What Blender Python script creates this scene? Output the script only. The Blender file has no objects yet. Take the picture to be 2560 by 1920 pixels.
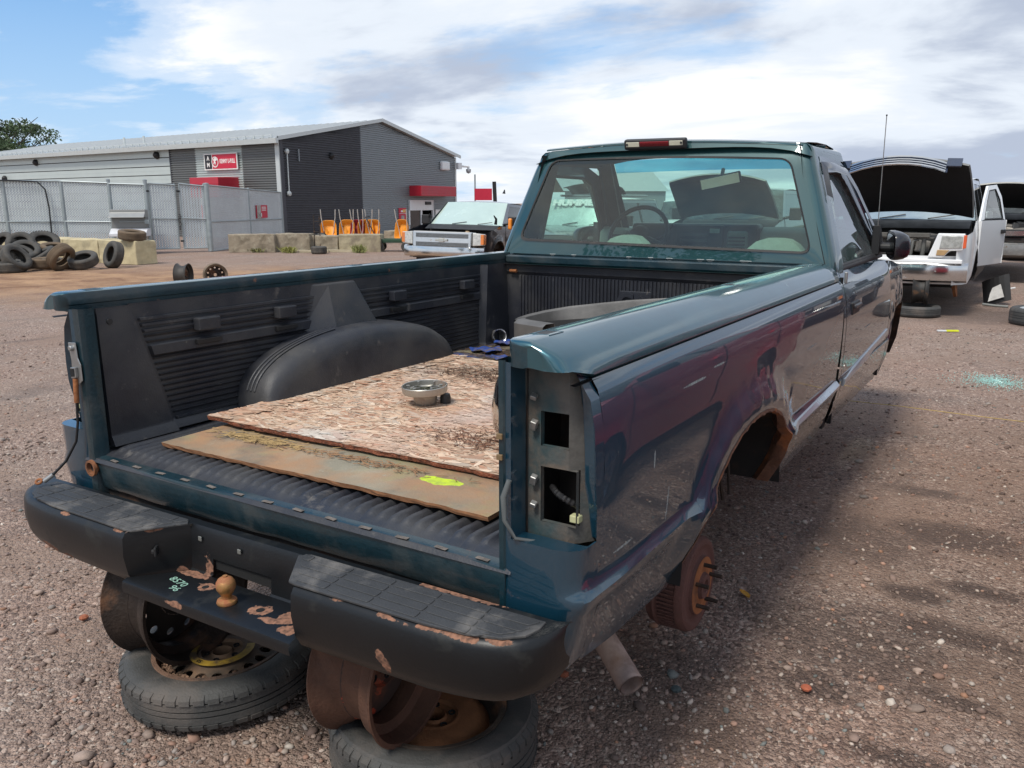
import bpy, bmesh, math, random
import numpy as np
from mathutils import Matrix, Vector, Euler, noise
R = math.radians
random.seed(7); rng = np.random.default_rng(7)
SC = bpy.context.scene; COL = SC.collection

# ---------------------------------------------------------------- camera
cam = bpy.data.objects.new('camera', bpy.data.cameras.new('camera')); COL.objects.link(cam)
YAW, PIT, ROL, FPX = R(32.575), R(-12.52), R(-.09), 2041.0
CP = Vector((1.672, -1.360, 1.527))
_f = Vector((-math.sin(YAW)*math.cos(PIT), math.cos(YAW)*math.cos(PIT), math.sin(PIT)))
_r = Vector((math.cos(YAW), math.sin(YAW), 0)); _u = _r.cross(_f)
_r, _u = _r*math.cos(ROL)+_u*math.sin(ROL), -_r*math.sin(ROL)+_u*math.cos(ROL)
cam.matrix_world = Matrix(((_r.x, _u.x, -_f.x, CP.x), (_r.y, _u.y, -_f.y, CP.y), (_r.z, _u.z, -_f.z, CP.z), (0, 0, 0, 1)))
cam.data.sensor_width = 36; cam.data.lens = FPX/2560*36; cam.data.clip_start = .05; cam.data.clip_end = 3000
SC.camera = cam
def ray(x, y): return _f+_r*((x-1280)/FPX)-_u*((y-960)/FPX)
def G(x, y, z=0.0):          # surveyed point at height z
    d = ray(x, y); return CP+d*((z-CP.z)/d.z)
def D(x, y, dist):           # surveyed point at a horizontal distance
    d = ray(x, y); h = Vector((_f.x, _f.y, 0)).normalized(); return CP+d*(dist/d.dot(h))

# ---------------------------------------------------------------- light
SUN_EL, SUN_AZ = 57.0, 4.0        # sun behind the truck; light travels towards +Y, turned SUN_AZ towards +X
sd = Vector((math.sin(R(SUN_AZ))*math.cos(R(SUN_EL)), math.cos(R(SUN_AZ))*math.cos(R(SUN_EL)), -math.sin(R(SUN_EL))))
sun = bpy.data.objects.new('sun', bpy.data.lights.new('sun', 'SUN')); COL.objects.link(sun)
sun.rotation_euler = sd.to_track_quat('-Z', 'Y').to_euler(); sun.location = (-3, -20, 20)
sun.data.energy = 3.0; sun.data.angle = R(15.0); sun.data.color = (1.0, .95, .87)
W = bpy.data.worlds.new('World'); SC.world = W; W.use_nodes = True
nt = W.node_tree; nt.nodes.clear()
def N(t, typ, **kw):
    n = t.nodes.new(typ)
    for k, v in kw.items():
        if k.startswith('i_'): n.inputs[k[2:].replace('_', ' ')].default_value = v
        else: setattr(n, k, v)
    return n
out = N(nt, 'ShaderNodeOutputWorld'); bg = N(nt, 'ShaderNodeBackground'); bg.inputs['Strength'].default_value = .1
sky = N(nt, 'ShaderNodeTexSky', sky_type='NISHITA', sun_disc=False, sun_elevation=R(SUN_EL), sun_rotation=R(180+SUN_AZ))
sky.air_density = 1.0; sky.dust_density = .6; sky.ozone_density = 1.6
tc = N(nt, 'ShaderNodeTexCoord'); sep = N(nt, 'ShaderNodeSeparateXYZ'); nt.links.new(tc.outputs['Generated'], sep.inputs[0])
def mth(t, op, a, b=None, c=None, clamp=False):
    n = t.nodes.new('ShaderNodeMath'); n.operation = op; n.use_clamp = clamp
    for i, q in enumerate((a, b, c)):
        if q is None: continue
        if isinstance(q, (int, float)): n.inputs[i].default_value = q
        else: t.links.new(q, n.inputs[i])
    return n.outputs[0]
def rmp(t, fac, stops, interp='LINEAR'):
    n = t.nodes.new('ShaderNodeValToRGB'); n.color_ramp.interpolation = interp
    while len(n.color_ramp.elements) < len(stops): n.color_ramp.elements.new(.5)
    for e, (p, c) in zip(n.color_ramp.elements, stops):
        e.position = p; e.color = (c, c, c, 1) if isinstance(c, (int, float)) else (*c, 1)
    t.links.new(fac, n.inputs[0]); return n.outputs[0]
def mixc(t, fac, a, b, typ='MIX'):
    n = t.nodes.new('ShaderNodeMix'); n.data_type = 'RGBA'; n.blend_type = typ
    for k, q in (('Factor', fac), ('A', a), ('B', b)):
        s = [i for i in n.inputs if i.name == k and (i.type == 'RGBA' or k == 'Factor')][0]
        if isinstance(q, (int, float)): s.default_value = q
        elif isinstance(q, tuple): s.default_value = (*q, 1) if len(q) == 3 else q
        else: t.links.new(q, s)
    return [o for o in n.outputs if o.type == 'RGBA'][0]
zc = mth(nt, 'MAXIMUM', sep.outputs[2], .0)
den = mth(nt, 'ADD', zc, .16)
cx = mth(nt, 'DIVIDE', sep.outputs[0], den); cy = mth(nt, 'DIVIDE', sep.outputs[1], den)
cmb = N(nt, 'ShaderNodeCombineXYZ'); nt.links.new(cx, cmb.inputs[0]); nt.links.new(cy, cmb.inputs[1])
mp = N(nt, 'ShaderNodeMapping'); mp.inputs['Rotation'].default_value = (0, 0, R(-28)); mp.inputs['Scale'].default_value = (.85, 1.05, 1)
mp.inputs['Location'].default_value = (2.1, .7, 0)
nt.links.new(cmb.outputs[0], mp.inputs[0])
n1 = N(nt, 'ShaderNodeTexNoise', i_Scale=.95, i_Detail=10.0, i_Roughness=.58, i_Distortion=.25); nt.links.new(mp.outputs[0], n1.inputs[0])
n2 = N(nt, 'ShaderNodeTexNoise', i_Scale=.8, i_Detail=7.0, i_Roughness=.55, i_Distortion=.3); nt.links.new(mp.outputs[0], n2.inputs[0])
n3 = N(nt, 'ShaderNodeTexNoise', i_Scale=3.2, i_Detail=9.0, i_Roughness=.6, i_Distortion=.4); nt.links.new(mp.outputs[0], n3.inputs[0])
# cover grows from the blue left of the yard (-X) to the cloudier right (+X)
az = mth(nt, 'ARCTAN2', sep.outputs[0], sep.outputs[1]); azf = mth(nt, 'MULTIPLY_ADD', az, 1/(2*math.pi), .5)
cover = rmp(nt, azf, [(0, .56), (.30, .49), (.335, .46), (.375, .54), (.43, .66), (.52, .70), (.60, .62), (.75, .56), (1, .56)])
s1 = mth(nt, 'ADD', mth(nt, 'ADD', mth(nt, 'MULTIPLY', n1.outputs[0], .8), mth(nt, 'MULTIPLY', n3.outputs[0], .2)), mth(nt, 'SUBTRACT', cover, .5))
mask = rmp(nt, s1, [(.43, 0), (.50, .42), (.60, 1)], 'EASE')
# greyer cloud bases towards the right
s2 = mth(nt, 'ADD', n2.outputs[0], rmp(nt, azf, [(.36, 0), (.42, .05), (.47, .12), (.52, .20), (.62, .12), (.8, .04)]))
shade = rmp(nt, s2, [(.44, (9.2, 9.3, 9.4)), (.56, (7.4, 8.0, 8.8)), (.70, (4.4, 5.0, 6.2))], 'EASE')
hz = rmp(nt, zc, [(0, .92), (.07, .62), (.22, .16), (.5, 0)])
blue = mixc(nt, .45, mixc(nt, 1.0, sky.outputs[0], (.9, 1.15, 1.3), 'MULTIPLY'), (1.25, 3.9, 8.4))
base = mixc(nt, hz, blue, (5.2, 6.8, 8.8))
colr = mixc(nt, mask, base, shade)
nt.links.new(colr, bg.inputs[0]); nt.links.new(bg.outputs[0], out.inputs[0])
SC.view_settings.view_transform = 'Standard'; SC.view_settings.look = 'None'; SC.view_settings.gamma = 1
SC.view_settings.use_curve_mapping = False; SC.view_settings.exposure = 0.18

# ---------------------------------------------------------------- materials
MC = {}
def mat(name, col, rough=.6, metal=0.0, coat=0.0, coatr=.05, var=.15, vs=6.0, bump=0.0, bs=60.0, spots=(), spec=.5, trans=0.0, alpha=1.0, dust=None, attr=None, stretch=None, emit=None):
    """procedural surface: base colour, mottling, spots = wear [(colour, scale, threshold, softness, roughness)], bump, dust that settles low"""
    if name in MC: return MC[name]
    m = bpy.data.materials.new(name); MC[name] = m; m.use_nodes = True; t = m.node_tree
    b = t.nodes['Principled BSDF']; tc = N(t, 'ShaderNodeTexCoord'); vec = tc.outputs['Object']
    if stretch:
        mm = N(t, 'ShaderNodeMapping'); mm.inputs['Scale'].default_value = stretch; t.links.new(vec, mm.inputs[0]); vec = mm.outputs[0]
    L = t.links.new
    if attr:
        a = N(t, 'ShaderNodeVertexColor', layer_name=attr); c = a.outputs[0]
        base = mixc(t, 1.0, c, tuple(col), 'MULTIPLY')
    else:
        base = None
    n = N(t, 'ShaderNodeTexNoise', i_Scale=vs, i_Detail=6.0, i_Roughness=.65); L(vec, n.inputs[0])
    v = rmp(t, n.outputs[0], [(.25, 1-var), (.75, 1+var)])
    if base is None: base = mixc(t, 1.0, v, tuple(col), 'MULTIPLY')
    else: base = mixc(t, 1.0, base, v, 'MULTIPLY')
    rv = rough; met = metal
    for k, (sc, sz, th, so, sr) in enumerate(spots):
        ns = N(t, 'ShaderNodeTexNoise', i_Scale=sz, i_Detail=8.0, i_Roughness=.62, i_Distortion=.2)
        of = N(t, 'ShaderNodeVectorMath', operation='ADD'); of.inputs[1].default_value = (k*7.3+1.7, k*3.1, 2.2*k); L(vec, of.inputs[0]); L(of.outputs[0], ns.inputs[0])
        f = rmp(t, ns.outputs[0], [(th-so, 0), (th+so, 1)])
        base = mixc(t, f, base, tuple(sc))
        mr = t.nodes.new('ShaderNodeMix'); L(f, mr.inputs[0])
        if isinstance(rv, (int, float)): mr.inputs[2].default_value = rv
        else: L(rv, mr.inputs[2])
        mr.inputs[3].default_value = sr; rv = mr.outputs[0]
        if metal or coat:
            f2 = mth(t, 'SUBTRACT', 1.0, f)
            met = mth(t, 'MULTIPLY', f2, met)
            if coat:
                cw = mth(t, 'MULTIPLY', f2, coat); L(cw, b.inputs['Coat Weight'])
    if dust:   # (colour, low z, high z, amount)
        dc, z0, z1, am = dust
        s = N(t, 'ShaderNodeSeparateXYZ'); L(tc.outputs['Object'], s.inputs[0])
        g = mth(t, 'DIVIDE', mth(t, 'SUBTRACT', z1, s.outputs[2]), z1-z0, clamp=True)
        dn = N(t, 'ShaderNodeTexNoise', i_Scale=9.0, i_Detail=8.0, i_Roughness=.7)
        mm = N(t, 'ShaderNodeMapping'); mm.inputs['Scale'].default_value = (3, 1, .35); L(tc.outputs['Object'], mm.inputs[0]); L(mm.outputs[0], dn.inputs[0])
        fd = mth(t, 'MULTIPLY', mth(t, 'MULTIPLY', g, rmp(t, dn.outputs[0], [(.3, .35), (.7, 1)])), am, clamp=True)
        base = mixc(t, fd, base, tuple(dc))
        rr = mth(t, 'MULTIPLY_ADD', fd, .5, rv, clamp=True) ; rv = rr
        if coat: L(mth(t, 'MULTIPLY', mth(t, 'SUBTRACT', 1.0, fd), coat), b.inputs['Coat Weight'])
    L(base, b.inputs['Base Color'])
    if isinstance(rv, (int, float)):
        rn = rmp(t, n.outputs[0], [(.3, max(rv-.08, 0)), (.7, min(rv+.1, 1))]); L(rn, b.inputs['Roughness'])
    else: L(rv, b.inputs['Roughness'])
    if isinstance(met, (int, float)): b.inputs['Metallic'].default_value = met
    else: L(met, b.inputs['Metallic'])
    if coat and not b.inputs['Coat Weight'].is_linked: b.inputs['Coat Weight'].default_value = coat
    b.inputs['Coat Roughness'].default_value = coatr
    if coat >= .9: b.inputs['Coat IOR'].default_value = 1.68
    b.inputs['Specular IOR Level'].default_value = spec
    if bump:
        nb = N(t, 'ShaderNodeTexNoise', i_Scale=bs, i_Detail=5.0); L(vec, nb.inputs[0])
        bp = N(t, 'ShaderNodeBump', i_Strength=bump, i_Distance=.01); L(nb.outputs[0], bp.inputs['Height']); L(bp.outputs[0], b.inputs['Normal'])
    if trans: b.inputs['Transmission Weight'].default_value = trans
    if emit: b.inputs['Emission Color'].default_value = (*emit, 1); b.inputs['Emission Strength'].default_value = 1
    return m
def glass(name, tint=(.8, .95, .9), dirt=.06, dcol=(.4, .42, .4), rough=.02, keep=.85):
    if name in MC: return MC[name]
    m = bpy.data.materials.new(name); MC[name] = m; m.use_nodes = True; t = m.node_tree; t.nodes.clear()
    o = N(t, 'ShaderNodeOutputMaterial'); tr = N(t, 'ShaderNodeBsdfTransparent'); gl = N(t, 'ShaderNodeBsdfGlossy'); df = N(t, 'ShaderNodeBsdfDiffuse')
    tr.inputs[0].default_value = (*tint, 1); gl.inputs['Roughness'].default_value = rough; df.inputs[0].default_value = (*dcol, 1)
    ge = N(t, 'ShaderNodeNewGeometry'); dt = N(t, 'ShaderNodeVectorMath', operation='DOT_PRODUCT'); t.links.new(ge.outputs['Incoming'], dt.inputs[0]); t.links.new(ge.outputs['Normal'], dt.inputs[1])
    sch = mth(t, 'MULTIPLY_ADD', mth(t, 'POWER', mth(t, 'SUBTRACT', 1.0, mth(t, 'ABSOLUTE', dt.outputs['Value'])), 5.0), .95, .045); m1 = N(t, 'ShaderNodeMixShader'); m2 = N(t, 'ShaderNodeMixShader')
    fq = mth(t, 'MULTIPLY', sch, 1.7, clamp=True)
    t.links.new(fq, m1.inputs[0]); t.links.new(tr.outputs[0], m1.inputs[1]); t.links.new(gl.outputs[0], m1.inputs[2])
    n = N(t, 'ShaderNodeTexNoise', i_Scale=7.0, i_Detail=8.0, i_Roughness=.7); tc = N(t, 'ShaderNodeTexCoord'); t.links.new(tc.outputs['Object'], n.inputs[0])
    f = rmp(t, n.outputs[0], [(.35, dirt*.4), (.75, dirt*1.8)])
    t.links.new(f, m2.inputs[0]); t.links.new(m1.outputs[0], m2.inputs[1]); t.links.new(df.outputs[0], m2.inputs[2])
    t.links.new(m2.outputs[0], o.inputs[0]); return m

RUSTC = (.23, .085, .035)
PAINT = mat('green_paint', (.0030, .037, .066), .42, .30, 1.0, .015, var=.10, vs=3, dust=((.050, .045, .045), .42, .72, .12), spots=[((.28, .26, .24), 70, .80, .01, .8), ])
PAINT_TOP = mat('green_paint_rail_sheen', (.016, .082, .105), .34, .55, 1.0, .07, var=.2, vs=5, spots=[((.45, .55, .52), 9, .73, .04, .55), ((.42, .40, .36), 60, .76, .02, .8)])  # same green paint; sky sheen of the rail tops put into a lighter colour
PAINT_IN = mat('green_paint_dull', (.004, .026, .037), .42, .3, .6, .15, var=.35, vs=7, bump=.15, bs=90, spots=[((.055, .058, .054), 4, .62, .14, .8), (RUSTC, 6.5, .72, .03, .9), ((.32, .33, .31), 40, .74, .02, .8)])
LINER = mat('bed_liner_plastic', (.019, .021, .028), .42, var=.3, vs=5, bump=.12, bs=160, spots=[((.062, .059, .056), 3.2, .60, .16, .75), ((.11, .10, .09), 12, .68, .06, .8), ((.16, .15, .13), 34, .74, .03, .8)])
BUMP = mat('bumper_black', (.0048, .0055, .0065), .42, var=.25, vs=6, coat=.12, coatr=.3, spec=.32, bump=.06, bs=120, spots=[((.028, .028, .024), 7, .66, .10, .7), ((.20, .10, .06), 26, .77, .012, .85)])
def wear(m, blobs, col=(.27, .135, .085), col2=(.09, .05, .035), sc=30.0, amp=2.3, halo=(.05, .048, .042)):
    """chipped or rusted places: ellipsoids (x, y, z, rx, ry, rz) with a torn outline"""
    t = m.node_tree; b = t.nodes['Principled BSDF']; L = t.links.new; tc = N(t, 'ShaderNodeTexCoord')
    n = N(t, 'ShaderNodeTexNoise', i_Scale=sc, i_Detail=7.0, i_Roughness=.6); L(tc.outputs['Object'], n.inputs[0]); sp = N(t, 'ShaderNodeSeparateXYZ'); L(tc.outputs['Object'], sp.inputs[0])
    nn = mth(t, 'MULTIPLY', mth(t, 'SUBTRACT', n.outputs[0], .5), amp); d = None
    for bl in blobs:
        q = None
        for i in range(3):
            e = mth(t, 'DIVIDE', mth(t, 'SUBTRACT', sp.outputs[i], bl[i]), bl[3+i]); e = mth(t, 'MULTIPLY', e, e); q = e if q is None else mth(t, 'ADD', q, e)
        q = mth(t, 'SQRT', q); d = q if d is None else mth(t, 'MINIMUM', d, q)
    d = mth(t, 'ADD', d, nn); f = rmp(t, d, [(.93, 1), (1.02, 0)]); h = rmp(t, d, [(.95, .8), (1.7, 0)])
    n2 = N(t, 'ShaderNodeTexNoise', i_Scale=sc*3, i_Detail=6.0); L(tc.outputs['Object'], n2.inputs[0]); rc = mixc(t, rmp(t, n2.outputs[0], [(.4, 0), (.68, 1)]), tuple(col), tuple(col2))
    old = b.inputs['Base Color'].links[0].from_socket; L(mixc(t, f, mixc(t, h, old, tuple(halo)), rc), b.inputs['Base Color'])
    ro = b.inputs['Roughness'].links[0].from_socket; mr = t.nodes.new('ShaderNodeMix'); L(f, mr.inputs[0]); L(ro, mr.inputs[2]); mr.inputs[3].default_value = .9; L(mr.outputs[0], b.inputs['Roughness'])
    if b.inputs['Coat Weight'].is_linked: L(mth(t, 'MULTIPLY', b.inputs['Coat Weight'].links[0].from_socket, mth(t, 'SUBTRACT', 1.0, f)), b.inputs['Coat Weight'])
    if b.inputs['Metallic'].is_linked: L(mth(t, 'MULTIPLY', b.inputs['Metallic'].links[0].from_socket, mth(t, 'SUBTRACT', 1.0, f)), b.inputs['Metallic'])
wear(PAINT, [(.955, .62, 1.076, .04, .10, .0035), (.955, .82, 1.090, .04, .05, .003), (.96, .36, .94, .04, .004, .022), (.965, .47, .80, .04, .0035, .05), (.96, .22, .775, .04, .05, .003), (.96, 1.9, .98, .04, .08, .003), (.96, 3.2, .90, .04, .10, .003), (.94, .16, 1.0, .03, .003, .02)], (.26, .29, .29), (.10, .12, .12), 34, 1.6, (.012, .040, .060))
_z = lambda x: .668+.022*x
wear(BUMP, [(.46, -.186, _z(.46), .04, .02, .007), (.60, -.186, _z(.6), .055, .02, .010), (.70, -.183, _z(.7), .04, .02, .007), (.80, -.170, _z(.8), .05, .022, .010), (.87, -.150, _z(.87), .045, .03, .012), (.66, -.024, _z(.66), .12, .012, .01),
 (.585, -.190, .585, .014, .02, .022), (.60, -.186, .560, .012, .02, .022), (-.36, -.186, _z(-.36), .035, .02, .008), (-.275, -.125, _z(-.27), .06, .03, .010), (-.62, -.188, _z(-.6)-.004, .028, .02, .007), (-.75, -.17, .51, .05, .04, .02), (-.66, -.17, .50, .03, .04, .015),
 (-.19, -.082, .533, .075, .014, .01), (-.145, -.068, .560, .022, .012, .035), (-.085, -.115, .535, .034, .018, .01), (-.03, -.105, .536, .02, .012, .01), (.145, -.132, .54, .032, .024, .012), (.205, -.158, .541, .034, .013, .01), (.24, -.120, .542, .026, .036, .012), (.285, -.165, .543, .03, .02, .012), (-.10, -.205, .52, .03, .01, .008), (.215, -.06, .66, .01, .012, .02)])
RUBBERPAD = mat('step_pad_rubber', (.034, .035, .037), .62, var=.25, vs=12, bump=.2, bs=200, spots=[((.14, .13, .12), 8, .62, .1, .85)])
RUST = mat('rusty_steel', (.085, .040, .026), .85, .15, var=.5, vs=18, bump=.5, bs=120, spots=[((.20, .075, .03), 5, .58, .06, .9), ((.30, .045, .02), 7, .69, .01, .8)])
RUSTD = mat('dark_rusty_steel', (.040, .028, .022), .65, .35, var=.5, vs=10, bump=.35, bs=90, spots=[((.15, .07, .035), 5, .60, .06, .9)])
RUSTO = mat('orange_rust', (.27, .10, .035), .9, 0, var=.4, vs=14, bump=.4, bs=90, spots=[((.09, .045, .03), 5, .6, .08, .9)])
DRUMM = mat('drum_rust', (.105, .047, .038), .85, 0, var=.25, vs=14, bump=.4, bs=160)
UNDER = mat('underbody_black', (.010, .009, .009), .8, var=.4, spots=[((.07, .035, .02), 6, .62, .08, .9)])
TYRE = mat('tyre_rubber', (.028, .028, .027), .72, var=.25, vs=10, bump=.25, bs=140, spots=[((.12, .10, .085), 5, .60, .12, .9)])
TYREB = mat('tyre_rubber_brown', (.075, .052, .035), .85, var=.35, vs=8, bump=.3, bs=120)
CHROME = mat('chrome', (.62, .62, .62), .12, 1.0, var=.08, vs=4, spots=[((.25, .2, .16), 14, .70, .05, .6)])
STEEL = mat('bare_steel', (.36, .36, .35), .42, .8, var=.25, vs=14, spots=[((.16, .09, .05), 9, .66, .06, .85)])
DARK = mat('dark_plastic', (.012, .012, .013), .5, var=.2)
BLACKM = mat('matte_black', (.006, .006, .006), .9, var=.2)
SEAL = mat('window_seal', (.016, .015, .015), .6, var=.3, spots=[((.10, .09, .08), 20, .66, .08, .9)])

# ---------------------------------------------------------------- mesh builder
class B:
    def __init__(s): s.v = []; s.f = []; s.m = []; s.c = None
    def add(s, v, f, mi=0, M=None):
        o = len(s.v)
        s.v += [tuple(M @ Vector(p)) for p in v] if M is not None else [tuple(p) for p in v]
        s.f += [tuple(i+o for i in q) for q in f]; s.m += [mi]*len(f); return s
    def grid(s, P, cu=False, cv=False, mi=0, flip=False, skip=None, M=None):
        nu, nv = len(P), len(P[0]); v = [p for r in P for p in r]; f = []
        for i in range(nu if cu else nu-1):
            for j in range(nv if cv else nv-1):
                if skip and skip(i, j): continue
                q = (i*nv+j, ((i+1) % nu)*nv+j, ((i+1) % nu)*nv+(j+1) % nv, i*nv+(j+1) % nv)
                f.append(q[::-1] if flip else q)
        return s.add(v, f, mi, M)
    def box(s, x0, x1, y0, y1, z0, z1, mi=0, M=None):
        v = [(x, y, z) for z in (z0, z1) for y in (y0, y1) for x in (x0, x1)]
        return s.add(v, [(0, 2, 3, 1), (4, 5, 7, 6), (0, 1, 5, 4), (2, 6, 7, 3), (0, 4, 6, 2), (1, 3, 7, 5)], mi, M)
    def ob(s, c, size, rot=(0, 0, 0), mi=0):
        M = Matrix.Translation(c) @ Euler(rot).to_matrix().to_4x4(); a, b, d = [q/2 for q in size]
        return s.box(-a, a, -b, b, -d, d, mi, M)
    def tube(s, pts, r, n=8, mi=0, cap=True, M=None):
        pts = [Vector(p) for p in pts]; rr = r if isinstance(r, (list, tuple)) else [r]*len(pts); P = []
        t0 = (pts[1]-pts[0]).normalized(); a = t0.orthogonal().normalized()
        for i, p in enumerate(pts):
            t = (pts[min(i+1, len(pts)-1)]-pts[max(i-1, 0)]).normalized()
            a = (a-t*a.dot(t)).normalized(); b = t.cross(a)
            P.append([p+a*math.cos(2*math.pi*k/n)*rr[i]+b*math.sin(2*math.pi*k/n)*rr[i] for k in range(n)])
        s.grid(P, cv=True, mi=mi, M=M)
        if cap:
            s.add(P[0], [tuple(range(n))[::-1]], mi, M); s.add(P[-1], [tuple(range(n))], mi, M)
        return s
    def lathe(s, prof, n=32, mi=0, M=None, closed=False, a0=0, a1=2*math.pi):
        full = abs(a1-a0-2*math.pi) < 1e-6; k = n if full else n+1
        P = [[(r*math.cos(a0+(a1-a0)*i/n), r*math.sin(a0+(a1-a0)*i/n), h) for r, h in prof] for i in range(k)]
        return s.grid(P, cu=full, cv=closed, mi=mi, M=M)
    def prism(s, poly, d0, d1, plane='xz', mi=0, M=None):
        def w(p, d):
            return {'xz': (p[0], d, p[1]), 'yz': (d, p[0], p[1]), 'xy': (p[0], p[1], d)}[plane]
        n = len(poly); v = [w(p, d0) for p in poly]+[w(p, d1) for p in poly]
        f = [(i, (i+1) % n, n+(i+1) % n, n+i) for i in range(n)]+[tuple(range(n))[::-1], tuple(range(n, 2*n))]
        return s.add(v, f, mi, M)
    def mesh(s, name, mats, smooth=None, fix=True):
        me = bpy.data.meshes.new(name); me.from_pydata(s.v, [], s.f)
        for m in (mats if isinstance(mats, (list, tuple)) else [mats]): me.materials.append(m)
        if max(s.m, default=0): me.polygons.foreach_set('material_index', s.m)
        if fix:
            bm = bmesh.new(); bm.from_mesh(me); bmesh.ops.recalc_face_normals(bm, faces=bm.faces); bm.to_mesh(me); bm.free()
        if smooth:
            me.shade_smooth(); me.set_sharp_from_angle(angle=R(smooth))
        me.update(); return me
    def mi_rows(s, nv, lo, hi, mi):
        n = nv-1
        s.m = [mi if lo <= k % n < hi else m for k, m in enumerate(s.m)]; return s
    def build(s, name, mats, parent=None, smooth=None, bevel=0, seg=2, solid=0, kind=None, label=None, fix=True, loc=None, rot=None, off=-1):
        o = bpy.data.objects.new(name, s.mesh(name, mats, smooth, fix)); COL.objects.link(o)
        if parent is not None: o.parent = parent
        if loc: o.location = loc
        if rot: o.rotation_euler = rot
        if solid: q = o.modifiers.new('s', 'SOLIDIFY'); q.thickness = solid; q.offset = off
        if bevel: q = o.modifiers.new('b', 'BEVEL'); q.width = bevel; q.segments = seg; q.limit_method = 'ANGLE'; q.angle_limit = R(35)
        if kind: o['kind'] = kind
        if label: o['label'] = label
        return o
def thing(name, label, cat, loc=(0, 0, 0), rot=(0, 0, 0), group=None):
    o = bpy.data.objects.new(name, None); COL.objects.link(o); o.location = loc; o.rotation_euler = rot
    return tag(o, label, cat, group)
def tag(o, label, cat, group=None, kind=None):
    o['label'] = label; o['category'] = cat
    if group: o['group'] = group
    if kind: o['kind'] = kind
    return o
def dup(root, loc=None, rot=None, label=None, scale=None):
    def cp(o, par):
        c = o.copy(); COL.objects.link(c); c.parent = par
        for ch in [q for q in KIDS.get(o.name, [])]: cp(ch, c)
        return c
    KIDS.clear()
    for o in COL.objects:
        if o.parent: KIDS.setdefault(o.parent.name, []).append(o)
    c = cp(root, None)
    if loc is not None: c.location = loc
    if rot is not None: c.rotation_euler = rot
    if scale is not None: c.scale = (scale,)*3
    if label: c['label'] = label
    return c
KIDS = {}
def text(s, size, m, parent, M, name='lettering', depth=.002, xs=1.0, bold=0):
    cu = bpy.data.curves.new('t', 'FONT'); cu.body = s; cu.size = size; cu.extrude = depth; cu.align_x = 'CENTER'; cu.align_y = 'CENTER'; cu.offset = bold; cu.resolution_u = 3
    o = bpy.data.objects.new('t', cu); COL.objects.link(o)
    me = bpy.data.meshes.new_from_object(o.evaluated_get(bpy.context.evaluated_depsgraph_get()))
    bpy.data.objects.remove(o); me.transform(M @ Matrix.Scale(xs, 4, (1, 0, 0))); me.materials.clear(); me.materials.append(m)
    r = bpy.data.objects.new(name, me); COL.objects.link(r); r.parent = parent; return r
def lerp(a, b, t): return a+(b-a)*t
def interp(x, pts): return float(np.interp(x, [p[0] for p in pts], [p[1] for p in pts]))
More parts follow.
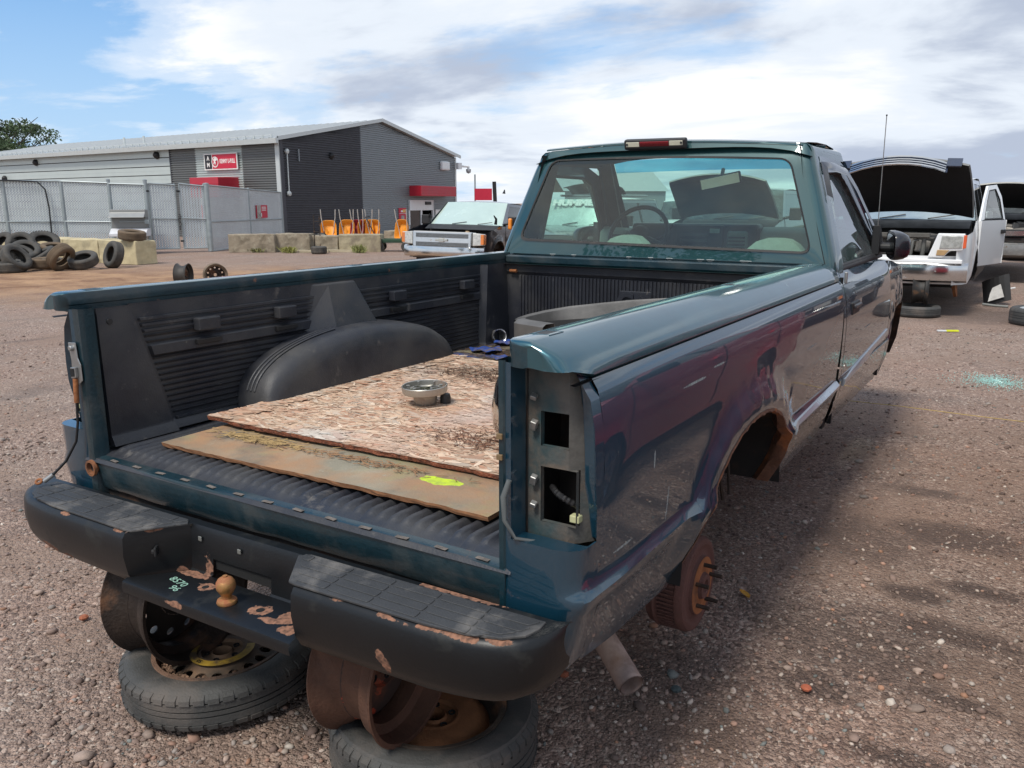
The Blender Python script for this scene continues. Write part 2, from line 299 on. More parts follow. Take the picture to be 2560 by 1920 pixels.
# ================================================================ ground
def ground_mat():
    m = bpy.data.materials.new('gravel_ground'); m.use_nodes = True; t = m.node_tree; b = t.nodes['Principled BSDF']; L = t.links.new
    tc = N(t, 'ShaderNodeTexCoord'); P = tc.outputs['Object']; sp = N(t, 'ShaderNodeSeparateXYZ'); L(P, sp.inputs[0])
    def vor(s, feat='F1'):
        n = N(t, 'ShaderNodeTexVoronoi', i_Scale=s); n.feature = feat; L(P, n.inputs[0]); return n
    v1 = vor(62.0); v2 = vor(150.0); v3 = vor(21.0)
    def noi(s, d=6, r=.6, dist=0):
        n = N(t, 'ShaderNodeTexNoise', i_Scale=s, i_Detail=float(d), i_Roughness=r, i_Distortion=dist); L(P, n.inputs[0]); return n.outputs[0]
    c1 = rmp(t, N_sep(t, v1.outputs['Color'], 0), [(0, (.085, .060, .052)), (.30, (.20, .148, .130)), (.6, (.31, .242, .215)), (.85, (.42, .35, .315)), (1, (.60, .55, .51))])
    c2 = rmp(t, N_sep(t, v2.outputs['Color'], 1), [(0, (.09, .063, .054)), (.5, (.245, .182, .158)), (1, (.45, .375, .335))])
    fine = mixc(t, rmp(t, N_sep(t, v1.outputs['Color'], 2), [(.45, 0), (.5, 1)]), c2, c1)
    # pinkish / greyish drift
    fine = mixc(t, rmp(t, noi(.8, 4), [(.35, 0), (.7, .6)]), fine, mixc(t, 1.0, fine, (1.22, .95, .84), 'MULTIPLY'))
    # packed dirt: earth colour that shows between stones
    dirt = mixc(t, noi(7, 8), (.195, .128, .100), (.315, .222, .175))
    dm = rmp(t, noi(1.1, 7, .62), [(.44, 0), (.60, .75)])
    col = mixc(t, dm, fine, dirt)
    # orange-brown haul track, left of the truck
    q = mth(t, 'SUBTRACT', sp.outputs[1], mth(t, 'MULTIPLY_ADD', sp.outputs[0], .66, 17.6))   # distance to the line of the haul track
    tr = rmp(t, mth(t, 'ADD', mth(t, 'MULTIPLY', mth(t, 'ABSOLUTE', q), .10), mth(t, 'MULTIPLY', noi(.45, 6, .6, .5), .5)), [(.42, 1), (.78, 0)])
    far = rmp(t, mth(t, 'MULTIPLY', sp.outputs[0], -1/30), [(.06, 0), (.18, 1)])
    tr = mth(t, 'MULTIPLY', tr, far)
    track = mixc(t, rmp(t, noi(1.3, 9, .68, .5), [(.35, 0), (.65, 1)]), (.23, .128, .075), (.48, .31, .185))
    # wide tonal variation and dark oil stains
    mp2 = N(t, 'ShaderNodeMapping'); mp2.inputs['Scale'].default_value = (1, .3, 1); mp2.inputs['Rotation'].default_value = (0, 0, R(20)); L(P, mp2.inputs[0])
    ns = N(t, 'ShaderNodeTexNoise', i_Scale=2.2, i_Detail=8.0, i_Roughness=.66, i_Distortion=.4); L(mp2.outputs[0], ns.inputs[0])
    oil = rmp(t, ns.outputs[0], [(.575, 0), (.69, .75)])
    def blob(x, y, rx, ry, a=1.0):
        dx = mth(t, 'DIVIDE', mth(t, 'SUBTRACT', sp.outputs[0], x), rx); dy = mth(t, 'DIVIDE', mth(t, 'SUBTRACT', sp.outputs[1], y), ry)
        d = mth(t, 'SQRT', mth(t, 'ADD', mth(t, 'MULTIPLY', dx, dx), mth(t, 'MULTIPLY', dy, dy)))
        d = mth(t, 'ADD', d, mth(t, 'MULTIPLY', mth(t, 'SUBTRACT', noi(3.5, 7, .7), .5), 1.5))
        return rmp(t, d, [(.45, a), (1.05, 0)])
    for bl in ((1.42, 2.02, .16, .10, 1.0), (1.62, 2.18, .20, .09, 1.0), (1.22, 1.18, .20, .13, 1.0), (1.60, 1.32, .22, .06, 1.0), (1.42, .42, .30, .05, 1.0), (1.30, 3.35, .25, .10, .9), (1.30, 1.50, .50, .36, .85), (1.55, 1.75, .35, .14, .95), (1.50, 2.75, .45, .22, .95), (1.15, 2.5, .35, .40, .7), (1.55, .92, .35, .07, .95), (1.35, .05, .35, .07, .8), (.9, .9, .35, .5, .7), (-.4, .35, .9, .6, .6), (-2.6, .8, .5, .3, .7), (1.0, 11.6, 1.9, 1.3, .8), (.5, 5.8, 1.1, .25, .4), (-3.6, 3.4, 1.6, .3, .5)):
        oil = mth(t, 'MAXIMUM', oil, blob(*bl))
    col = mixc(t, mth(t, 'MULTIPLY', oil, .92), col, mixc(t, 1.0, col, (.22, .18, .17), 'MULTIPLY'))
    col = mixc(t, rmp(t, noi(.16, 3), [(.3, 0), (.7, .35)]), col, (.40, .33, .29))
    col = mixc(t, 1.0, mixc(t, tr, col, track), (.97, .905, .825), 'MULTIPLY')
    L(col, b.inputs['Base Color'])
    L(rmp(t, oil, [(0, .92), (1, .72)]), b.inputs['Roughness'])
    h = mth(t, 'ADD', mth(t, 'MULTIPLY', v1.outputs['Distance'], -.9), mth(t, 'ADD', mth(t, 'MULTIPLY', v2.outputs['Distance'], -.45), mth(t, 'MULTIPLY', v3.outputs['Distance'], -.5)))
    h = mth(t, 'ADD', h, mth(t, 'MULTIPLY', noi(6, 8, .7), 1.4))
    bp = N(t, 'ShaderNodeBump', i_Strength=.9, i_Distance=.016); L(h, bp.inputs['Height']); L(bp.outputs[0], b.inputs['Normal'])
    return m
def N_sep(t, c, i):
    s = N(t, 'ShaderNodeSeparateColor'); t.links.new(c, s.inputs[0]); return s.outputs[i]
def gz(x, y):
    a = .012*noise.noise(Vector((x*1.3, y*1.3, 0)))+.02*noise.noise(Vector((x*.35, y*.35, 4)))
    return min(a, .012)-.008
GM = ground_mat()
ax = lambda a, b, c, d: sorted(set(np.round(np.concatenate([np.linspace(a, b, 30), np.linspace(b, c, 110), np.linspace(c, d, 30)]), 3)))
gx = list(-np.geomspace(26, 900, 14)[::-1])+ax(-25, -2.6, 3.2, 14)+list(np.geomspace(16, 900, 12)); gy = list(-np.geomspace(5, 600, 12)[::-1])+ax(-4, -1.6, 7, 44)+list(np.geomspace(50, 1600, 14))
B().grid([[(x, y, gz(x, y) if abs(x) < 40 and abs(y) < 60 else -.01) for y in gy] for x in gx]).build('ground', GM, smooth=60, kind='structure')

# loose stones near the camera: real pebbles on the ground
def rocks(n, seed, name, region, smin, smax, dens_pow, colfn):
    r = np.random.default_rng(seed)
    t = (1+5**.5)/2
    ico = np.array([(-1, t, 0), (1, t, 0), (-1, -t, 0), (1, -t, 0), (0, -1, t), (0, 1, t), (0, -1, -t), (0, 1, -t), (t, 0, -1), (t, 0, 1), (-t, 0, -1), (-t, 0, 1)])/1.9
    fc = np.array([(0, 11, 5), (0, 5, 1), (0, 1, 7), (0, 7, 10), (0, 10, 11), (1, 5, 9), (5, 11, 4), (11, 10, 2), (10, 7, 6), (7, 1, 8), (3, 9, 4), (3, 4, 2), (3, 2, 6), (3, 6, 8), (3, 8, 9), (4, 9, 5), (2, 4, 11), (6, 2, 10), (8, 6, 7), (9, 8, 1)])
    x, y = region(r, n); n = len(x)
    s = smin*(smax/smin)**(r.random(n)**dens_pow)
    ang = r.random(n)*6.283; q = np.stack([s*r.uniform(.7, 1.3, n), s*r.uniform(.55, 1.0, n), s*r.uniform(.35, .7, n)], 1)
    v = ico[None]*(1+r.uniform(-.22, .22, (n, 12, 1)))*q[:, None, :]*.5
    tl = r.uniform(-.4, .4, n); c, sn = np.cos(tl)[:, None], np.sin(tl)[:, None]
    v = np.stack([v[..., 0]*c-v[..., 2]*sn, v[..., 1], v[..., 0]*sn+v[..., 2]*c], -1)
    c, sn = np.cos(ang)[:, None], np.sin(ang)[:, None]
    v = np.stack([v[..., 0]*c-v[..., 1]*sn, v[..., 0]*sn+v[..., 1]*c, v[..., 2]], -1)
    v[..., 0] += x[:, None]; v[..., 1] += y[:, None]; v[..., 2] += (np.array([gz(a, b) for a, b in zip(x, y)])+s*.10)[:, None]
    F = (fc[None]+np.arange(n)[:, None, None]*12).reshape(-1, 3)
    me = bpy.data.meshes.new(name); me.vertices.add(n*12); me.vertices.foreach_set('co', v.reshape(-1))
    me.loops.add(F.size); me.loops.foreach_set('vertex_index', F.reshape(-1).astype(np.int32)); me.polygons.add(len(F))
    me.polygons.foreach_set('loop_start', np.arange(0, F.size, 3, dtype=np.int32)); me.update()
    a = me.color_attributes.new('col', 'FLOAT_COLOR', 'POINT'); cl = colfn(r, n); a.data.foreach_set('color', np.repeat(np.concatenate([cl, np.ones((n, 1))], 1), 12, 0).reshape(-1))
    me.materials.append(mat('stone', (1, 1, 1), .85, var=.2, vs=120, attr='col')); me.validate()
    o = bpy.data.objects.new(name, me); COL.objects.link(o); o['kind'] = 'stuff'; tag(o, 'loose pinkish grey gravel stones scattered over the yard ground', 'gravel'); return o
def stonecol(r, n):
    pal = np.array([(.27, .20, .175), (.37, .295, .26), (.17, .125, .11), (.48, .42, .38), (.31, .28, .265), (.38, .245, .195), (.62, .58, .54), (.38, .22, .15), (.20, .225, .225)])
    k = r.choice(len(pal), n, p=[.27, .22, .19, .08, .10, .09, .02, .01, .02]); return pal[k]*r.uniform(.6, 1.1, (n, 1))*np.array([.96, .90, .83])
CA, SA = -math.sin(YAW), math.cos(YAW)
def region(r, n):
    d = 1.0+9.0*r.random(n)**1.35; a = r.uniform(-.66, .66, n); lat = d*a*1.05
    x = CP.x+CA*d+SA*lat*1.0; y = CP.y+math.cos(YAW)*d+math.sin(YAW)*lat
    noi = np.array([noise.noise(Vector((p*1.2, q*1.2, 9))) for p, q in zip(x, y)])
    k = (noi+r.random(n)*1.1 > .25)
    return x[k], y[k]
rocks(76000, 3, 'gravel', region, .005, .028, 2.5, stonecol)
def region2(r, n):
    d = 1.2+9*r.random(n)**1.3; lat = d*r.uniform(-.66, .66, n)
    return CP.x+CA*d+SA*lat, CP.y+math.cos(YAW)*d+math.sin(YAW)*lat
rocks(700, 5, 'larger_gravel', region2, .026, .055, 2.0, stonecol)['label'] = 'scattered larger stones lying among the fine gravel'
# ================================================================ green pickup (origin: ground under the tail)
TK = thing('pickup_truck', 'dark green pickup without tailgate or rear wheels, propped on stacked wheels, nearest to the viewer', 'pickup truck', (0, 0, 0))
ZR = 1.262                                   # top of the bed rails
def sx(z):                                   # half width of the bedside over height
    return interp(z, [(.44, .885), (.50, .908), (.56, .928), (.62, .943), (.672, .958), (.70, .972), (.716, .975), (.728, .966), (.742, .9585), (.80, .9625), (.90, .969), (1.0, .9705), (1.08, .966), (1.13, .958), (1.168, .947), (1.178, .936)])
ARCH = [(.655, .50), (.665, .58), (.70, .655), (.75, .72), (.81, .775), (.88, .82), (.97, .855), (1.06, .872), (1.15, .878), (1.24, .872), (1.33, .855), (1.42, .823), (1.50, .775), (1.56, .715), (1.60, .650), (1.620, .58), (1.628, .50)]
def arch_d(y, z):                            # distance to the arch opening
    return min(math.hypot(y-a, z-b) for a, b in ARCH)
def flare(y, z):
    d = arch_d(y, z)
    inside = .655 < y < 1.628
    e = .026*math.exp(-(max(d-.045, 0)/.045)**2) if d < .22 else 0
    lo = 1-max(0, min(1, (.62-z)/.12))
    return e*lo
def bx(y, z):
    return sx(z)+flare(y, z)-(.012*max(0, (.25-y)/.25)**2 if y < .25 else 0)
def bbot(y): return interp(y, [(0, .545), (.10, .535), (.3, .505), (.655, .475), (1.628, .475), (2.5, .475)])
rjag = random.Random(4)
def side_panel(sgn, y0, y1, xf, botf, topf, arch=None, jag=0, nz=26, nyd=.045, zlev=(.70, .716, .728, .742)):
    ys = list(np.arange(y0, y1, nyd))+[y1]
    if arch:
        a0, a1 = arch[0][0], arch[-1][0]
        ys = [y for y in ys if not a0-.01 < y < a1+.01]+[a0-.0005]+[p[0] for p in arch]+list(np.linspace(arch[2][0], arch[-3][0], 26))+[a1+.0005]
        ys = sorted(set(round(float(y), 5) for y in ys))
    P = []
    zfix = [q for q in (.90, .93, .96, .99, 1.02, 1.05, 1.08, 1.11, 1.135, 1.155)]
    for y in ys:
        zb = botf(y)
        if arch and arch[0][0] <= y <= arch[-1][0]:
            zb = interp(y, arch)+(rjag.uniform(-1, 1)*jag if arch[2][0] < y < arch[-1][0] else 0)
        zt = topf(y)
        zs = [z for z in zlev if z > zb+.02]
        if nz < 10: zz = list(np.linspace(zb, zt, nz))
        else:
            lowc = 14; top = [q for q in zfix if q < zt-.004]; top = [zb+(q-zb) for q in top]
            zt0 = .88
            low = sorted(list(np.linspace(zb, zt0, lowc-len(zs)))+zs)
            zz = low+top+[zt]*(11-len(top))
        P.append([(sgn*xf(y, z), y, z) for z in zz])
    return P
BED = {}
def bed_side(sgn):
    b = B()
    b.grid(side_panel(sgn, .10, 2.49, bx, bbot, lambda y: 1.178, ARCH, jag=.004 if sgn > 0 else .002, nz=30), flip=sgn < 0)
    # tail corner wrapping round, with the lamp opening left out
    lvl = [bbot(0), .60, .65, .68, .70, .716, .728, .742, .78, .815, .832, .845, .90, .96, 1.02, 1.08, 1.14, 1.19, 1.205, 1.212]
    def corner(z):
        xs = bx(.10, min(z, 1.178))-(.014 if z > 1.179 else 0); k = interp(z, [(.83, .085), (.90, .075), (1.05, .048), (1.2, .022)])
        if z < .832: k = .085
        r = .055; x0 = .800
        pl = [(x0-.017, .004), (x0, 0)]
        pl += [(lerp(x0, xs-r, t), .0) for t in (.5, 1)]
        pl += [(xs-r+r*math.sin(a), r-r*math.cos(a)) for a in (R(30), R(55), R(75))]
        pl += [(xs-.001, k*.99 if k > .06 else .062), (xs, .10)]
        if sgn < 0: pass
        return pl
    P = []
    for z in lvl:
        P.append([(sgn*x, y, z if y > .001 or abs(x) < .9 else z) for x, y in corner(z)])
    def skip(i, j): return .83 <= lvl[i] and lvl[i+1] <= 1.2051 and 1 <= j <= 6
    b.grid(P, skip=skip, flip=sgn < 0)
    # returns of the lamp opening
    ii = [i for i, z in enumerate(lvl) if .83 <= z <= 1.2051]
    lip = lambda p, dx, dy: (p[0]-sgn*dx, p[1]+dy, p[2])
    e1 = [P[i][7] for i in ii]; b.grid([e1, [lip(p, .012, .018) for p in e1], [lip(p, .035, .02) for p in e1]])
    e2 = [P[i][1] for i in ii]; b.grid([e2, [(p[0]+sgn*.002, p[1]+.055, p[2]) for p in e2]])
    e3 = P[ii[0]][1:8]; b.grid([e3, [lip((p[0], p[1], p[2]), .004, max(.055-p[1], .0)*.9) for p in e3]])
    
    # arch lip returning inwards, ragged with rust
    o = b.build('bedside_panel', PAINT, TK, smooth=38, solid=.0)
    lp = B(); A = [(y, z) for y, z in ARCH]
    F = []
    for k in range(len(A)-1):
        for t in (0, .25, .5, .75): F.append((lerp(A[k][0], A[k+1][0], t), lerp(A[k][1], A[k+1][1], t)))
    F.append(A[-1])
    rows = []
    for y, z in F:
        x = bx(y, z); j = rjag.uniform(-.006, .008) if y > .75 else 0
        cyy, czz = 1.15, .55; d = math.hypot(y-cyy, z-czz); ny, nz_ = (cyy-y)/d, (czz-z)/d
        w = .008+.034*max(0, min(1, (y-1.40)/.2))
        rows.append([(sgn*(x+.001), y-ny*.004, z-nz_*.004), (sgn*(x+.002), y+ny*(.006+j*.6), z+nz_*(.006+j*.6)), (sgn*(x-.01), y+ny*(.010+j), z+nz_*(.01+j)), (sgn*(x-w), y+ny*.012, z+nz_*.012), (sgn*(x-w-.03), y-ny*.03, z-nz_*.03)])
    lp.grid(rows).build('rusty_arch_lip', mat('arch_rust', (.13, .060, .035), .9, 0, var=.5, vs=16, bump=.5, bs=80, spots=[((.26, .09, .03), 8, .60, .06, .9), ((.05, .03, .025), 6, .6, .08, .9)]), o, smooth=50)
    # wheel well inside
    wl = B(); wl.grid([[(sgn*x, 1.15+(y-1.15)*1.04, .55+(z-.55)*1.10) for x in (.945, .80, .66)] for y, z in F]); wl.prism([(.60, .50), (.68, .80), (.9, .93), (1.15, .96), (1.45, .92), (1.62, .80), (1.70, .50)], sgn*.63, sgn*.66, 'yz')
    wl.build('wheel_well', UNDER, TK, smooth=50)
    # rail cap
    sec = [(.803, 1.190), (.798, 1.194), (.798, 1.222), (.7955, 1.225), (.7955, 1.256), (.797, 1.2605), (.801, ZR+.0005), (.848, ZR+.002), (.856, 1.2615), (.880, 1.253), (.905, 1.240), (.922, 1.226), (.932, 1.210), (.9375, 1.195), (.939, 1.186), (.934, 1.179), (.922, 1.176)]
    Pn = []
    for y, ins, dz in [(-.0165, .052, 0), (-.0175, .040, 0), (-.016, .026, 0), (-.011, .012, 0), (-.003, .004, 0), (.008, 0, 0)]+[(q, 0, 0) for q in np.arange(.1, 2.45, .12)]+[(2.485, 0, 0), (2.497, .006, -.004)]:
        row = []
        for x, z in sec:
            cx_, cz_ = .868, 1.215
            k = ins/.07
            zz = z+(cz_+.02-z)*k*.62+dz
            if y < .012 and z < 1.212: zz = max(zz, 1.207)
            xx = x+(cx_-x)*k
            # front end bows up a touch to meet the cab
            row.append((sgn*xx, y, zz))
        Pn.append(row)
    rl = B(); rl.grid(Pn, flip=sgn < 0); rl.mi_rows(len(sec), 0, 5, 1); rl.add(Pn[0], [tuple(range(len(sec)))]); rl.add(Pn[-1], [tuple(range(len(sec)))])  # inner flange in the darker paint: its shade is put into the colour
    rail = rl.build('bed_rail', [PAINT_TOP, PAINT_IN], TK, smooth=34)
    gv = B(); gv.grid([[(sgn*.9375, y, 1.1795), (sgn*.925, y, 1.176), (sgn*.9365, y, 1.1735)] for y in np.arange(.02, 2.5, .1)]); gv.build('rail_groove', DARK, TK)
    for y0 in (.095, 1.285, 2.30):
        s = B(); q = .022
        s.box(sgn*.812, sgn*.850, y0-.026, y0+.026, ZR-.03, ZR+.0018); s.build('stake_pocket', DARK, rail, bevel=.003)
        s = B()
        for a, bb, c, d in ((.809, .812, -.029, .029), (.850, .853, -.029, .029), (.812, .850, -.029, -.026), (.812, .850, .026, .029)): s.box(sgn*a, sgn*bb, y0+c, y0+d, ZR-.006, ZR+.0026)
        s.build('pocket_rim', PAINT_TOP, rail, bevel=.001)
    # lamp pocket: dirty plate with two openings
    pk = B(); xs = [.785, .818, .838, .903, .922, .955]; zs = [.822, .848, .862, .985, 1.018, 1.030, 1.105, 1.118, 1.204]
    Pg = [[(sgn*min(x-(.012 if z < .9 and x > .94 else 0), bx(.1, min(z, 1.17))-.016-(.012 if z > 1.15 else 0)), .058+.05*max(0, x-.90)/.055+(.006 if .81 < x < .83 else 0), z) for z in zs] for x in xs]
    hole = lambda i, j: 2 <= i <= 2 and j in (2, 5) or (i == 2 and j in (2,)) or (i == 3 and j == 2)
    pk.grid(Pg, skip=hole)
    for (xa, xb, za, zb) in ((.838, .922, .862, .985), (.838, .903, 1.030, 1.105)):
        pts = [(xa, za), (xb, za), (xb, zb), (xa, zb)]
        for k in range(4):
            (a1, c1), (a2, c2) = pts[k], pts[(k+1) % 4]; pk.add([(sgn*a1, .06, c1), (sgn*a2, .06, c2), (sgn*a2, .072, c2), (sgn*a1, .072, c1)], [(0, 1, 2, 3)])
    lp_ = pk.build('lamp_pocket', mat('dirty_pocket', (.085, .080, .072), .75, var=.4, vs=9, bump=.2, spots=[((.012, .05, .060), 6, .54, .10, .5), ((.17, .12, .085), 8, .62, .10, .9)]), TK, smooth=30)
    bk = B(); bk.box(sgn*.80, sgn*.925, .20, .205, .80, 1.16); bk.box(sgn*.80, sgn*.805, .06, .20, .80, 1.22); bk.build('pocket_back', UNDER, lp_)
    for z in (1.135, 1.075, .955, .90):
        c = B(); c.ob((sgn*.825, .050, z), (.014, .014, .022 if z in (1.075, .955) else .01), (.4, .3, .2)); c.build('lamp_clip', STEEL, lp_, bevel=.002)
    hs = B(); pts = [(sgn*(.845+.075*t), .095-.03*math.sin(t*3), .930-.035*t+.012*math.sin(3*t)) for t in np.linspace(0, 1, 22)]
    hs.tube(pts, [.0075 if i % 2 else .006 for i in range(22)], 8); hs.build('wiring_hose', DARK, lp_)
    cn = B(); cn.ob((sgn*.915, .075, .878), (.022, .02, .016)); cn.build('lamp_plug', mat('pale_plug', (.45, .45, .25), .6), lp_, bevel=.002)
    # inner tail post beside the load opening
    po = B(); po.grid([[(sgn*x, y, z) for x, y in ((.785, .004), (.781, .0), (.770-.020*(sgn < 0), .0), (.766-.022*(sgn < 0), .012), (.765-.024*(sgn < 0), .045), (.772, .055), (.774, .10), (.80, .11))] for z in (.60, .735, .76, 1.0, 1.18, 1.215)], flip=sgn > 0)
    po.build('tail_post', PAINT_IN, TK, smooth=35)
    BED[sgn] = o
    return o
for s_ in (1, -1): bed_side(s_)

# trim strips
TRIM = mat('trim_strip', (.42, .47, .52), .3, .4, .6, .1, var=.12)
def strip(sgn, y0, y1, z0, z1, xf):
    b = B(); P = []
    for y in np.linspace(y0, y1, 12):
        zc_ = lerp(z0, z1, (y-y0)/(y1-y0)); h = .018
        P.append([(sgn*(xf(y, zc_+d)+o), y, zc_+d) for d, o in ((-h, -.004), (-h+.002, .007), (0, .010), (h-.002, .007), (h, -.004))])
    b.grid(P); b.add(P[0], [(0, 1, 2, 3, 4)]); b.add(P[-1], [(0, 1, 2, 3, 4)])
    return b.build('side_trim_strip', TRIM, TK, smooth=40)
strip(1, 1.655, 2.47, .704, .720, bx)
# front of bed: bulkhead outer top, blended with cab gap
b = B(); b.box(-.80, .80, 2.44, 2.49, 1.205, 1.248); b.build('bulkhead_rail', PAINT_IN, TK, bevel=.008)

# tail sill under the load opening
b = B()
prof = [(.075, .757), (.018, .757), (.004, .752), (.0, .742), (.004, .70), (.010, .668), (.016, .655), (.03, .650), (.05, .652)]
P = []
for x in np.linspace(-.785, .785, 44):
    P.append([(x, y+.004*math.sin(x*5), z+.010*x+(.004*noise.noise(Vector((x*9, z*20, 0))) if z < .74 else 0)) for y, z in prof])
b.grid(P); b.build('tail_sill', PAINT_IN, TK, smooth=40)
for x in np.arange(-.66, .74, .115):
    c = B(); c.ob((x, .010, .7568+.010*x), (.035, .012, .0015), (0, 0, .1*math.sin(x*40))); c.build('weld_tab', mat('pale_tab', (.13, .11, .095), .85, var=.6, vs=60), TK, bevel=.0006)
b = B(); b.box(-.76, .76, .03, .09, .60, .66); b.build('cross_member', UNDER, TK)

# ---------------------------------------------------------------- bed liner
FL = .772
b = B()
# floor with lengthwise ribs that fade out towards the tail lip
xs = []; nr = 37
for k in range(nr):
    c = -.70+1.40*k/(nr-1); p = 1.40/(nr-1)
    for d, h in ((-.5, 0), (-.36, 0), (-.24, .8), (-.1, 1), (.1, 1), (.24, .8), (.36, 0)): xs.append((c+d*p, h))
xs = [(-.80, 0), (-.775, 0), (-.74, 0)]+xs+[(.74, 0), (.775, 0), (.80, 0)]
ysf = [-.004, .004, .022, .050, .058, .066, .075, .09, .12, .3, .6, 1.2, 1.8, 2.3, 2.40]
P = []
for x, h in xs:
    row = []
    for y in ysf:
        e = interp(y, [(.050, 0), (.066, .75), (.09, 1)])
        base = FL-.012*(1 if y < .03 else 0)-(.010 if y < 0 else 0)
        # ribs bend outwards close to the lip, as moulded
        row.append((x+(-.010*math.copysign(1, 1)*(1-interp(y, [(.05, 0), (.14, 1)])) if h else 0), y, base-.004+h*e*.017+.010*x-.003))
    P.append(row)
b.grid(P)
b.build('bed_liner_floor', LINER, TK, smooth=50)
def liner_wall(sgn):
    e_ = lambda z: lerp(.300, .180, (z-FL)/.43); f_ = lambda z: 2.17+(z-FL)*.10
    def xw(z, zone):
        x = interp(z, [(FL, .770), (.80, .785), (1.20, .795)])
        if zone == 'p': return x-.030
        if zone == 'f': return x-.034
        up = 1.075 <= z <= 1.165; lowb = .80 <= z <= 1.025
        rib = .0075*(1 if ((z-.80)/.0195 % 1) < .5 else 0) if up or lowb else 0
        return x-rib-(.012 if 1.03 < z < 1.07 else 0)
    zs = [FL-.004, .785, .798]; k = .800
    while k < 1.20: zs += [k, k+.0085, k+.0098, k+.0183]; k += .0195
    zs += [1.203, 1.21]
    P = [[(sgn*.80, .062, z) for z in zs]]
    for t_ in (0, .5, 1): P.append([(sgn*xw(z, 'p'), lerp(.066, e_(z), t_), z) for z in zs])
    P.append([(sgn*(xw(z, 's')+.004 if 0 else interp(z, [(FL, .770), (.80, .785), (1.20, .795)])), e_(z)+.012, z) for z in zs])
    P.append([(sgn*interp(z, [(FL, .770), (.80, .785), (1.20, .795)]), e_(z)+.026, z) for z in zs])
    for t_ in np.linspace(0, 1, 24): P.append([(sgn*xw(z, 'r'), lerp(e_(z)+.032, f_(z)-.03, t_), z) for z in zs])
    P.append([(sgn*interp(z, [(FL, .770), (.80, .785), (1.20, .795)]), f_(z)-.02, z) for z in zs])
    for t_ in (0, .5, 1): P.append([(sgn*xw(z, 'f'), lerp(f_(z), 2.40, t_), z) for z in zs])
    w = B(); w.grid(P, flip=sgn > 0)
    o = w.build('bed_liner_side', LINER, TK, smooth=28)
    pl_ = B(); v = [(.80, .90, .98), (.700, 1.04, .98), (.700, 1.31, .98), (.80, 1.34, .98), (.80, .985, 1.205), (.768, 1.06, 1.205), (.768, 1.215, 1.205), (.80, 1.24, 1.205)]
    pl_.add([(sgn*x, y, z) for x, y, z in v], [(0, 1, 5, 4), (1, 2, 6, 5), (2, 3, 7, 6), (4, 5, 6, 7)]); pl_.build('liner_pillar', LINER, o, bevel=.006)
    # wheel housing
    h = B(); rows = []
    prof = [(.545, .0), (.60, .0), (.66, .35), (.72, .60), (.80, .80), (.90, .93), (1.02, 1.0), (1.18, 1.0), (1.32, .95), (1.46, .83), (1.58, .62), (1.66, .38), (1.72, 0)]
    for t in np.linspace(0, 1, 44):
        a = math.pi*t
        y = 1.155-.575*math.cos(a); zt = FL+.262*math.sin(a)**.72 if 0 < t < 1 else FL-.004
        s = [(.80, zt), (.72, zt), (.665, zt-.004), (.635, zt-.018), (.618, zt-.045), (.610, zt-.09), (.600, FL-.004)]
        row = []
        for x, z in s:
            z = max(z, FL-.004) if t not in (0, 1) else FL-.004
            gro = .0
            row.append((sgn*x, y, z))
        rows.append(row)
    h.grid(rows, flip=sgn < 0)
    # raised bands over the rear shoulder of the housing
    o2 = h.build('wheel_housing', LINER, TK, smooth=60)
    for dx in (.69, .70, .715):
        pass
    for kk, off in enumerate((.0, .022, .044)):
        g = B(); pts = []
        for t in np.linspace(.06, .42, 18):
            a = math.pi*t; y = 1.155-(.575)*math.cos(a); zt = FL+.262*math.sin(a)**.72
            pts.append((sgn*(.735-off*.9), y, zt+.0015))
        g.tube(pts, .005, 6); g.build('moulded_band', LINER, o2, smooth=60)
    # tie-down pockets
    for y, z in ((.47, 1.115), (.83, 1.115), (1.50, 1.115), (2.04, 1.12)):
        c = B(); c.box(sgn*.755, sgn*.795, y-.045, y+.045, z-.022, z+.022); c.build('tie_down_cover', LINER, o, bevel=.004)
        c = B(); c.box(sgn*.766, sgn*.79, y-.05, y+.055, z-.07, z-.052); c.build('pocket_slot', DARK, o, bevel=.002)
    # screw with washer
    c = B(); c.lathe([(0, .004), (.009, .004), (.010, 0)], 14, M=Matrix.Translation((sgn*.764, .105, 1.165)) @ Matrix.Rotation(R(-90*sgn), 4, 'Y')); c.build('liner_screw', DARK, o)
    return o
LW = liner_wall(-1); liner_wall(1)
# bulkhead with upright ribs and raised letters
b = B(); xs = [-.80, -.755, -.715]; yb = [2.395, 2.40, 2.405]
k = -.69; pts = [(-.80, 0), (-.76, 0), (-.70, 0)]
while k < .69: pts += [(k, 0), (k+.0095, 0), (k+.0105, 1), (k+.020, 1)]; k += .0205
pts += [(.70, 0), (.76, 0), (.80, 0)]
zsb = [FL, .80, .803, 1.145, 1.148, 1.165, 1.2, 1.207, 1.208]
P = []
for x, h in pts:
    row = []
    for z in zsb:
        y = 2.405-(.008 if h and .80 < z < 1.147 else 0)-(.0 if z < 1.15 else .012)-(.028 if z > 1.206 else 0)
        row.append((x, y, z))
    P.append(row)
b.grid(P, flip=True); bh = b.build('bed_liner_bulkhead', LINER, TK, smooth=28)
b = B(); b.box(-.085, .085, 2.3955, 2.41, .985, 1.095); pl = b.build('letter_panel', LINER, bh, bevel=.003)
text('GM', .105, LINER, bh, Matrix.Translation((.0, 2.391, 1.04)) @ Matrix.Rotation(R(90), 4, 'X'), 'raised_letters', .006, 1.15, .006)
for sg in (-1, 1):
    b = B(); b.tube([(sg*.735, 2.39, 1.168), (sg*.69, 2.385, 1.168)], .009, 8); b.build('rusty_bolt', RUSTO, TK)
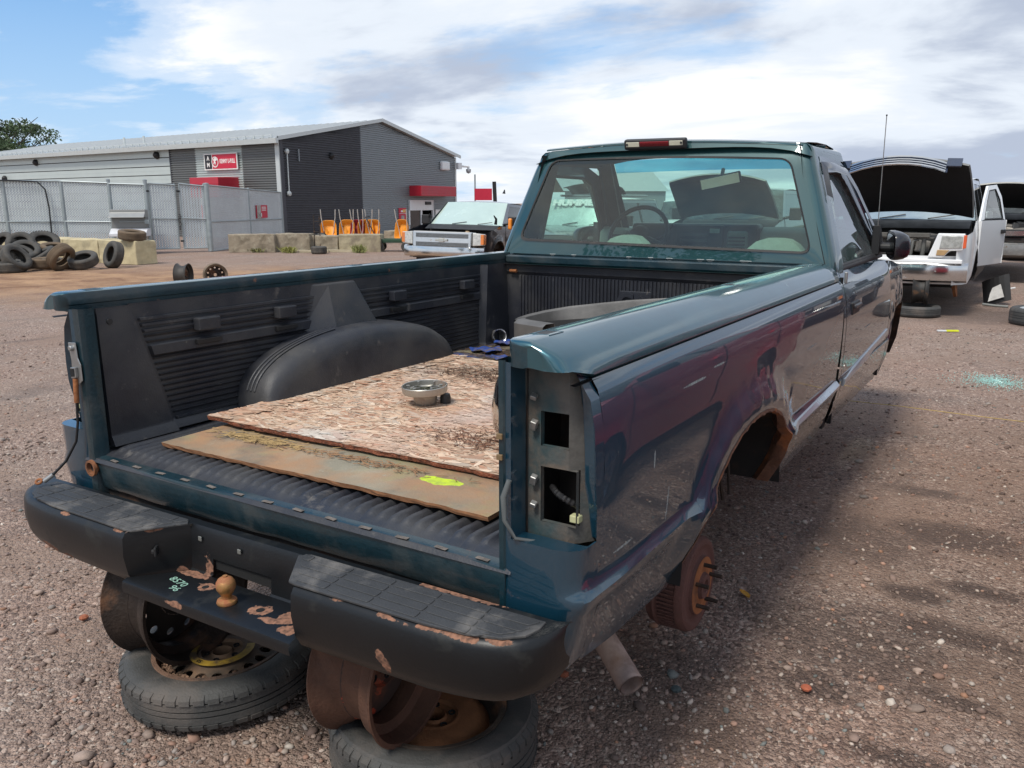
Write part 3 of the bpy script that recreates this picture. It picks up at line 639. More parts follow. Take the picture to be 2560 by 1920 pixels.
# scraps of white sealant on the liner
b = B()
for x, y, z in ((-.776, .16, 1.185), (-.775, .167, 1.18), (-.774, .155, 1.178)): b.ob((x, y, z), (.004, .014, .009), (rng.random(), rng.random(), rng.random()))
b.build('white_clip', mat('white_scrap', (.6, .6, .58), .6), TK, bevel=.001)
# tailgate striker and cable on both posts
def latch(sgn, cable):
    b = B(); M = Matrix.Translation((sgn*.79, -.004, 1.055))
    b.prism([(-.022, .055), (.018, .058), (.022, .01), (.034, -.01), (.034, -.06), (.012, -.075), (-.01, -.07), (-.018, -.05), (-.014, 0)], -.004, 0, 'xz', M=M)
    b.prism([(-.008, -.02), (.018, -.018), (.018, -.05), (-.008, -.055)], -.014, -.004, 'xz', M=M)
    b.lathe([(0, .010), (.008, .010), (.010, 0)], 12, M=M @ Matrix.Translation((0, -.004, .04)) @ Matrix.Rotation(R(90), 4, 'X'))
    s = b.build('tailgate_striker', STEEL, TK, bevel=.002)
    c = B(); c.prism([(-.006, -.024), (.014, -.022), (.014, -.046), (-.006, -.049)], -.0155, -.0145, 'xz', M=M); c.build('striker_slot', BLACKM, s)
    c = B(); c.lathe([(0, .006), (.007, .006), (.008, 0)], 12, M=Matrix.Translation((sgn*.845, .0, .708)) @ Matrix.Rotation(R(90), 4, 'X')); 
    c = B(); c.lathe([(.026, 0), (.026, .010), (.019, .010), (.017, -.02), (0, -.02)], 20, M=Matrix.Translation((sgn*.76, -.004, .715)) @ Matrix.Rotation(R(90), 4, 'X')); c.build('hinge_socket', RUSTO, TK, smooth=40)
    if cable:
        c = B(); pts = [(-.785, -.012, .975), (-.786, -.016, .93), (-.79, -.018, .86), (-.80, -.025, .80), (-.835, -.045, .735), (-.872, -.075, .688), (-.882, -.085, .676)]
        c.tube(pts, .0042, 8); cb = c.build('tailgate_cable', DARK, TK, smooth=60)
        c = B(); c.tube([(-.785, -.012, 1.0), (-.786, -.016, .925)], .008, 10); c.build('cable_ferrule', RUSTO, cb, smooth=60)
        c = B(); c.tube([(-.868, -.072, .692), (-.888, -.092, .672)], .0075, 10); c.build('cable_ferrule', STEEL, cb, smooth=60)
        c = B(); c.lathe([(.009+.004*math.cos(a), .004*math.sin(a)) for a in np.linspace(0, 2*math.pi, 8)[:-1]], 18, closed=True, M=Matrix.Translation((-.900, -.103, .672)) @ Euler((.5, .3, 0)).to_matrix().to_4x4()); c.build('cable_eye', RUSTO, cb, smooth=60)
latch(-1, True)
c = B(); c.tube([(.800, -.006, .965), (.792, -.016, .93), (.795, -.018, .88), (.815, -.008, .84), (.85, .03, .826)], [.006, .007, .005, .004, .004], 8); c.build('hanging_cable', mat('grey_cable', (.10, .11, .11), .6), TK, smooth=60)
for z in (1.055, 1.01):
    c = B(); c.ob((.775, -.004, z), (.014, .006, .012)); c.build('brass_clip', mat('brass_clip', (.25, .17, .09), .6, .5), TK, bevel=.001)

# ---------------------------------------------------------------- step bumper
BZ = .672
def bump_sec(x):
    """section (y,z) of the bumper shell at x"""
    a = abs(x); tilt = .022*x
    if a >= .335 or True:
        yr = interp(a, [(0, -.190), (.335, -.190), (.70, -.187), (.82, -.174), (.88, -.155), (.92, -.125), (.942, -.085), (.950, -.05), (.952, -.03)])
        zt = BZ-.004; zb = interp(a, [(.30, .512), (.5, .515), (.75, .520), (.88, .530), (.93, .555), (.952, .592)])
    return yr, zt+tilt, zb+tilt
b = B()
for sgn in (-1, 1):
    P = []
    stations = [.325, .33, .34, .40, .5, .6, .7, .76, .82, .86, .90, .925, .938, .946, .950, .9515]
    for a in stations:
        yr, zt, zb = bump_sec(sgn*a)
        yf = -.018 if a < .93 else interp(a, [(.93, -.018), (.952, -.004)]); kd = interp(a, [(.80, 1), (.952, .35)])
        r = .018; dd = max(yf-yr, .004)
        rr = min(r, dd*.45)
        P.append([(sgn*a, yf, zt-.004), (sgn*a, yf-.003, zt), (sgn*a, yr+rr*1.3, zt), (sgn*a, yr+rr*.5, zt-.005), (sgn*a, yr, zt-.020), (sgn*a, yr-.003, lerp(zt, zb, .45)), (sgn*a, yr+.006, lerp(zt, zb, .8)), (sgn*a, yr+.022, zb), (sgn*a, yr+min(.075, dd*.6), zb-.036*kd), (sgn*a, yr+min(.10, dd*.8), zb-.044*kd)])
    if sgn < 0: P = [[(x*(1+.036*max(0, (abs(x)-.45)/.5)), y, z) for x, y, z in r_] for r_ in P]
    b.grid(P, flip=sgn > 0); bpL = P
    # chamfered end of the recess
    Q = []
    for p in P[0]: Q.append(p)
    inner = [(sgn*lerp(.325, .205, min(1, max(0, (p[1]+.19)/.135))), p[1], p[2]) for p in P[0]]
    # wall from the outer shell edge to the recess wall
    top_in, top_out = (sgn*.215, -.052, BZ-.004+.022*sgn*.25), (sgn*.215, -.018, BZ-.004+.022*sgn*.25)
    b.add([P[0][1], top_out, top_in, P[0][3]], [(0, 1, 2, 3)])
    zl = .535
    w = [P[0][3], P[0][4], P[0][5], P[0][6], P[0][7]]
    wi = [(sgn*.215, -.056, z) for z in (BZ-.006, BZ-.024, .62, .57, zl-.01)]
    b.grid([w, wi])
# back wall of the recess, plate and its lips
zp = .537
b.grid([[(x, -.018, BZ-.008+.022*x), (x, -.022, BZ-.004+.022*x), (x, -.048, BZ-.004+.022*x), (x, -.056, BZ-.018+.022*x), (x, -.058, .585+.022*x)] for x in np.linspace(-.216, .216, 12)])
for xa, xb in ((-.216, -.125), (.105, .216)): b.grid([[(x, -.058, .585+.022*x), (x, -.062, zp+.004+.022*x), (x, -.068, zp+.022*x)] for x in (xa, xb)])
b.grid([[(x, -.068 if abs(x) < .21 else lerp(-.068, -.188, min(1, (abs(x)-.21)/.115)), zp+.022*x), (x, -.19, zp+.022*x), (x, -.203, zp-.006+.022*x), (x, -.207, zp-.018+.022*x), (x, -.204, zp-.036+.022*x)] for x in (-.325, -.29, -.25, -.21, -.1, 0, .1, .21, .25, .29, .325)])
bp = b.build('step_bumper', BUMP, TK, smooth=42)
# rubber step pads with moulded tiles
def step_pad(sgn):
    zt = lambda x: BZ+.022*x
    out = [(.215, -.062), (.305, -.176), (.33, -.180), (.70, -.174), (.80, -.163), (.87, -.142), (.905, -.11), (.915, -.075), (.912, -.042), (.24, -.042)]
    b = B(); n = len(out); v = [(sgn*x, y, zt(sgn*x)-.004) for x, y in out]+[(sgn*x, y, zt(sgn*x)+.0012) for x, y in out]
    b.add(v, [(i, (i+1) % n, n+(i+1) % n, n+i) for i in range(n)]+[tuple(range(n, 2*n))])
    pd = b.build('step_pad', RUBBERPAD, bp, bevel=.002)
    # tiles
    rows = [(-.050, -.076), (-.080, -.106), (-.110, -.136), (-.140, -.166)]
    for ri, (y0, y1) in enumerate(rows):
        xl = .215+(-y0-.05)*.80+.012; xr = [.905, .900, .885, .845][ri]
        sk = .004*ri; js = [xl]+[q+sk for q in (.27, .40, .53, .66, .79) if q+sk > xl+.035 and q+sk < xr-.03]+[xr+.006]
        for k, e in zip(js[:-1], js[1:]):
            e -= .006; t = B(); rr_ = .006
            if k == xl: kk0, kk1 = k, k+.017
            else: kk0, kk1 = k, k+.003
            if e > xr-.004: e0_, e1_ = e, e-.014-.012*(ri > 1)
            else: e0_, e1_ = e, e+.003
            cs = [(kk0, y0), (e0_, y0), (e1_, y1), (kk1, y1)]; v = []
            for q in range(4):
                P0, P1, P2 = Vector(cs[q-1]), Vector(cs[q]), Vector(cs[(q+1) % 4]); da, db = (P0-P1).normalized(), (P2-P1).normalized(); v += [P1+da*rr_, P1+da*rr_*.3+db*rr_*.3, P1+db*rr_]
            n2 = len(v); v2 = [(sgn*p.x, p.y, zt(sgn*p.x)+.001) for p in v]+[(sgn*p.x, p.y, zt(sgn*p.x)+.0032) for p in v]
            t.add(v2, [(i, (i+1) % n2, n2+(i+1) % n2, n2+i) for i in range(n2)]+[tuple(range(n2, 2*n2))])
            t.build('pad_tile', RUBBERPAD, pd, bevel=.0009, seg=1)
step_pad(1); step_pad(-1)
# bolt heads, plug, holes, marks
for x in (-.17, -.01): 
    b = B(); b.ob((x, -.061, .632), (.013, .004, .013)); b.build('square_bolt', mat('galv_bolt', (.22, .22, .20), .5, .5), bp, bevel=.0015)
b = B(); b.ob((-.268, -.130, .600), (.034, .008, .028), (0, 0, R(-49.5))); b.ob((-.266, -.138, .600), (.012, .016, .014), (0, 0, R(-49.5))); b.build('rubber_plug', DARK, bp, bevel=.004)
for x, y, r_ in ((-.085, -.118, .0095), (.145, -.132, .011)):
    b = B(); b.lathe([(0, 0), (r_, 0)], 16, M=Matrix.Translation((x, y, zp+.022*x+.0006))); b.build('plate_hole', BLACKM, bp)
for pts in ([(-.14, -.125), (-.10, -.11), (-.06, -.10), (-.07, -.14), (-.12, -.145)], [(.10, -.12), (.15, -.10), (.19, -.125), (.17, -.158), (.11, -.155)], [(.17, -.16), (.25, -.15), (.28, -.175), (.20, -.186)], [(-.20, -.072), (-.10, -.071), (-.13, -.09), (-.22, -.10), (-.26, -.14), (-.25, -.10)], [(.20, -.072), (.235, -.10), (.24, -.14), (.27, -.15), (.24, -.11)]):
    pass
text('8570', .030, mat('green_marker', (.25, .42, .33), .6), bp, Matrix.Translation((-.175, -.135, zp-.003)) @ Matrix.Rotation(R(-8), 4, 'Z'), 'chalk_number', .0004, 1.25)
text('96', .030, MC['green_marker'], bp, Matrix.Translation((-.150, -.165, zp-.003)) @ Matrix.Rotation(R(-6), 4, 'Z'), 'chalk_number', .0004, 1.25)
# hitch ball
BALLM = mat('brassy_rust', (.42, .24, .09), .38, .85, var=.3, vs=20, spots=[((.28, .10, .04), 26, .50, .08, .8)])
b = B(); b.lathe([(0, 0), (.024, 0), (.026, .004), (.024, .010), (.013, .014), (.013, .022), (.018, .030), (.0235, .040), (.0245, .048), (.0235, .057), (.018, .066), (.010, .071), (.006, .072), (.006, .075), (0, .076)], 28, M=Matrix.Translation((.04, -.148, zp+.001)))
hb = b.build('hitch_ball', BALLM, bp, smooth=50)
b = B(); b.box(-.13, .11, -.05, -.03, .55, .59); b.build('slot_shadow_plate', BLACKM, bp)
# rust flakes along the bumper edge: bare metal patches with thickness
def patch(cx, cy, cz, w, h, nrm, m, parent, seed, name='rust_patch', n=34, thick=.0006):
    r = random.Random(seed); nn = Vector(nrm).normalized(); u = Vector((1, 0, 0)); u = (u-nn*u.dot(nn)).normalized(); v = nn.cross(u)
    P = []
    for k in range(n):
        a = 2*math.pi*k/n; q = .82+.25*math.sin(a*3+seed)+.14*math.sin(a*5+seed*2)+r.uniform(-.07, .07); P.append(Vector((cx, cy, cz))+u*math.cos(a)*w*q+v*math.sin(a)*h*q)
    b = B(); b.add([p+nn*thick for p in P]+[p-nn*.001 for p in P], [tuple(range(n))]+[(i, (i+1) % n, n+(i+1) % n, n+i) for i in range(n)]); return b.build(name, m, parent)
RP = mat('bare_rust_patch', (.24, .125, .080), .85, var=.5, vs=60, spots=[((.07, .05, .04), 45, .58, .06, .9)])
# ---------------------------------------------------------------- running gear
b = B()
for sg in (-1, 1):
    b.box(sg*.42, sg*.50, -.03, 4.9, .50, .60)
b.box(-.42, .42, .35, .43, .50, .58); b.box(-.42, .42, 1.9, 1.98, .50, .58); b.build('frame_rails', UNDER, TK, bevel=.006)
b = B(); b.tube([(-.78, 1.04, .31), (-.1, 1.04, .31), (.78, 1.04, .31)], .042, 14); b.lathe([(.0, -.13), (.09, -.11), (.14, -.04), (.14, .04), (.09, .11), (0, .13)], 18, M=Matrix.Translation((0, 1.02, .31)) @ Matrix.Rotation(R(90), 4, 'X'))
b.build('rear_axle', RUSTD, TK, smooth=50)
for sg in (-1, 1):
    b = B(); b.grid([[(sg*x, y, .31+.06*((y-1.04)/.6)**2*2+dz) for x, dz in ((.47, .02), (.54, .02), (.54, -.03), (.47, -.03))] for y in np.linspace(.40, 1.68, 14)], cv=True); b.build('leaf_spring', RUSTD, TK, smooth=40)
    b = B(); b.tube([(sg*.46, .98, .33), (sg*.40, 1.25, .62)], .022, 10); b.build('shock_absorber', UNDER, TK, smooth=50)
    # brake drum
    M = Matrix.Translation((sg*.765, 1.04, .31)) @ Matrix.Rotation(R(90*sg), 4, 'Y')
    d = B(); d.lathe([(.05, -.03), (.148, -.03), (.152, -.02), (.150, -.010), (.158, -.006), (.158, .0), (.150, .006), (.146, .018), (.152, .066), (.157, .070), (.157, .084), (.150, .096), (.140, .100), (.128, .098), (.122, .094), (.105, .094), (.098, .097), (.096, .106), (.045, .107), (.040, .12), (.022, .12), (.020, .105), (0, .105)], 48, M=M)
    dr = d.build('brake_drum', DRUMM, TK, smooth=35)
    d = B()
    for k in range(64):
        a = 2*math.pi*k/64; d.box(-.0025, .0025, .146, .1565, .012, .068, M=M @ Matrix.Rotation(a, 4, 'Z'))
    d.build('cooling_fins', DRUMM, dr)
    d = B(); d.lathe([(.042, .108), (.094, .1075)], 30, M=M); d.build('hub_face', RUSTO, dr)
    for k in range(5 if 1 else 6):
        a = 2*math.pi*k/5+.5; s = B(); s.tube([(.069*math.cos(a), .069*math.sin(a), .10), (.069*math.cos(a), .069*math.sin(a), .150)], .0068, 10, M=M); s.build('wheel_stud', RUSTD, dr, smooth=50)
b = B(); pts = [(.30, 1.9, .42), (.40, .9, .44), (.62, .55, .45), (.80, .43, .42), (.945, .325, .360)]
pts = [Vector(p) for p in pts]; b.tube(pts, .033, 20, cap=False); b.tube([pts[-1], pts[-1]+(pts[-2]-pts[-1])*.6], .030, 20, cap=False)
b.build('exhaust_pipe', mat('exhaust_metal', (.27, .20, .175), .7, .3, var=.25, vs=12, bump=.15, spots=[((.11, .06, .04), 9, .6, .1, .9)]), TK, smooth=60)
b = B(); b.box(-.5, .5, 1.2, 2.2, .44, .54); b.build('fuel_tank', UNDER, TK, bevel=.04)
b = B(); b.box(-.8, .8, 2.6, 4.0, .44, .50); b.build('cab_floor', UNDER, TK)
b = B(); b.lathe([(0, -.02), (.16, -.02), (.19, 0), (.16, .03), (0, .03)], 20, M=Matrix.Translation((0, .42, .40)) @ Matrix.Rotation(R(90), 4, 'X')) 
for (y0, z0, y1, z1) in ((1.28, .80, 1.34, .50), (1.43, .80, 1.41, .50)):
    b = B(); b.tube([(.80, y0, z0), (.83, y1, z1)], .006, 6); b.build('rusty_strap', RUSTD, TK)
# ---------------------------------------------------------------- cab of the green pickup
PC = PAINT; PG = mat('green_paint_cab_sheen', (.0030, .046, .050), .42, .30, 1.0, .015, var=.10, vs=3)  # PG: same paint, its angle-dependent green sheen put into the colour
def cab_x(z): return interp(z, [(.47, .905), (.60, .945), (.70, .962), (.716, .965), (.728, .957), (.85, .962), (1.0, .962), (1.10, .950), (1.18, .925), (1.215, .905)])
# rear wall of the cab: frame round the rear window
WZ = [(-.79, 1.335, 2.560), (.79, 1.300, 2.575), (.640, 1.722, 2.690), (-.632, 1.752, 2.640)]      # BL BR TR TL of window (x, z, y)
def ybk(z): return interp(z, [(1.0, 2.535), (1.25, 2.545), (1.32, 2.560), (1.74, 2.668), (1.80, 2.70)])
def ring(f):            # loop of points round the window, f=0 glass edge, 1 body edge
    bl, br, tr, tl = (-.775, 1.335), (.79, 1.305), (.640, 1.722), (-.632, 1.750)
    BL, BR, TR, TL = (-.862, 1.245), (.862, 1.235), (.675, 1.790), (-.672, 1.808)
    out = []
    def seg(a, b, A, Bq, n, bow=0):
        for i in range(n):
            t = i/n; x = lerp(lerp(a[0], b[0], t), lerp(A[0], Bq[0], t), f); z = lerp(lerp(a[1], b[1], t), lerp(A[1], Bq[1], t), f)+bow*math.sin(math.pi*t)
            out.append((x, ybk(z)+.0, z))
    seg(bl, br, BL, BR, 14); seg(br, tr, BR, TR, 10, 0); seg(tr, tl, TR, TL, 14, .010+.016*f); seg(tl, bl, TL, BL, 10, 0)
    return out
def rounded(f, r):       # loop with rounded corners, constant point count
    bl, br, tr, tl = (-.775, 1.335), (.79, 1.305), (.640, 1.722), (-.632, 1.750)
    BL, BR, TR, TL = (-.862, 1.245), (.862, 1.235), (.680, 1.786), (-.677, 1.804)
    cs = [Vector((lerp(a[0], b[0], f), lerp(a[1], b[1], f))) for a, b in ((bl, BL), (br, BR), (tr, TR), (tl, TL))]
    bow = .010+.018*f; res = []
    for k in range(4):
        c = cs[k]; p, n = cs[k-1], cs[(k+1) % 4]; a = (p-c).normalized(); b = (n-c).normalized()
        arc = [c+a*r*(1-t)**2+b*r*t**2 for t in np.linspace(0, 1, 7)]; res += arc
        e = n+(c-n).normalized()*r
        for j in range(1, 12):
            q = arc[-1].lerp(e, j/12)
            if k == 2: q = q+Vector((0, bow*math.sin(math.pi*j/12)))
            res.append(q)
    return [Vector((q.x, ybk(q.y), q.y)) for q in res]
g0, g1, g2, g3 = [rounded(f, r) for f, r in ((0, .050), (.14, .058), (.45, .060), (1, .030))]
wsh = lambda g, d: [Vector((p[0], p[1]+d, p[2])) for p in g]
b = B(); b.grid([wsh(g1, -.002), wsh(g2, -.0), wsh(g3, .002)], cv=True)
# rear pillar edges rolling round to the sides
def sideroll(sgn):
    P = []
    for z in np.linspace(1.20, 1.80, 14):
        t = (z-1.235)/.565; xb = lerp(.862, .675, max(0, t)); 
        xb = lerp(.862, .674, max(0, t))-.016; xo = lerp(.905, .735, max(0, t)) if t > 0 else .905+.02*(-t)
        y = ybk(z)
        t = max(0, t); dz = lambda q: -q*t**1.5
        P.append([(sgn*xb, y+.002, z), (sgn*lerp(xb, xo, .55), y+.004, z+dz(.003)), (sgn*lerp(xb, xo, .88), y+.018, z+dz(.018)), (sgn*xo, y+.045, z+dz(.040)), (sgn*(xo+.004), y+.10, z+dz(.060)), (sgn*(xo+.004), y+.175, z+dz(.064))])
    return P
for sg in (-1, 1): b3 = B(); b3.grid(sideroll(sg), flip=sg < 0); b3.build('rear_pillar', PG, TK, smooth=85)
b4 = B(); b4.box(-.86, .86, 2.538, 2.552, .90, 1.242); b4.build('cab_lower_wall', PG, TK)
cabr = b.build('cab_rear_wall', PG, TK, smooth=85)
b = B(); b.grid([[(x, 2.530, z) for x in (-.80, 0, .80)] for z in (1.243, 1.255)]); b.grid([[(x, y, 1.255-.004*(y > 2.54)) for x in np.linspace(-.83, .83, 12)] for y in (2.50, 2.530, 2.552)]); b.build('bed_front_ledge', PAINT_TOP, TK)
b = B()
for x in (-.55, -.42, -.1, .02, .12, .28, .33, .5):
    w = rng.uniform(.006, .022); b.add([(x-w, 2.5285, 1.250), (x+w, 2.5285, 1.249), (x+w*.4, 2.5285, 1.243), (x-w*.6, 2.5285, 1.244)], [(0, 1, 2, 3)]); b.box(x-w, x+w*1.5, 2.520, 2.529, 1.2553, 1.2562)
b.build('chipped_paint', mat('chip_grey', (.5, .52, .5), .7), TK)
b = B()
for q, w in ((wsh(g0, -.004), 0), (wsh(g1, -.007), 0), (wsh(g1, -.001), 0)): pass
b.grid([wsh(g0, .002), wsh(g0, -.006), wsh(g1, -.008), wsh(g1, .0)], cv=True); b.build('rear_window_seal', SEAL, cabr, smooth=50)
GL = glass('green_glass', (.72, .94, .85), .035, (.30, .36, .33))
b = B(); b.add(g0, [tuple(range(len(g0)))]); b.build('rear_window', GL, cabr, fix=False)
# roof
def zt_(x): return 1.795-.0134*x+.029*math.cos(math.pi*x/1.38)
b = B(); b.grid([[(x*k, y if y else ybk(zt_(x))-.001, zt_(x)+dz) for y, k, dz in ((0, 1, -.001), (2.700, 1, .007), (2.72, 1.0, .013), (2.76, 1.01, .018), (2.9, 1.02, .024), (3.1, 1.02, .025), (3.3, 1.01, .016), (3.40, 1.0, .002), (3.46, .99, -.018))] for x in np.linspace(-.69, .69, 27)])
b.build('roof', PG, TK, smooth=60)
for sg in (-1, 1):
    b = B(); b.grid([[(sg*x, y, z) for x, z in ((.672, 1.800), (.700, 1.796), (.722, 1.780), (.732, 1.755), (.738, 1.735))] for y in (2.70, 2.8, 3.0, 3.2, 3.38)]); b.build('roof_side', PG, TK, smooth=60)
    b = B(); b.tube([(sg*.676, ybk(1.79)-.003, 1.795), (sg*.864, ybk(1.24)-.003, 1.240)], .0018, 5); b.build('pillar_seam', BLACKM, TK)
# high brake light
b = B(); b.ob((-.035, 2.668, 1.818), (.335, .035, .052), (R(14), R(.6), 0)); bl_ = b.build('high_brake_light', DARK, TK, bevel=.010, seg=3)
for xa, xb, m_ in ((-.190, -.115, mat('clear_lens', (.55, .53, .42), .25, coat=.5)), (.045, .118, None), (-.115, .045, mat('red_lens', (.22, .012, .018), .25, coat=.8))):
    b = B(); b.ob(((xa+xb)/2, 2.651, 1.817-.01*0), (xb-xa-.002, .006, .024), (R(14), R(.6), 0)); ln = b.build('lamp_lens', m_ or MC['clear_lens'], bl_, bevel=.002)
    if m_ is MC.get('red_lens'):
        b = B()
        for k in range(5): b.ob(((xa+xb)/2, 2.6475, 1.809+.004*k), (xb-xa-.004, .002, .001), (R(14), 0, 0))
        b.build('lens_ridge', mat('dark_red', (.08, .005, .008), .3), bl_)
for x in (-.182, .110):
    b = B(); b.lathe([(0, .003), (.005, .003), (.006, 0)], 10, M=Matrix.Translation((x, 2.646, 1.817)) @ Matrix.Rotation(R(90), 4, 'X')); b.build('lamp_screw', DARK, bl_)
# side doors, frames, fenders
AF = [(3.985, .50), (4.00, .62), (4.05, .76), (4.13, .86), (4.25, .935), (4.40, .965), (4.55, .935), (4.67, .86), (4.75, .76), (4.79, .62), (4.80, .50)]
def belt(y): return interp(y, [(2.55, 1.215), (3.6, 1.205), (3.9, 1.195), (4.2, 1.165), (5.1, 1.06), (5.25, 1.03)])
def cx2(y, z):
    x = cab_x(z-(belt(2.6)-belt(y))*0)
    x -= interp(y, [(3.9, 0), (4.6, .03), (5.2, .11)])
    d = min(math.hypot(y-a, z-c) for a, c in AF)
    return x+(.012*math.exp(-(d/.07)**2) if y > 3.9 else 0)
for sg in (-1, 1):
    b = B(); b.grid(side_panel(sg, 2.622, 3.925, cx2, lambda y: .545, belt, nz=22, nyd=.1), flip=sg < 0)
    e = .008
    dr = b.build('door', PC, TK, smooth=40)
    b = B(); b.grid(side_panel(sg, 2.555, 2.612, cx2, lambda y: .50, belt, nz=22, nyd=.03), flip=sg < 0); b.grid(side_panel(sg, 2.555, 3.93, lambda y, z: cx2(y, z)-.006, lambda y: .475, lambda y: .538, nz=3, nyd=.2, zlev=())); b.build('cab_side', PC, TK, smooth=40)
    b = B(); b.box(sg*.86, sg*.915, 2.49, 2.56, .5, 1.2); b.build('cab_gap', BLACKM, TK)
    for q in ((.90, .93, 2.606, 2.628), (.88, .925, 3.918, 3.942)): b = B(); b.box(sg*q[0], sg*q[1], q[2], q[3], .5, 1.19); b.build('door_gap', BLACKM, TK)
    b = B(); b.grid(side_panel(sg, 3.935, 5.22, cx2, lambda y: .50 if y < 4 else .56, belt, AF, jag=.006, nz=22, nyd=.1), flip=sg < 0); fd = b.build('front_fender', PC, TK, smooth=40)
    b = B(); b.grid([[(sg*(cx2(y, z)), y, z), (sg*(cx2(y, z)-.03), y, z), (sg*.62, y, z+.02)] for y, z in AF]); b.build('front_wheel_well', RUSTD, fd)
    # window frame: outer loop and glass
    out_ = [(2.70, 1.222, .905), (2.735, 1.50, .805), (2.80, 1.742, .742), (3.30, 1.735, .738), (3.46, 1.690, .745), (3.80, 1.40, .830), (3.93, 1.222, .888)]
    inn = [(2.765, 1.235, .893), (2.79, 1.48, .806), (2.83, 1.675, .745), (3.24, 1.672, .742), (3.36, 1.635, .752), (3.66, 1.385, .828), (3.775, 1.235, .880)]
    b = B(); b.grid([[(sg*x, y, z) for y, z, x in out_], [(sg*(x+.002), lerp(y, q[0], .5), lerp(z, q[1], .5)) for (y, z, x), q in zip(out_, inn)], [(sg*(x-.004), y, z) for y, z, x in inn]], cv=False)
    b.add([(sg*.905, 2.70, 1.222), (sg*.888, 3.93, 1.222), (sg*.876, 3.775, 1.235), (sg*.889, 2.765, 1.235)], [(0, 1, 2, 3)])
    fr = b.build('door_window_frame', DARK if 0 else PC, dr, smooth=50)
    b = B(); b.tube([(sg*(x-.002), y, z) for y, z, x in inn]+[(sg*(inn[0][2]-.002), inn[0][0], inn[0][1])], .009, 6); b.build('door_window_seal', SEAL, dr, smooth=60)
    b = B(); b.grid([[(sg*(lerp(.896, .884, t)+o), lerp(2.69, 3.93, t), 1.222+h) for o, h in ((.008, -.012), (.010, 0), (.004, .012), (-.01, .014))] for t in np.linspace(0, 1, 6)]); b.build('belt_seal', SEAL, dr, smooth=60)
    b = B(); gi = [(sg*(x-.006), y, z) for y, z, x in inn]; b.add(gi, [tuple(range(len(gi)))]); b.build('door_glass', glass('side_glass', (.66, .86, .80), .10, (.45, .52, .52)), dr, fix=False)
    # window visor
    vs = [(2.745, 1.56, .80), (2.80, 1.715, .748), (3.05, 1.722, .744), (3.32, 1.712, .748), (3.50, 1.62, .775), (3.85, 1.32, .865)]
    vi = [(2.765, 1.53, .818), (2.83, 1.665, .768), (3.05, 1.674, .762), (3.29, 1.664, .768), (3.45, 1.585, .793), (3.80, 1.305, .880)]
    b = B(); b.grid([[(sg*(x+.004), y, z) for y, z, x in vs], [(sg*(lerp(x, q[2], .5)+.022), lerp(y, q[0], .5), lerp(z, q[1], .5)) for (y, z, x), q in zip(vs, vi)], [(sg*(x+.012), y, z) for y, z, x in vi]]); b.build('window_visor', mat('visor', (.018, .018, .022), .18, coat=.6, var=.15), dr, smooth=60)
    # handle
    b = B(); b.box(sg*.94, sg*.966, 2.735, 2.90, 1.005, 1.065); hd = b.build('door_handle', DARK, dr, bevel=.006); b = B(); b.box(sg*.955, sg*.978, 2.75, 2.89, 1.035, 1.055); b.build('handle_flap', mat('flap_grey', (.05, .05, .055), .35), hd, bevel=.006)
    b = B(); b.lathe([(0, .004), (.012, .004), (.014, 0)], 14, M=Matrix.Translation((sg*.957, 2.82, .965)) @ Matrix.Rotation(R(90*sg), 4, 'Y')); b.build('lock_cylinder', STEEL, dr)
    strip(sg, 2.655, 3.90, .696, .775, lambda y, z: cx2(y, z))
    # mirror
    b = B(); c = Vector((0, 0, 0)); MM = Matrix.Translation((sg*.985, 3.74, 1.290)) @ Matrix.Rotation(R(-66*sg), 4, 'Z')
    prof = []
    for i, (dy, sc_) in enumerate(((-.030, .90), (-.034, .98), (-.025, 1.0), (.0, 1.0), (.035, .93), (.065, .78), (.085, .50), (.092, .12))):
        lp_ = []
        for k in range(24):
            a = 2*math.pi*k/24; ca, sa = math.cos(a), math.sin(a)
            px = math.copysign(abs(ca)**.55, ca)*.090; pz = math.copysign(abs(sa)**.55, sa)*.078
            lp_.append((c.x+sg*px*sc_, c.y+dy*.8, c.z+pz*sc_-.012*(px/.1)))
        prof.append(lp_)
    b.grid(prof, cv=True, M=MM); b.add(prof[0], [tuple(range(24))], M=MM); b.add(prof[-1], [tuple(range(24))], M=MM)
    mr = b.build('door_mirror', mat('mirror_shell', (.014, .014, .018), .30, coat=.5, var=.15), dr, smooth=60)
    b = B(); v = [Vector(p) for p in prof[0]]; b.add([c+Vector((0, -.0345, 0))+(p-c-Vector((0, -.03, 0)))*.86 for p in v], [tuple(range(24))], M=MM); b.build('mirror_glass', mat('mirror_glass', (.7, .75, .75), .03, 1.0), mr)
    b = B(); b.prism([(3.70, 1.235), (3.93, 1.235), (3.70, 1.40)], sg*.862, sg*.905, 'yz'); b.tube([(sg*.89, 3.76, 1.275), (sg*1.0, 3.75, 1.275)], .028, 10); b.build('mirror_arm', DARK, mr, bevel=.004)
# rear corner cab emblem / hinge of door at the right rear corner
b = B(); b.ob((.942, 2.618, 1.19), (.012, .018, .05)); b.build('door_strike_clip', STEEL, TK, bevel=.002)
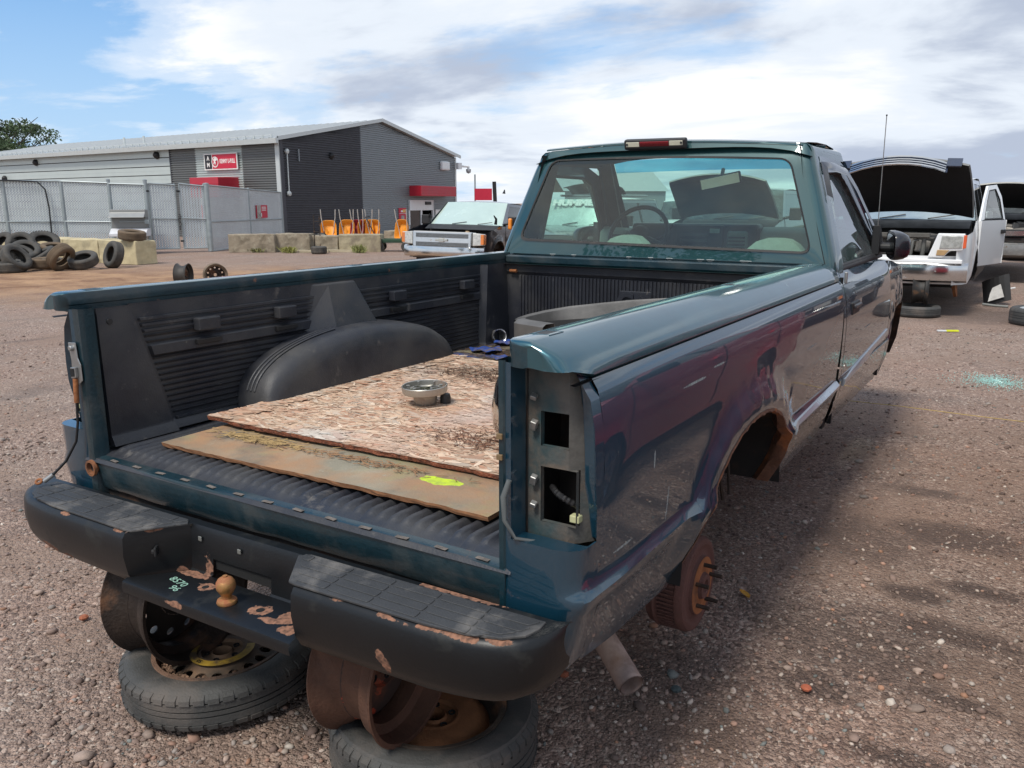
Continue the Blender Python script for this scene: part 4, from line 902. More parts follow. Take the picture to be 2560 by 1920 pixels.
# windshield, A pillars, cowl, hood, nose
def ws(u, v): return (u*lerp(.80, .66, v), lerp(4.16, 3.47, v)-.10*(abs(u)**2.2)*(1-.4*v), lerp(1.215, 1.785, v)-.012*abs(u)**2)
b = B(); b.grid([[ws(u, v) for v in np.linspace(0, 1, 6)] for u in np.linspace(-.95, .95, 19)]); b.build('windshield', glass('windshield_glass', (.78, .97, .89), .03, (.4, .45, .42)), TK, smooth=60, fix=False)
b = B(); b.grid([[Vector(ws(u, v))+Vector((0, .004, .004)) for v in (.875, .9, .96, 1)] for u in np.linspace(-.95, .95, 19)]); b.build('sun_band', glass('blue_band', (.20, .62, .86), .02), TK, smooth=60, fix=False)
for sg in (-1, 1):
    b = B(); b.grid([[(sg*abs(ws(.95, v)[0]), ws(.95, v)[1], ws(.95, v)[2]), (sg*(abs(ws(1, v)[0])+.02), ws(1, v)[1]-.005, ws(1, v)[2]), (sg*(lerp(.885, .742, v)), lerp(3.93, 3.42, v), lerp(1.22, 1.735, v)), (sg*(lerp(.85, .71, v)), lerp(3.86, 3.38, v), lerp(1.22, 1.72, v))] for v in np.linspace(0, 1, 6)])
    b.build('windshield_pillar', PC, TK, smooth=50)
b = B(); b.grid([[(u*.86, lerp(4.10, 5.20, v)-.03*u*u*(1-v), interp(lerp(4.10, 5.20, v), [(4.1, 1.20), (4.5, 1.19), (5.0, 1.12), (5.2, 1.05)])-.03*abs(u)**3-.0) for v in np.linspace(0, 1, 8)] for u in np.linspace(-1, 1, 13)]); b.box(-.82, .82, 5.16, 5.22, .55, 1.03); b.build('hood', PC, TK, smooth=50)
# antenna
b = B(); b.tube([(.795, 4.33, 1.15), (.795, 4.33, 1.20)], .014, 10); an = b.build('antenna_base', DARK, TK, smooth=60)
b = B(); b.tube([(.795, 4.33, 1.18), (.797, 4.27, 1.60), (.803, 4.20, 2.035)], .0028, 6); b.build('antenna_mast', STEEL, an, smooth=60)
b = B(); b.lathe([(0, -.006), (.005, -.003), (.005, .003), (0, .006)], 8, M=Matrix.Translation((.803, 4.20, 2.038))); b.build('antenna_tip', DARK, an)
# interior
INT = mat('interior_grey', (.17, .20, .18), .6, var=.2, vs=6); IND = mat('interior_dark', (.018, .02, .02), .5)
b = B(); b.grid([[(x, y, z+.012*math.sin(x*4)) for y, z in ((3.60, 1.02), (3.58, 1.20), (3.60, 1.335), (3.66, 1.372), (3.80, 1.36), (4.12, 1.235))] for x in np.linspace(-.80, .80, 24)]); ds = b.build('dashboard', INT, TK, smooth=50)
b = B(); b.box(-.56, .26, 3.565, 3.68, 1.17, 1.400); b.build('instrument_cluster', IND, ds, bevel=.025, seg=3)
b = B(); b.box(-.25, .05, 3.545, 3.575, 1.20, 1.392); rd = b.build('radio_panel', IND, ds, bevel=.008)
for z in (1.22, 1.26, 1.30, 1.335):
    b = B(); b.box(-.22, -.04, 3.538, 3.547, z-.010, z+.008); b.build('radio_button_row', mat('btn', (.05, .055, .055), .4), rd, bevel=.002)
b = B(); b.box(-.03, .03, 3.538, 3.547, 1.345, 1.372); b.build('radio_display', mat('disp', (.25, .3, .28), .3), rd)
for x0 in (.07, -.72):
    b = B(); b.box(x0, x0+.13, 3.548, 3.62, 1.17, 1.36); vt = b.build('air_vent', INT, ds, bevel=.02, seg=3)
    for k in range(7):
        b = B(); b.box(x0+.015, x0+.115, 3.540, 3.55, 1.19+.021*k, 1.200+.021*k); b.build('vent_slat', IND, vt)
for k in range(5): b = B(); b.box(.50+.05*k, .54+.05*k, 3.80+.01*k, 3.815+.01*k, 1.368, 1.374); b.build('defrost_slot', IND, ds)
b = B(); M = Matrix.Translation((-.412, 3.34, 1.335)) @ Matrix.Rotation(R(62), 4, 'X')
b.lathe([(.185+.014*math.cos(a), .014*math.sin(a)) for a in np.linspace(0, 2*math.pi, 11)[:-1]], 44, closed=True, M=M)
for a in (200, 340, 270):
    b.tube([(.05*math.cos(R(a)), .05*math.sin(R(a)), -.02), (.18*math.cos(R(a)), .18*math.sin(R(a)), 0)], [.022, .012], 8, M=M)
b.lathe([(0, .01), (.05, .008), (.07, -.01), (.06, -.03), (0, -.04)], 24, M=M); b.tube([(0, 0, -.03), (0, 0, -.3)], .035, 10, M=M)
b.build('steering_wheel', IND, TK, smooth=60)
b = B(); b.tube([(-.33, 3.42, 1.30), (-.26, 3.40, 1.33), (-.20, 3.38, 1.40)], [.010, .008, .009], 8); b.build('column_shifter', IND, TK, smooth=60)
seat_ = lambda x: max(math.exp(-((x+.23)/.14)**4), math.exp(-((x-.57)/.15)**4))
b = B(); b.box(-.80, .80, 2.68, 3.25, .80, .98); b.grid([[(x, y, z) for y, z in ((2.90, .95), (2.86, 1.20), (2.83, 1.24+.115*seat_(x)), (2.76, 1.24+.11*seat_(x)), (2.70, 1.22), (2.70, .95))] for x in np.linspace(-.80, .80, 41)]); b.build('bench_seat', mat('seat_cloth', (.24, .27, .24), .9, var=.15, vs=40), TK, smooth=50)
b = B(); b.ob((.034, 3.50, 1.650), (.245, .020, .072), (R(5), R(-11), R(4))); im = b.build('rear_view_mirror', IND, TK, bevel=.009, seg=3); b = B(); b.ob((.034, 3.489, 1.649), (.228, .003, .058), (R(5), R(-11), R(4))); b.build('mirror_glass', MC['mirror_glass'], im, bevel=.001)
b = B(); b.tube([(.034, 3.51, 1.66), (.02, 3.58, 1.72)], .012, 8); b.build('mirror_stem', IND, im)
for sg in (-1, 1):
    b = B(); b.grid([[(sg*(lerp(.84, .685, v)-d), 2.60+.05*v+w, lerp(1.0, 1.78, v)) for d, w in ((.0, .0), (.01, .08), (.02, .16))] for v in np.linspace(0, 1, 6)]); b.grid([[(sg*(lerp(.80, .665, v)-d), lerp(3.98, 3.42, v)-w, lerp(1.20, 1.77, v)) for d, w in ((-.02, .0), (.03, .02), (.04, .06), (-.02, .08))] for v in np.linspace(0, 1, 6)]); b.build('pillar_trim', IND, TK, smooth=50)
    b = B(); b.tube([(sg*.74, 2.76, 1.62), (sg*.76, 2.74, 1.30), (sg*.74, 2.80, 1.02)], [.012, .022, .022], 6); b.build('seat_belt', IND, TK)
b = B(); b.grid([[(x*.738, y, 1.790-.055*abs(x)**5) for y in (2.66, 2.72, 2.9, 3.2, 3.42, 3.46)] for x in np.linspace(-1, 1, 17)]); b.build('headliner', mat('headliner', (.10, .10, .10), .95), TK)
# ================================================================ things lying in the bed
OSBM = mat('osb_flakes', (1, 1, 1), .85, var=.12, vs=60, attr='col', bump=.12, bs=150)
def flakes(n, x0, x1, y0, y1, zf, seed, tone):
    r = np.random.default_rng(seed); V = []; F = []; Cc = []
    pal = np.array([(.56, .43, .32), (.62, .50, .39), (.50, .34, .25), (.70, .60, .49), (.42, .25, .17), (.54, .48, .41)])
    for i in range(n):
        x = r.uniform(x0, x1); y = r.uniform(y0, y1); L_ = r.uniform(.022, .085); w = L_*r.uniform(.14, .42); a = r.normal(0, .40)+(math.pi if r.random() < .5 else 0)
        if r.random() < .18: a += math.pi/2*r.uniform(.5, 1)
        c, s = math.cos(a), math.sin(a); k = r.integers(5, 8); o = len(V)
        z = zf(x, y)+.0006+r.random()*.0022; tx, ty = r.normal(0, .02), r.normal(0, .025)
        us = [(-1, -.5), (-.6, -1), (.2, -.9), (.85, -.8), (1, .1), (.5, 1), (-.7, .9)][:k]
        for u, v in us:
            dx, dy = u*L_/2*r.uniform(.8, 1.1), v*w/2*r.uniform(.7, 1.1)
            V.append((min(max(x+dx*c-dy*s, x0-.002), x1+.002), min(max(y+dx*s+dy*c, y0-.002), y1+.002), z+dx*tx+dy*ty))
        F.append(tuple(range(o, o+k)))
        t = noise.noise(Vector((x*2.2, y*2.2, seed))); g = noise.noise(Vector((x*3.1+5, y*3.1, seed)))
        col = pal[r.choice(6, p=[.3, .23, .16, .09, .10, .12])]*r.uniform(.75, 1.10)*np.array([.97, .87, .79])
        w1 = max(0, min(1, .5+1.6*t+tone(x, y))); col = col*(1-.55*w1)+np.array([.46, .235, .15])*.55*w1
        if g > .12: q = min(1, (g-.12)*3); col = col*(1-.5*q)+np.array([.50, .50, .47])*.5*q
        Cc += [(*col, 1)]*k
    return V, F, Cc
def board(name, outline, zf, th, label, edge_m, top_m, cat='board', n=0, seed=1, tone=None, sub=16):
    (x0, x1), (y0, y1) = outline
    b = B(); nx = 40; ny = 40; r = random.Random(seed)
    top = []; ex = [(r.uniform(-.003, .003)) for _ in range(nx+1)]
    for i in range(nx+1):
        x = lerp(x0, x1, i/nx); row = []
        for j in range(ny+1):
            y = lerp(y0+ex[i], y1, j/ny); row.append((x, y, zf(x, y)))
        top.append(row)
    bot = [[(p[0]+0, p[1]+(.004 if j == 0 else 0), p[2]-th-(r.uniform(0, .003) if j == 0 else 0)) for j, p in enumerate(rw)] for rw in top]
    b.grid(top); b.grid(bot, flip=True)
    for A_, B_ in ((top[0], bot[0]), (top[-1], bot[-1]), ([t[0] for t in top], [t[0] for t in bot]), ([t[-1] for t in top], [t[-1] for t in bot])):
        mid = [tuple((Vector(p)+Vector(q))/2+Vector((0, r.uniform(-.002, .001), 0))) for p, q in zip(A_, B_)]
        b.grid([A_, mid, B_], mi=1)
    root = thing(name, label, cat); o = b.build('panel', [top_m, edge_m], root)
    if n:
        V, F, Cc = flakes(n, x0, x1, y0, y1, zf, seed, tone); me = bpy.data.meshes.new('wood_flakes'); me.from_pydata(V, [], F)
        a = me.color_attributes.new('col', 'FLOAT_COLOR', 'POINT'); a.data.foreach_set('color', np.array(Cc).reshape(-1)); me.materials.append(OSBM)
        fo = bpy.data.objects.new('wood_flakes', me); COL.objects.link(fo); fo.parent = root; fo['kind'] = 'stuff'
    return root
def zosb(x, y): return .821+.010*x+.004*math.sin(x*3+1)*math.cos(y*2)+.020*max(0, (.55-y)/.25)**2*max(0, min(1, (-x+.1)/.7))*.35+(.006 if x < -.55 else 0)
board('osb_board', ((-.645, .572), (.345, 1.70)), zosb, .0125, 'weathered flake board covering the bed floor with a reddish broken front edge', mat('osb_edge', (.28, .095, .050), .95, var=.5, vs=60, bump=.6, bs=180, spots=[((.10, .04, .025), 30, .55, .06, .95)]), mat('osb_base', (.42, .29, .20), .9, var=.35, vs=35, bump=.2, bs=140), n=11000, seed=3, tone=lambda x, y: .45*math.exp(-((x-.25)/.4)**2-((y-.8)/.35)**2)+.3*math.exp(-((x+.1)/.3)**2-((y-1.4)/.25)**2)-.5)
PLYM = mat('ply_surface', (.23, .205, .15), .85, var=.45, vs=4, bump=.2, bs=120, spots=[((.34, .19, .10), 3.0, .52, .12, .9), ((.27, .26, .12), 3.5, .62, .10, .9), ((.09, .095, .085), 3.5, .62, .12, .85), ((.30, .27, .20), 22, .68, .04, .9)])
def zply(x, y): return .800+.010*x+.003*math.sin(x*4)
pb = board('plywood_board', ((-.590, .655), (.128, .60)), zply, .012, 'thin greenish brown plywood sheet under the flake board at the tail of the bed', mat('ply_edge', (.26, .12, .055), .9, var=.35, vs=40), PLYM, seed=9)
wear(PLYM, [(.405, .272, .806, .070, .026, .03)], (.52, .66, .03), (.34, .42, .06), 13, 1.9, (.27, .29, .12))
# straw, needles and leaf litter
def litter(name, n, cx, cy, rx, ry, zf, col, L0, L1, label, seed, cat='leaf litter', ang=None):
    r = random.Random(seed); b = B()
    for i in range(n):
        x, y = cx+rx*r.gauss(0, .45), cy+ry*r.gauss(0, .45); a = r.uniform(0, 6.28) if ang is None else r.gauss(ang, .5); L_ = r.uniform(L0, L1); w = r.uniform(.0006, .0018)
        z = zf(x, y)+.003+r.random()*.006; dx, dy = math.cos(a)*L_/2, math.sin(a)*L_/2; nx, ny = -math.sin(a)*w, math.cos(a)*w; h = r.uniform(-.003, .004)
        b.add([(x-dx-nx, y-dy-ny, z), (x+dx-nx, y+dy-ny, z+h), (x+dx+nx, y+dy+ny, z+h+.001), (x-dx+nx, y-dy+ny, z+.001)], [(0, 1, 2, 3)])
    o = b.build(name, mat('litter_'+name, col, .9, var=.5, vs=40), None); return tag(o, label, cat, kind='stuff')
litter('pine_needles', 900, -.20, 1.42, .40, .18, zosb, (.085, .045, .026), .015, .05, 'dark brown pine needles drifted over the far half of the flake board', 4)
litter('dry_leaves', 380, .34, .58, .26, .12, zosb, (.13, .06, .035), .012, .04, 'thin drift of dry needles on the flake board beside the right tail post', 5)
litter('straw_wisps', 260, -.33, .30, .22, .035, zply, (.30, .20, .085), .015, .05, 'pale straw caught under the flake board edge at the left', 6, ang=.3)
litter('straw_scraps', 160, .10, .29, .35, .03, zply, (.22, .12, .06), .012, .04, 'reddish splinters along the broken edge of the flake board', 7, ang=.1)
# blue debris and leaf mat at the head of the bed
def zfl(x, y): return FL+.018+.008*noise.noise(Vector((x*7, y*7, 2)))
b = B(); b.grid([[(x, y, FL+.016+.014*noise.noise(Vector((x*4, y*4, 1)))) for y in np.linspace(1.66, 2.36, 26)] for x in np.linspace(-.77, .3, 36)])
tag(b.build('leaf_mat', mat('leaf_mat', (.055, .040, .028), .95, var=.6, vs=30, bump=.8, bs=60, spots=[((.22, .19, .12), 7, .56, .05, .9), ((.03, .06, .20), 4.2, .57, .05, .6), ((.28, .22, .16), 18, .62, .03, .9)]), smooth=60), 'matted brown leaves and dirt at the head of the truck bed', 'leaf litter', kind='stuff')
litter('dead_leaves', 500, -.5, 2.0, .35, .3, zfl, (.10, .055, .03), .015, .045, 'dead leaves heaped around the tin cup at the head of the bed', 8)
for k, (x, y, w, h, a) in enumerate(((-.62, 1.98, .17, .11, .4), (-.42, 1.83, .15, .08, -.3), (-.66, 2.22, .13, .10, 1.0))):
    b = B(); b.grid([[(u*w/2*(1-.3*abs(v)), v*h/2*(1+.2*u), .006*math.sin(5*u+3*v+k)) for v in np.linspace(-1, 1, 7)] for u in np.linspace(-1, 1, 9)]); o = b.build('blue_plastic_sheet', mat('blue_plastic', (.025, .06, .24), .4, var=.4, vs=12, spots=[((.12, .09, .06), 9, .56, .08, .9)]), loc=(x, y, FL+.036), rot=(0, 0, a), solid=.002)
    tag(o, ['torn blue plastic scrap nearest the tin cup in the truck bed', 'torn blue plastic scrap touching the far edge of the flake board', 'torn blue plastic scrap in the front corner of the bed behind the cup'][k], 'plastic scrap', 'blue plastic scraps in the bed')
# tin cup on its side
t = thing('tin_cup', 'crumpled silver tin cup lying in the far left corner of the bed', 'cup', (-.80, 2.27, FL+.055), (R(80), 0, R(55)))
b = B(); b.lathe([(0, -.05), (.030, -.05), (.031, -.045), (.036, .045), (.038, .05), (.034, .047), (.029, -.042), (0, -.043)], 28); b.build('cup_body', mat('tin', (.55, .54, .52), .28, .9, var=.25, vs=30, spots=[((.7, .7, .68), 18, .58, .03, .5)]), t, smooth=40)
b = B(); b.lathe([(.0325, .00), (.0345, .004), (.0335, .02), (.0368, .035)], 28); b.build('paper_label', mat('paper_label', (.62, .60, .58), .7, var=.3, vs=60), t, smooth=60)
t.location = (-.742, 2.265, FL+.052)
# white-rimmed ring
t = thing('metal_hoop', 'narrow pale metal hoop half hidden behind the grey flare at the head of the bed', 'hoop', (-.52, 2.22, FL+.03), (R(5), R(-4), 0))
b = B(); b.lathe([(.082, -.012), (.086, -.012), (.086, .024), (.088, .026), (.082, .026), (.082, -.012)], 36); b.build('hoop_band', mat('pale_ring', (.34, .32, .28), .6, .4, var=.3, vs=20), t, smooth=40)
# alloy centre cap
def hub_cap():
    x, y = -.122, .872; t = thing('wheel_centre_cap', 'dull silver wheel centre cap lying upside down on the flake board', 'wheel cap', (x, y, zosb(x, y)+.002), (R(2), R(-1.5), R(20)))
    b = B(); b.lathe([(0, .004), (.030, .004), (.034, 0), (.038, .003), (.041, .012), (.044, .034), (.047, .040), (.074, .043), (.0795, .046), (.081, .050), (.0825, .070), (.0805, .072), (.078, .070), (.077, .052), (.070, .047), (.046, .045), (.040, .030), (.036, .014), (0, .012)], 48); b.build('cap_body', mat('dull_alloy', (.40, .385, .35), .40, .75, var=.15, vs=20, spots=[((.24, .17, .13), 12, .64, .06, .6)]), t, smooth=35)
    b = B(); b.lathe([(0, .0475), (.072, .0475)], 36); b.build('cap_back', mat('mossy_cap', (.05, .052, .03), .8, var=.6, vs=40, bump=.4), t)
    for k in range(6):
        a = k*math.pi/3+.2; c = B(); c.ob((.058*math.cos(a), .058*math.sin(a), .059), (.012, .004, .026), (0, 0, a)); c.ob((.060*math.cos(a), .060*math.sin(a), .071), (.010, .008, .003), (0, 0, a)); c.build('clip_tab', MC['dull_alloy'], t, bevel=.001)
    for k in range(3):
        a = k*2.1+.6; c = B(); c.lathe([(.013, .045), (.013, .060), (.016, .060), (.016, .045)], 20, M=Matrix.Translation((.036*math.cos(a), .036*math.sin(a), .001))); c.build('stud_socket', MC['dull_alloy'], t, smooth=30)
    for k in range(5):
        a = k*1.256; c = B(); c.ob((.035*math.cos(a), .035*math.sin(a), .053), (.06, .003, .012), (0, 0, a)); c.build('stiffening_rib', MC['mossy_cap'], t)
hub_cap()
t = thing('dark_plug', 'small dark round plug behind the wheel centre cap on the flake board', 'plug', (-.073, .925, zosb(-.07, .92)+.002)); b = B(); b.lathe([(0, .0), (.019, 0), (.020, .02), (.016, .034), (.008, .036), (0, .036)], 18); b.build('plug_body', mat('plug_grey', (.05, .05, .05), .5, .4), t, smooth=40)
# chrome bumper cap standing behind the right tail post
t = thing('chrome_hubcap', 'domed chrome wheel cover leaning on the right tail post inside the bed', 'wheel cover', (.44, .62, .955), (R(84), R(4), R(-62)))
b = B(); b.lathe([(0, .085), (.05, .082), (.09, .070), (.118, .048), (.130, .020), (.135, 0), (.128, -.004)], 40); b.build('cover_dome', mat('dirty_chrome', (.60, .59, .57), .10, 1.0, var=.06, spots=[((.36, .27, .20), 8, .62, .12, .45)]), t, smooth=60)
b = B(); b.lathe([(.128, .024), (.136, .016), (.142, .006), (.141, -.008), (.128, -.006)], 40); b.build('cover_band', mat('black_band', (.012, .012, .014), .2, coat=.6), t, smooth=60)
# grey plastic fender flare
t = thing('fender_flare', 'long curved grey plastic fender flare lying in the bed by the right wall', 'fender flare')
pth = [(-.33, 1.80, 1.00), (-.335, 1.84, 1.005), (-.325, 1.90, 1.012), (-.28, 1.985, 1.025), (-.19, 2.06, 1.042), (-.07, 2.12, 1.058), (.08, 2.165, 1.078), (.25, 2.19, 1.095), (.42, 2.20, 1.105), (.60, 2.195, 1.11)]
b = B(); P = []
for k, p in enumerate(pth):
    h = .20; P.append([(p[0], p[1], p[2]-h), (p[0]-.002, p[1], p[2]-.02), (p[0]-.006, p[1]+.006, p[2]), (p[0]+.004, p[1]-.004, p[2]+.003), (p[0]+.012, p[1]-.010, p[2]-.006), (p[0]+.012, p[1]-.008, p[2]-h)])
b.grid(P, cv=False)
front = [(-.33, 1.80), (-.318, 1.775), (-.28, 1.755), (-.20, 1.735), (-.13, 1.715)]
P = []
for x, y in front: P.append([(x, y, .80), (x-.001, y-.001, .99), (x+.008, y+.012, 1.003), (x+.028, y+.05, 1.005), (x+.033, y+.055, .985), (x+.03, y+.05, .80)])
b.grid(P); b.build('flare_shell', mat('grey_flare', (.115, .110, .105), .55, var=.25, vs=7, bump=.15, bs=200, spots=[((.05, .05, .048), 4, .60, .12, .6)]), t, smooth=45)
b = B(); b.grid([[(lerp(-.28, .5, u), lerp(1.84, 2.02, u)-.0, .80), (lerp(-.285, .5, u), lerp(1.86, 2.03, u), .985+.09*u)] for u in np.linspace(0, 1, 10)]); b.build('flare_inner_face', mat('flare_dark', (.018, .018, .019), .7, var=.3), t)

# ================================================================ wheels and tyres
def tyre_b(b, ro, w, ri, mi=0, sag=0, tread=True, n=64):
    h = w/2; s = ro-ri
    prof = [(ri, -h*.62), (ri-.006, -h*.74), (ri+.008, -h*.82), (ri+s*.25, -h*.95), (ri+s*.55, -h*1.0), (ri+s*.80, -h*.93), (ro-.012, -h*.80), (ro-.003, -h*.70)]
    tr = []
    for k, u in enumerate((-.55, -.545, -.48, -.475, -.17, -.165, -.10, -.095, .095, .10, .165, .17, .475, .48, .545, .55)):
        tr.append((ro-(.007 if k % 4 in (1, 2) and tread else 0), h*u))
    prof = prof+tr+[(r, -z) for r, z in prof[::-1]]+[(ri-.002, h*.5), (ri+s*.35, h*.72), (ri+s*.62, h*.70), (ro-.022, h*.5), (ro-.016, 0), (ro-.022, -h*.5), (ri+s*.62, -h*.70), (ri+s*.35, -h*.72), (ri-.002, -h*.5)]
    b.lathe(prof, n, mi, closed=True)
def tread_lugs(ro, w, n, m, parent, slant=.3):
    b = B(); h = w/2
    for k in range(n):
        a = 2*math.pi*k/n
        for s_ in (-1, 1):
            M = Matrix.Rotation(a+(.5*math.pi/n if s_ > 0 else 0), 4, 'Z'); q = math.pi/n*.80*ro
            z0, z1 = s_*h*.50, s_*h*.845
            v = []
            for z, r in ((z0, ro), (s_*h*.72, ro-.003), (z1, ro-.017)):
                for y in (-q, q): v += [(r-.006, y, z), (r+.0035, y*.92, z)]
            b.add(v, [(1, 3, 7, 5), (5, 7, 11, 9), (0, 1, 5, 4), (4, 5, 9, 8), (3, 2, 6, 7), (7, 6, 10, 11), (8, 9, 11, 10), (0, 2, 3, 1)], M=M)
    return b.build('tread_blocks', m, parent, kind='stuff')
def disc_holes(b, r0, r1, r2, r3, z1, z2, nh, hr, mi=0, sub=10, flip=False):
    """disc from r0 to r3 with nh round openings of radius hr on the circle between r1 and r2"""
    rc = (r1+r2)/2; n = nh*sub; da = 2*math.pi/n
    zf = lambda r: lerp(z1, z2, (r-r0)/(r3-r0))
    for k in range(nh):
        ac = 2*math.pi*(k+.5)/nh
        c = Vector((rc*math.cos(ac), rc*math.sin(ac), 0)); er = Vector((math.cos(ac), math.sin(ac), 0)); et = Vector((-math.sin(ac), math.cos(ac), 0))
        half = math.pi/nh; outer = []; inner = []
        m = 24
        for i in range(m):
            t = 2*math.pi*i/m; u, v = math.cos(t), math.sin(t)
            s = 1/max(abs(u), abs(v)); uu, vv = u*s, v*s
            rr = lerp(r1, r2, (uu+1)/2); aa = ac+vv*half
            outer.append((rr*math.cos(aa), rr*math.sin(aa), zf(rr)))
            p = c+er*hr*u+et*hr*v*1.0; inner.append((p.x, p.y, zf(rc+hr*u)))
        inn2 = [(p[0], p[1], p[2]-.004) for p in inner]
        b.grid([outer, inner, inn2], cv=True, mi=mi)
    for ra, rb in ((r0, r1), (r2, r3)):
        if rb > ra: b.grid([[(r*math.cos(2*math.pi*i/(nh*8)), r*math.sin(2*math.pi*i/(nh*8)), zf(r)) for r in (ra, rb)] for i in range(nh*8)], cu=True, mi=mi)
def steel_rim(parent, name='rim', R_=.205, w=.16, m=RUSTD, md=None, nh=16, hr=.014, dish=.3, label=None, holes=True):
    h = w/2; b = B()
    b.lathe([(R_-.006, h), (R_+.006, h+.001), (R_+.008, h-.004), (R_+.002, h-.010), (R_-.006, h-.020), (R_-.012, h-.045), (R_-.035, h-.055), (R_-.040, 0), (R_-.035, -h*.4), (R_-.012, -h+.025), (R_-.004, -h+.012), (R_+.008, -h+.004), (R_+.006, -h-.001), (R_-.006, -h), (R_-.016, -h+.02), (R_-.040, -h*.35), (R_-.045, 0), (R_-.040, h-.058), (R_-.017, h-.048), (R_-.009, h-.018)], 56, closed=True)
    o = b.build(name, m, parent, smooth=35, label=label)
    d = B(); rd = R_-.036; zz = h*dish
    if holes: disc_holes(d, .075, .108, .158, rd, zz+.018, zz-.010, nh, hr)
    else: d.lathe([(.075, zz+.018), (.12, zz+.02), (.15, zz+.0), (rd, zz-.01)], 48)
    d.lathe([(.075, zz+.018), (.066, zz+.020), (.060, zz+.010), (.036, zz+.008), (.030, zz+.016), (.029, zz+.004), (.029, zz-.02)], 40)
    dd = d.build('wheel_disc', md or m, o, smooth=40)
    for k in range(5):
        a = 2*math.pi*k/5; c = B(); c.lathe([(.010, .0), (.010, .004), (.007, .004), (.006, -.004), (0, -.004)], 12, M=Matrix.Translation((.050*math.cos(a), .050*math.sin(a), zz+.010))); c.build('lug_hole', BLACKM, dd)
    return o
TYRE1 = mat('tyre_worn', (.050, .050, .048), .70, var=.25, vs=9, bump=.25, bs=160, spots=[((.13, .11, .095), 5, .58, .12, .9)])
# left propping wheel (narrow spare lying flat)
c1 = G(470, 1700, 0)
def flat_wheel(x, y, ro, w, ri, label, tilt, m_rim, m_disc, nh, hr, lugs, label_rim=None):
    t = thing('wheel', label, 'wheel', (x, y, w/2+.004), tilt, 'wheels lying flat under the rear bumper')
    b = B(); tyre_b(b, ro, w, ri, tread=True, n=80); ty = b.build('tyre', TYRE1, t, smooth=40); tread_lugs(ro, w, lugs, TYRE1, ty)
    # bead ring and raised letters
    rm = steel_rim(t, 'rim', ri+.0, w*.86, m_rim, m_disc, nh, hr, .25, holes=nh > 0)
    return t, ty, rm
t1, ty1, rm1 = flat_wheel(-.425, .165, .305, .135, .205, 'flat-lying narrow spare wheel with round vents and yellow band, under the left bumper end', (R(1.0), R(-1.0), R(10)), mat('rim_rust_bead', (.15, .085, .055), .85, .1, var=.4, vs=25, bump=.4, bs=120, spots=[((.04, .035, .03), 6, .55, .08, .6)]), mat('spare_disc', (.075, .062, .050), .55, .35, var=.35, vs=8, spots=[((.20, .12, .07), 5, .54, .1, .9)]), 16, .0175, 46)
b = B(); b.lathe([(.078, .0385), (.103, .0365)], 60, a0=R(165), a1=R(400)); yb = b.build('yellow_label_band', mat('yellow_band', (.36, .23, .03), .6, var=.4, vs=30, spots=[((.10, .065, .035), 14, .54, .06, .8)]), rm1)
yb.location = (0, 0, .0015)
text('50', .020, BLACKM, rm1, Matrix.Translation((-.012, -.088, .0405)) @ Matrix.Rotation(R(170), 4, 'Z'), 'band_number', .0003)
b = B(); rr_ = random.Random(3)
for k in range(240):
    a = rr_.uniform(R(150), R(330)); q = rr_.gauss(.170, .010); s_ = rr_.uniform(.003, .012); b.ob((q*math.cos(a), q*math.sin(a), .020+rr_.random()*.01), (s_, s_*.8, s_*.7), (rr_.random()*3, rr_.random()*3, 0))
b.build('dirt_clods', mat('dirt_clod', (.19, .115, .075), .95, var=.4, vs=60), rm1, kind='stuff')
def letters_round(s, rad, size, a0, step, parent, m, z):
    for k, ch in enumerate(s):
        if ch == ' ': continue
        a = a0-step*k; M = Matrix.Rotation(a, 4, 'Z') @ Matrix.Translation((rad, 0, z)) @ Matrix.Rotation(R(-90), 4, 'Z'); text(ch, size, m, parent, M, 'raised_letter', .0012)
letters_round('TEMPORARY USE ONLY', .262, .020, R(236), .066, ty1, TYRE1, .0675) if 0 else None
# right propping wheel
t2, ty2, rm2 = flat_wheel(.385, .245, .290, .165, .195, 'flat-lying wheel with a plain orange rusted disc, under the right of the bumper', (R(.6), R(1.0), R(50)), mat('rim_dark_rust', (.060, .045, .035), .7, .25, var=.4, vs=14, bump=.3, bs=90, spots=[((.20, .10, .05), 7, .60, .06, .9)]), mat('orange_disc', (.21, .088, .036), .8, .1, var=.35, vs=9, bump=.3, bs=110, spots=[((.09, .075, .06), 3.5, .60, .08, .6), ((.24, .05, .02), 5, .66, .03, .9)]), 0, .02, 56)
# upright steel wheels standing in them
def stand(loc, rot, label, R_, w, m, md, nh, hr, red=False):
    t = thing('upright_rim', label, 'steel rim', loc, rot, 'bare rims standing upright as props under the rear bumper')
    o = steel_rim(t, 'rim_barrel', R_, w, m, md, nh, hr, -.15, holes=nh > 0); return t
ax1 = Vector((math.sin(R(96)), -math.cos(R(96)), 0))
q1 = G(497, 1492, .300)-ax1*.092; q2 = G(1035, 1690, .318)-ax1*.095
s1 = stand((q1.x, q1.y, .300), (R(90), 0, R(96)), 'upright dark rim standing in the left flat-lying spare wheel', .207, .185, RUSTD, mat('inner_disc_dark', (.020, .016, .014), .7, .2, var=.4, spots=[((.07, .035, .02), 6, .6, .08, .9)]), 12, .013)
s2 = stand((q2.x, q2.y, .335), (R(90), 0, R(96)), 'upright brown rusted rim with red flaking paint, standing in the right flat-lying wheel', .190, .19, mat('brown_rim', (.095, .045, .028), .75, .2, var=.4, vs=10, bump=.3, bs=100), mat('red_flake_disc', (.035, .022, .018), .75, .1, var=.4, spots=[((.36, .045, .016), 6.5, .59, .006, .7), ((.14, .05, .025), 5, .62, .08, .9)]), 0, .013)
print('STANDS', tuple(q1), tuple(q2))
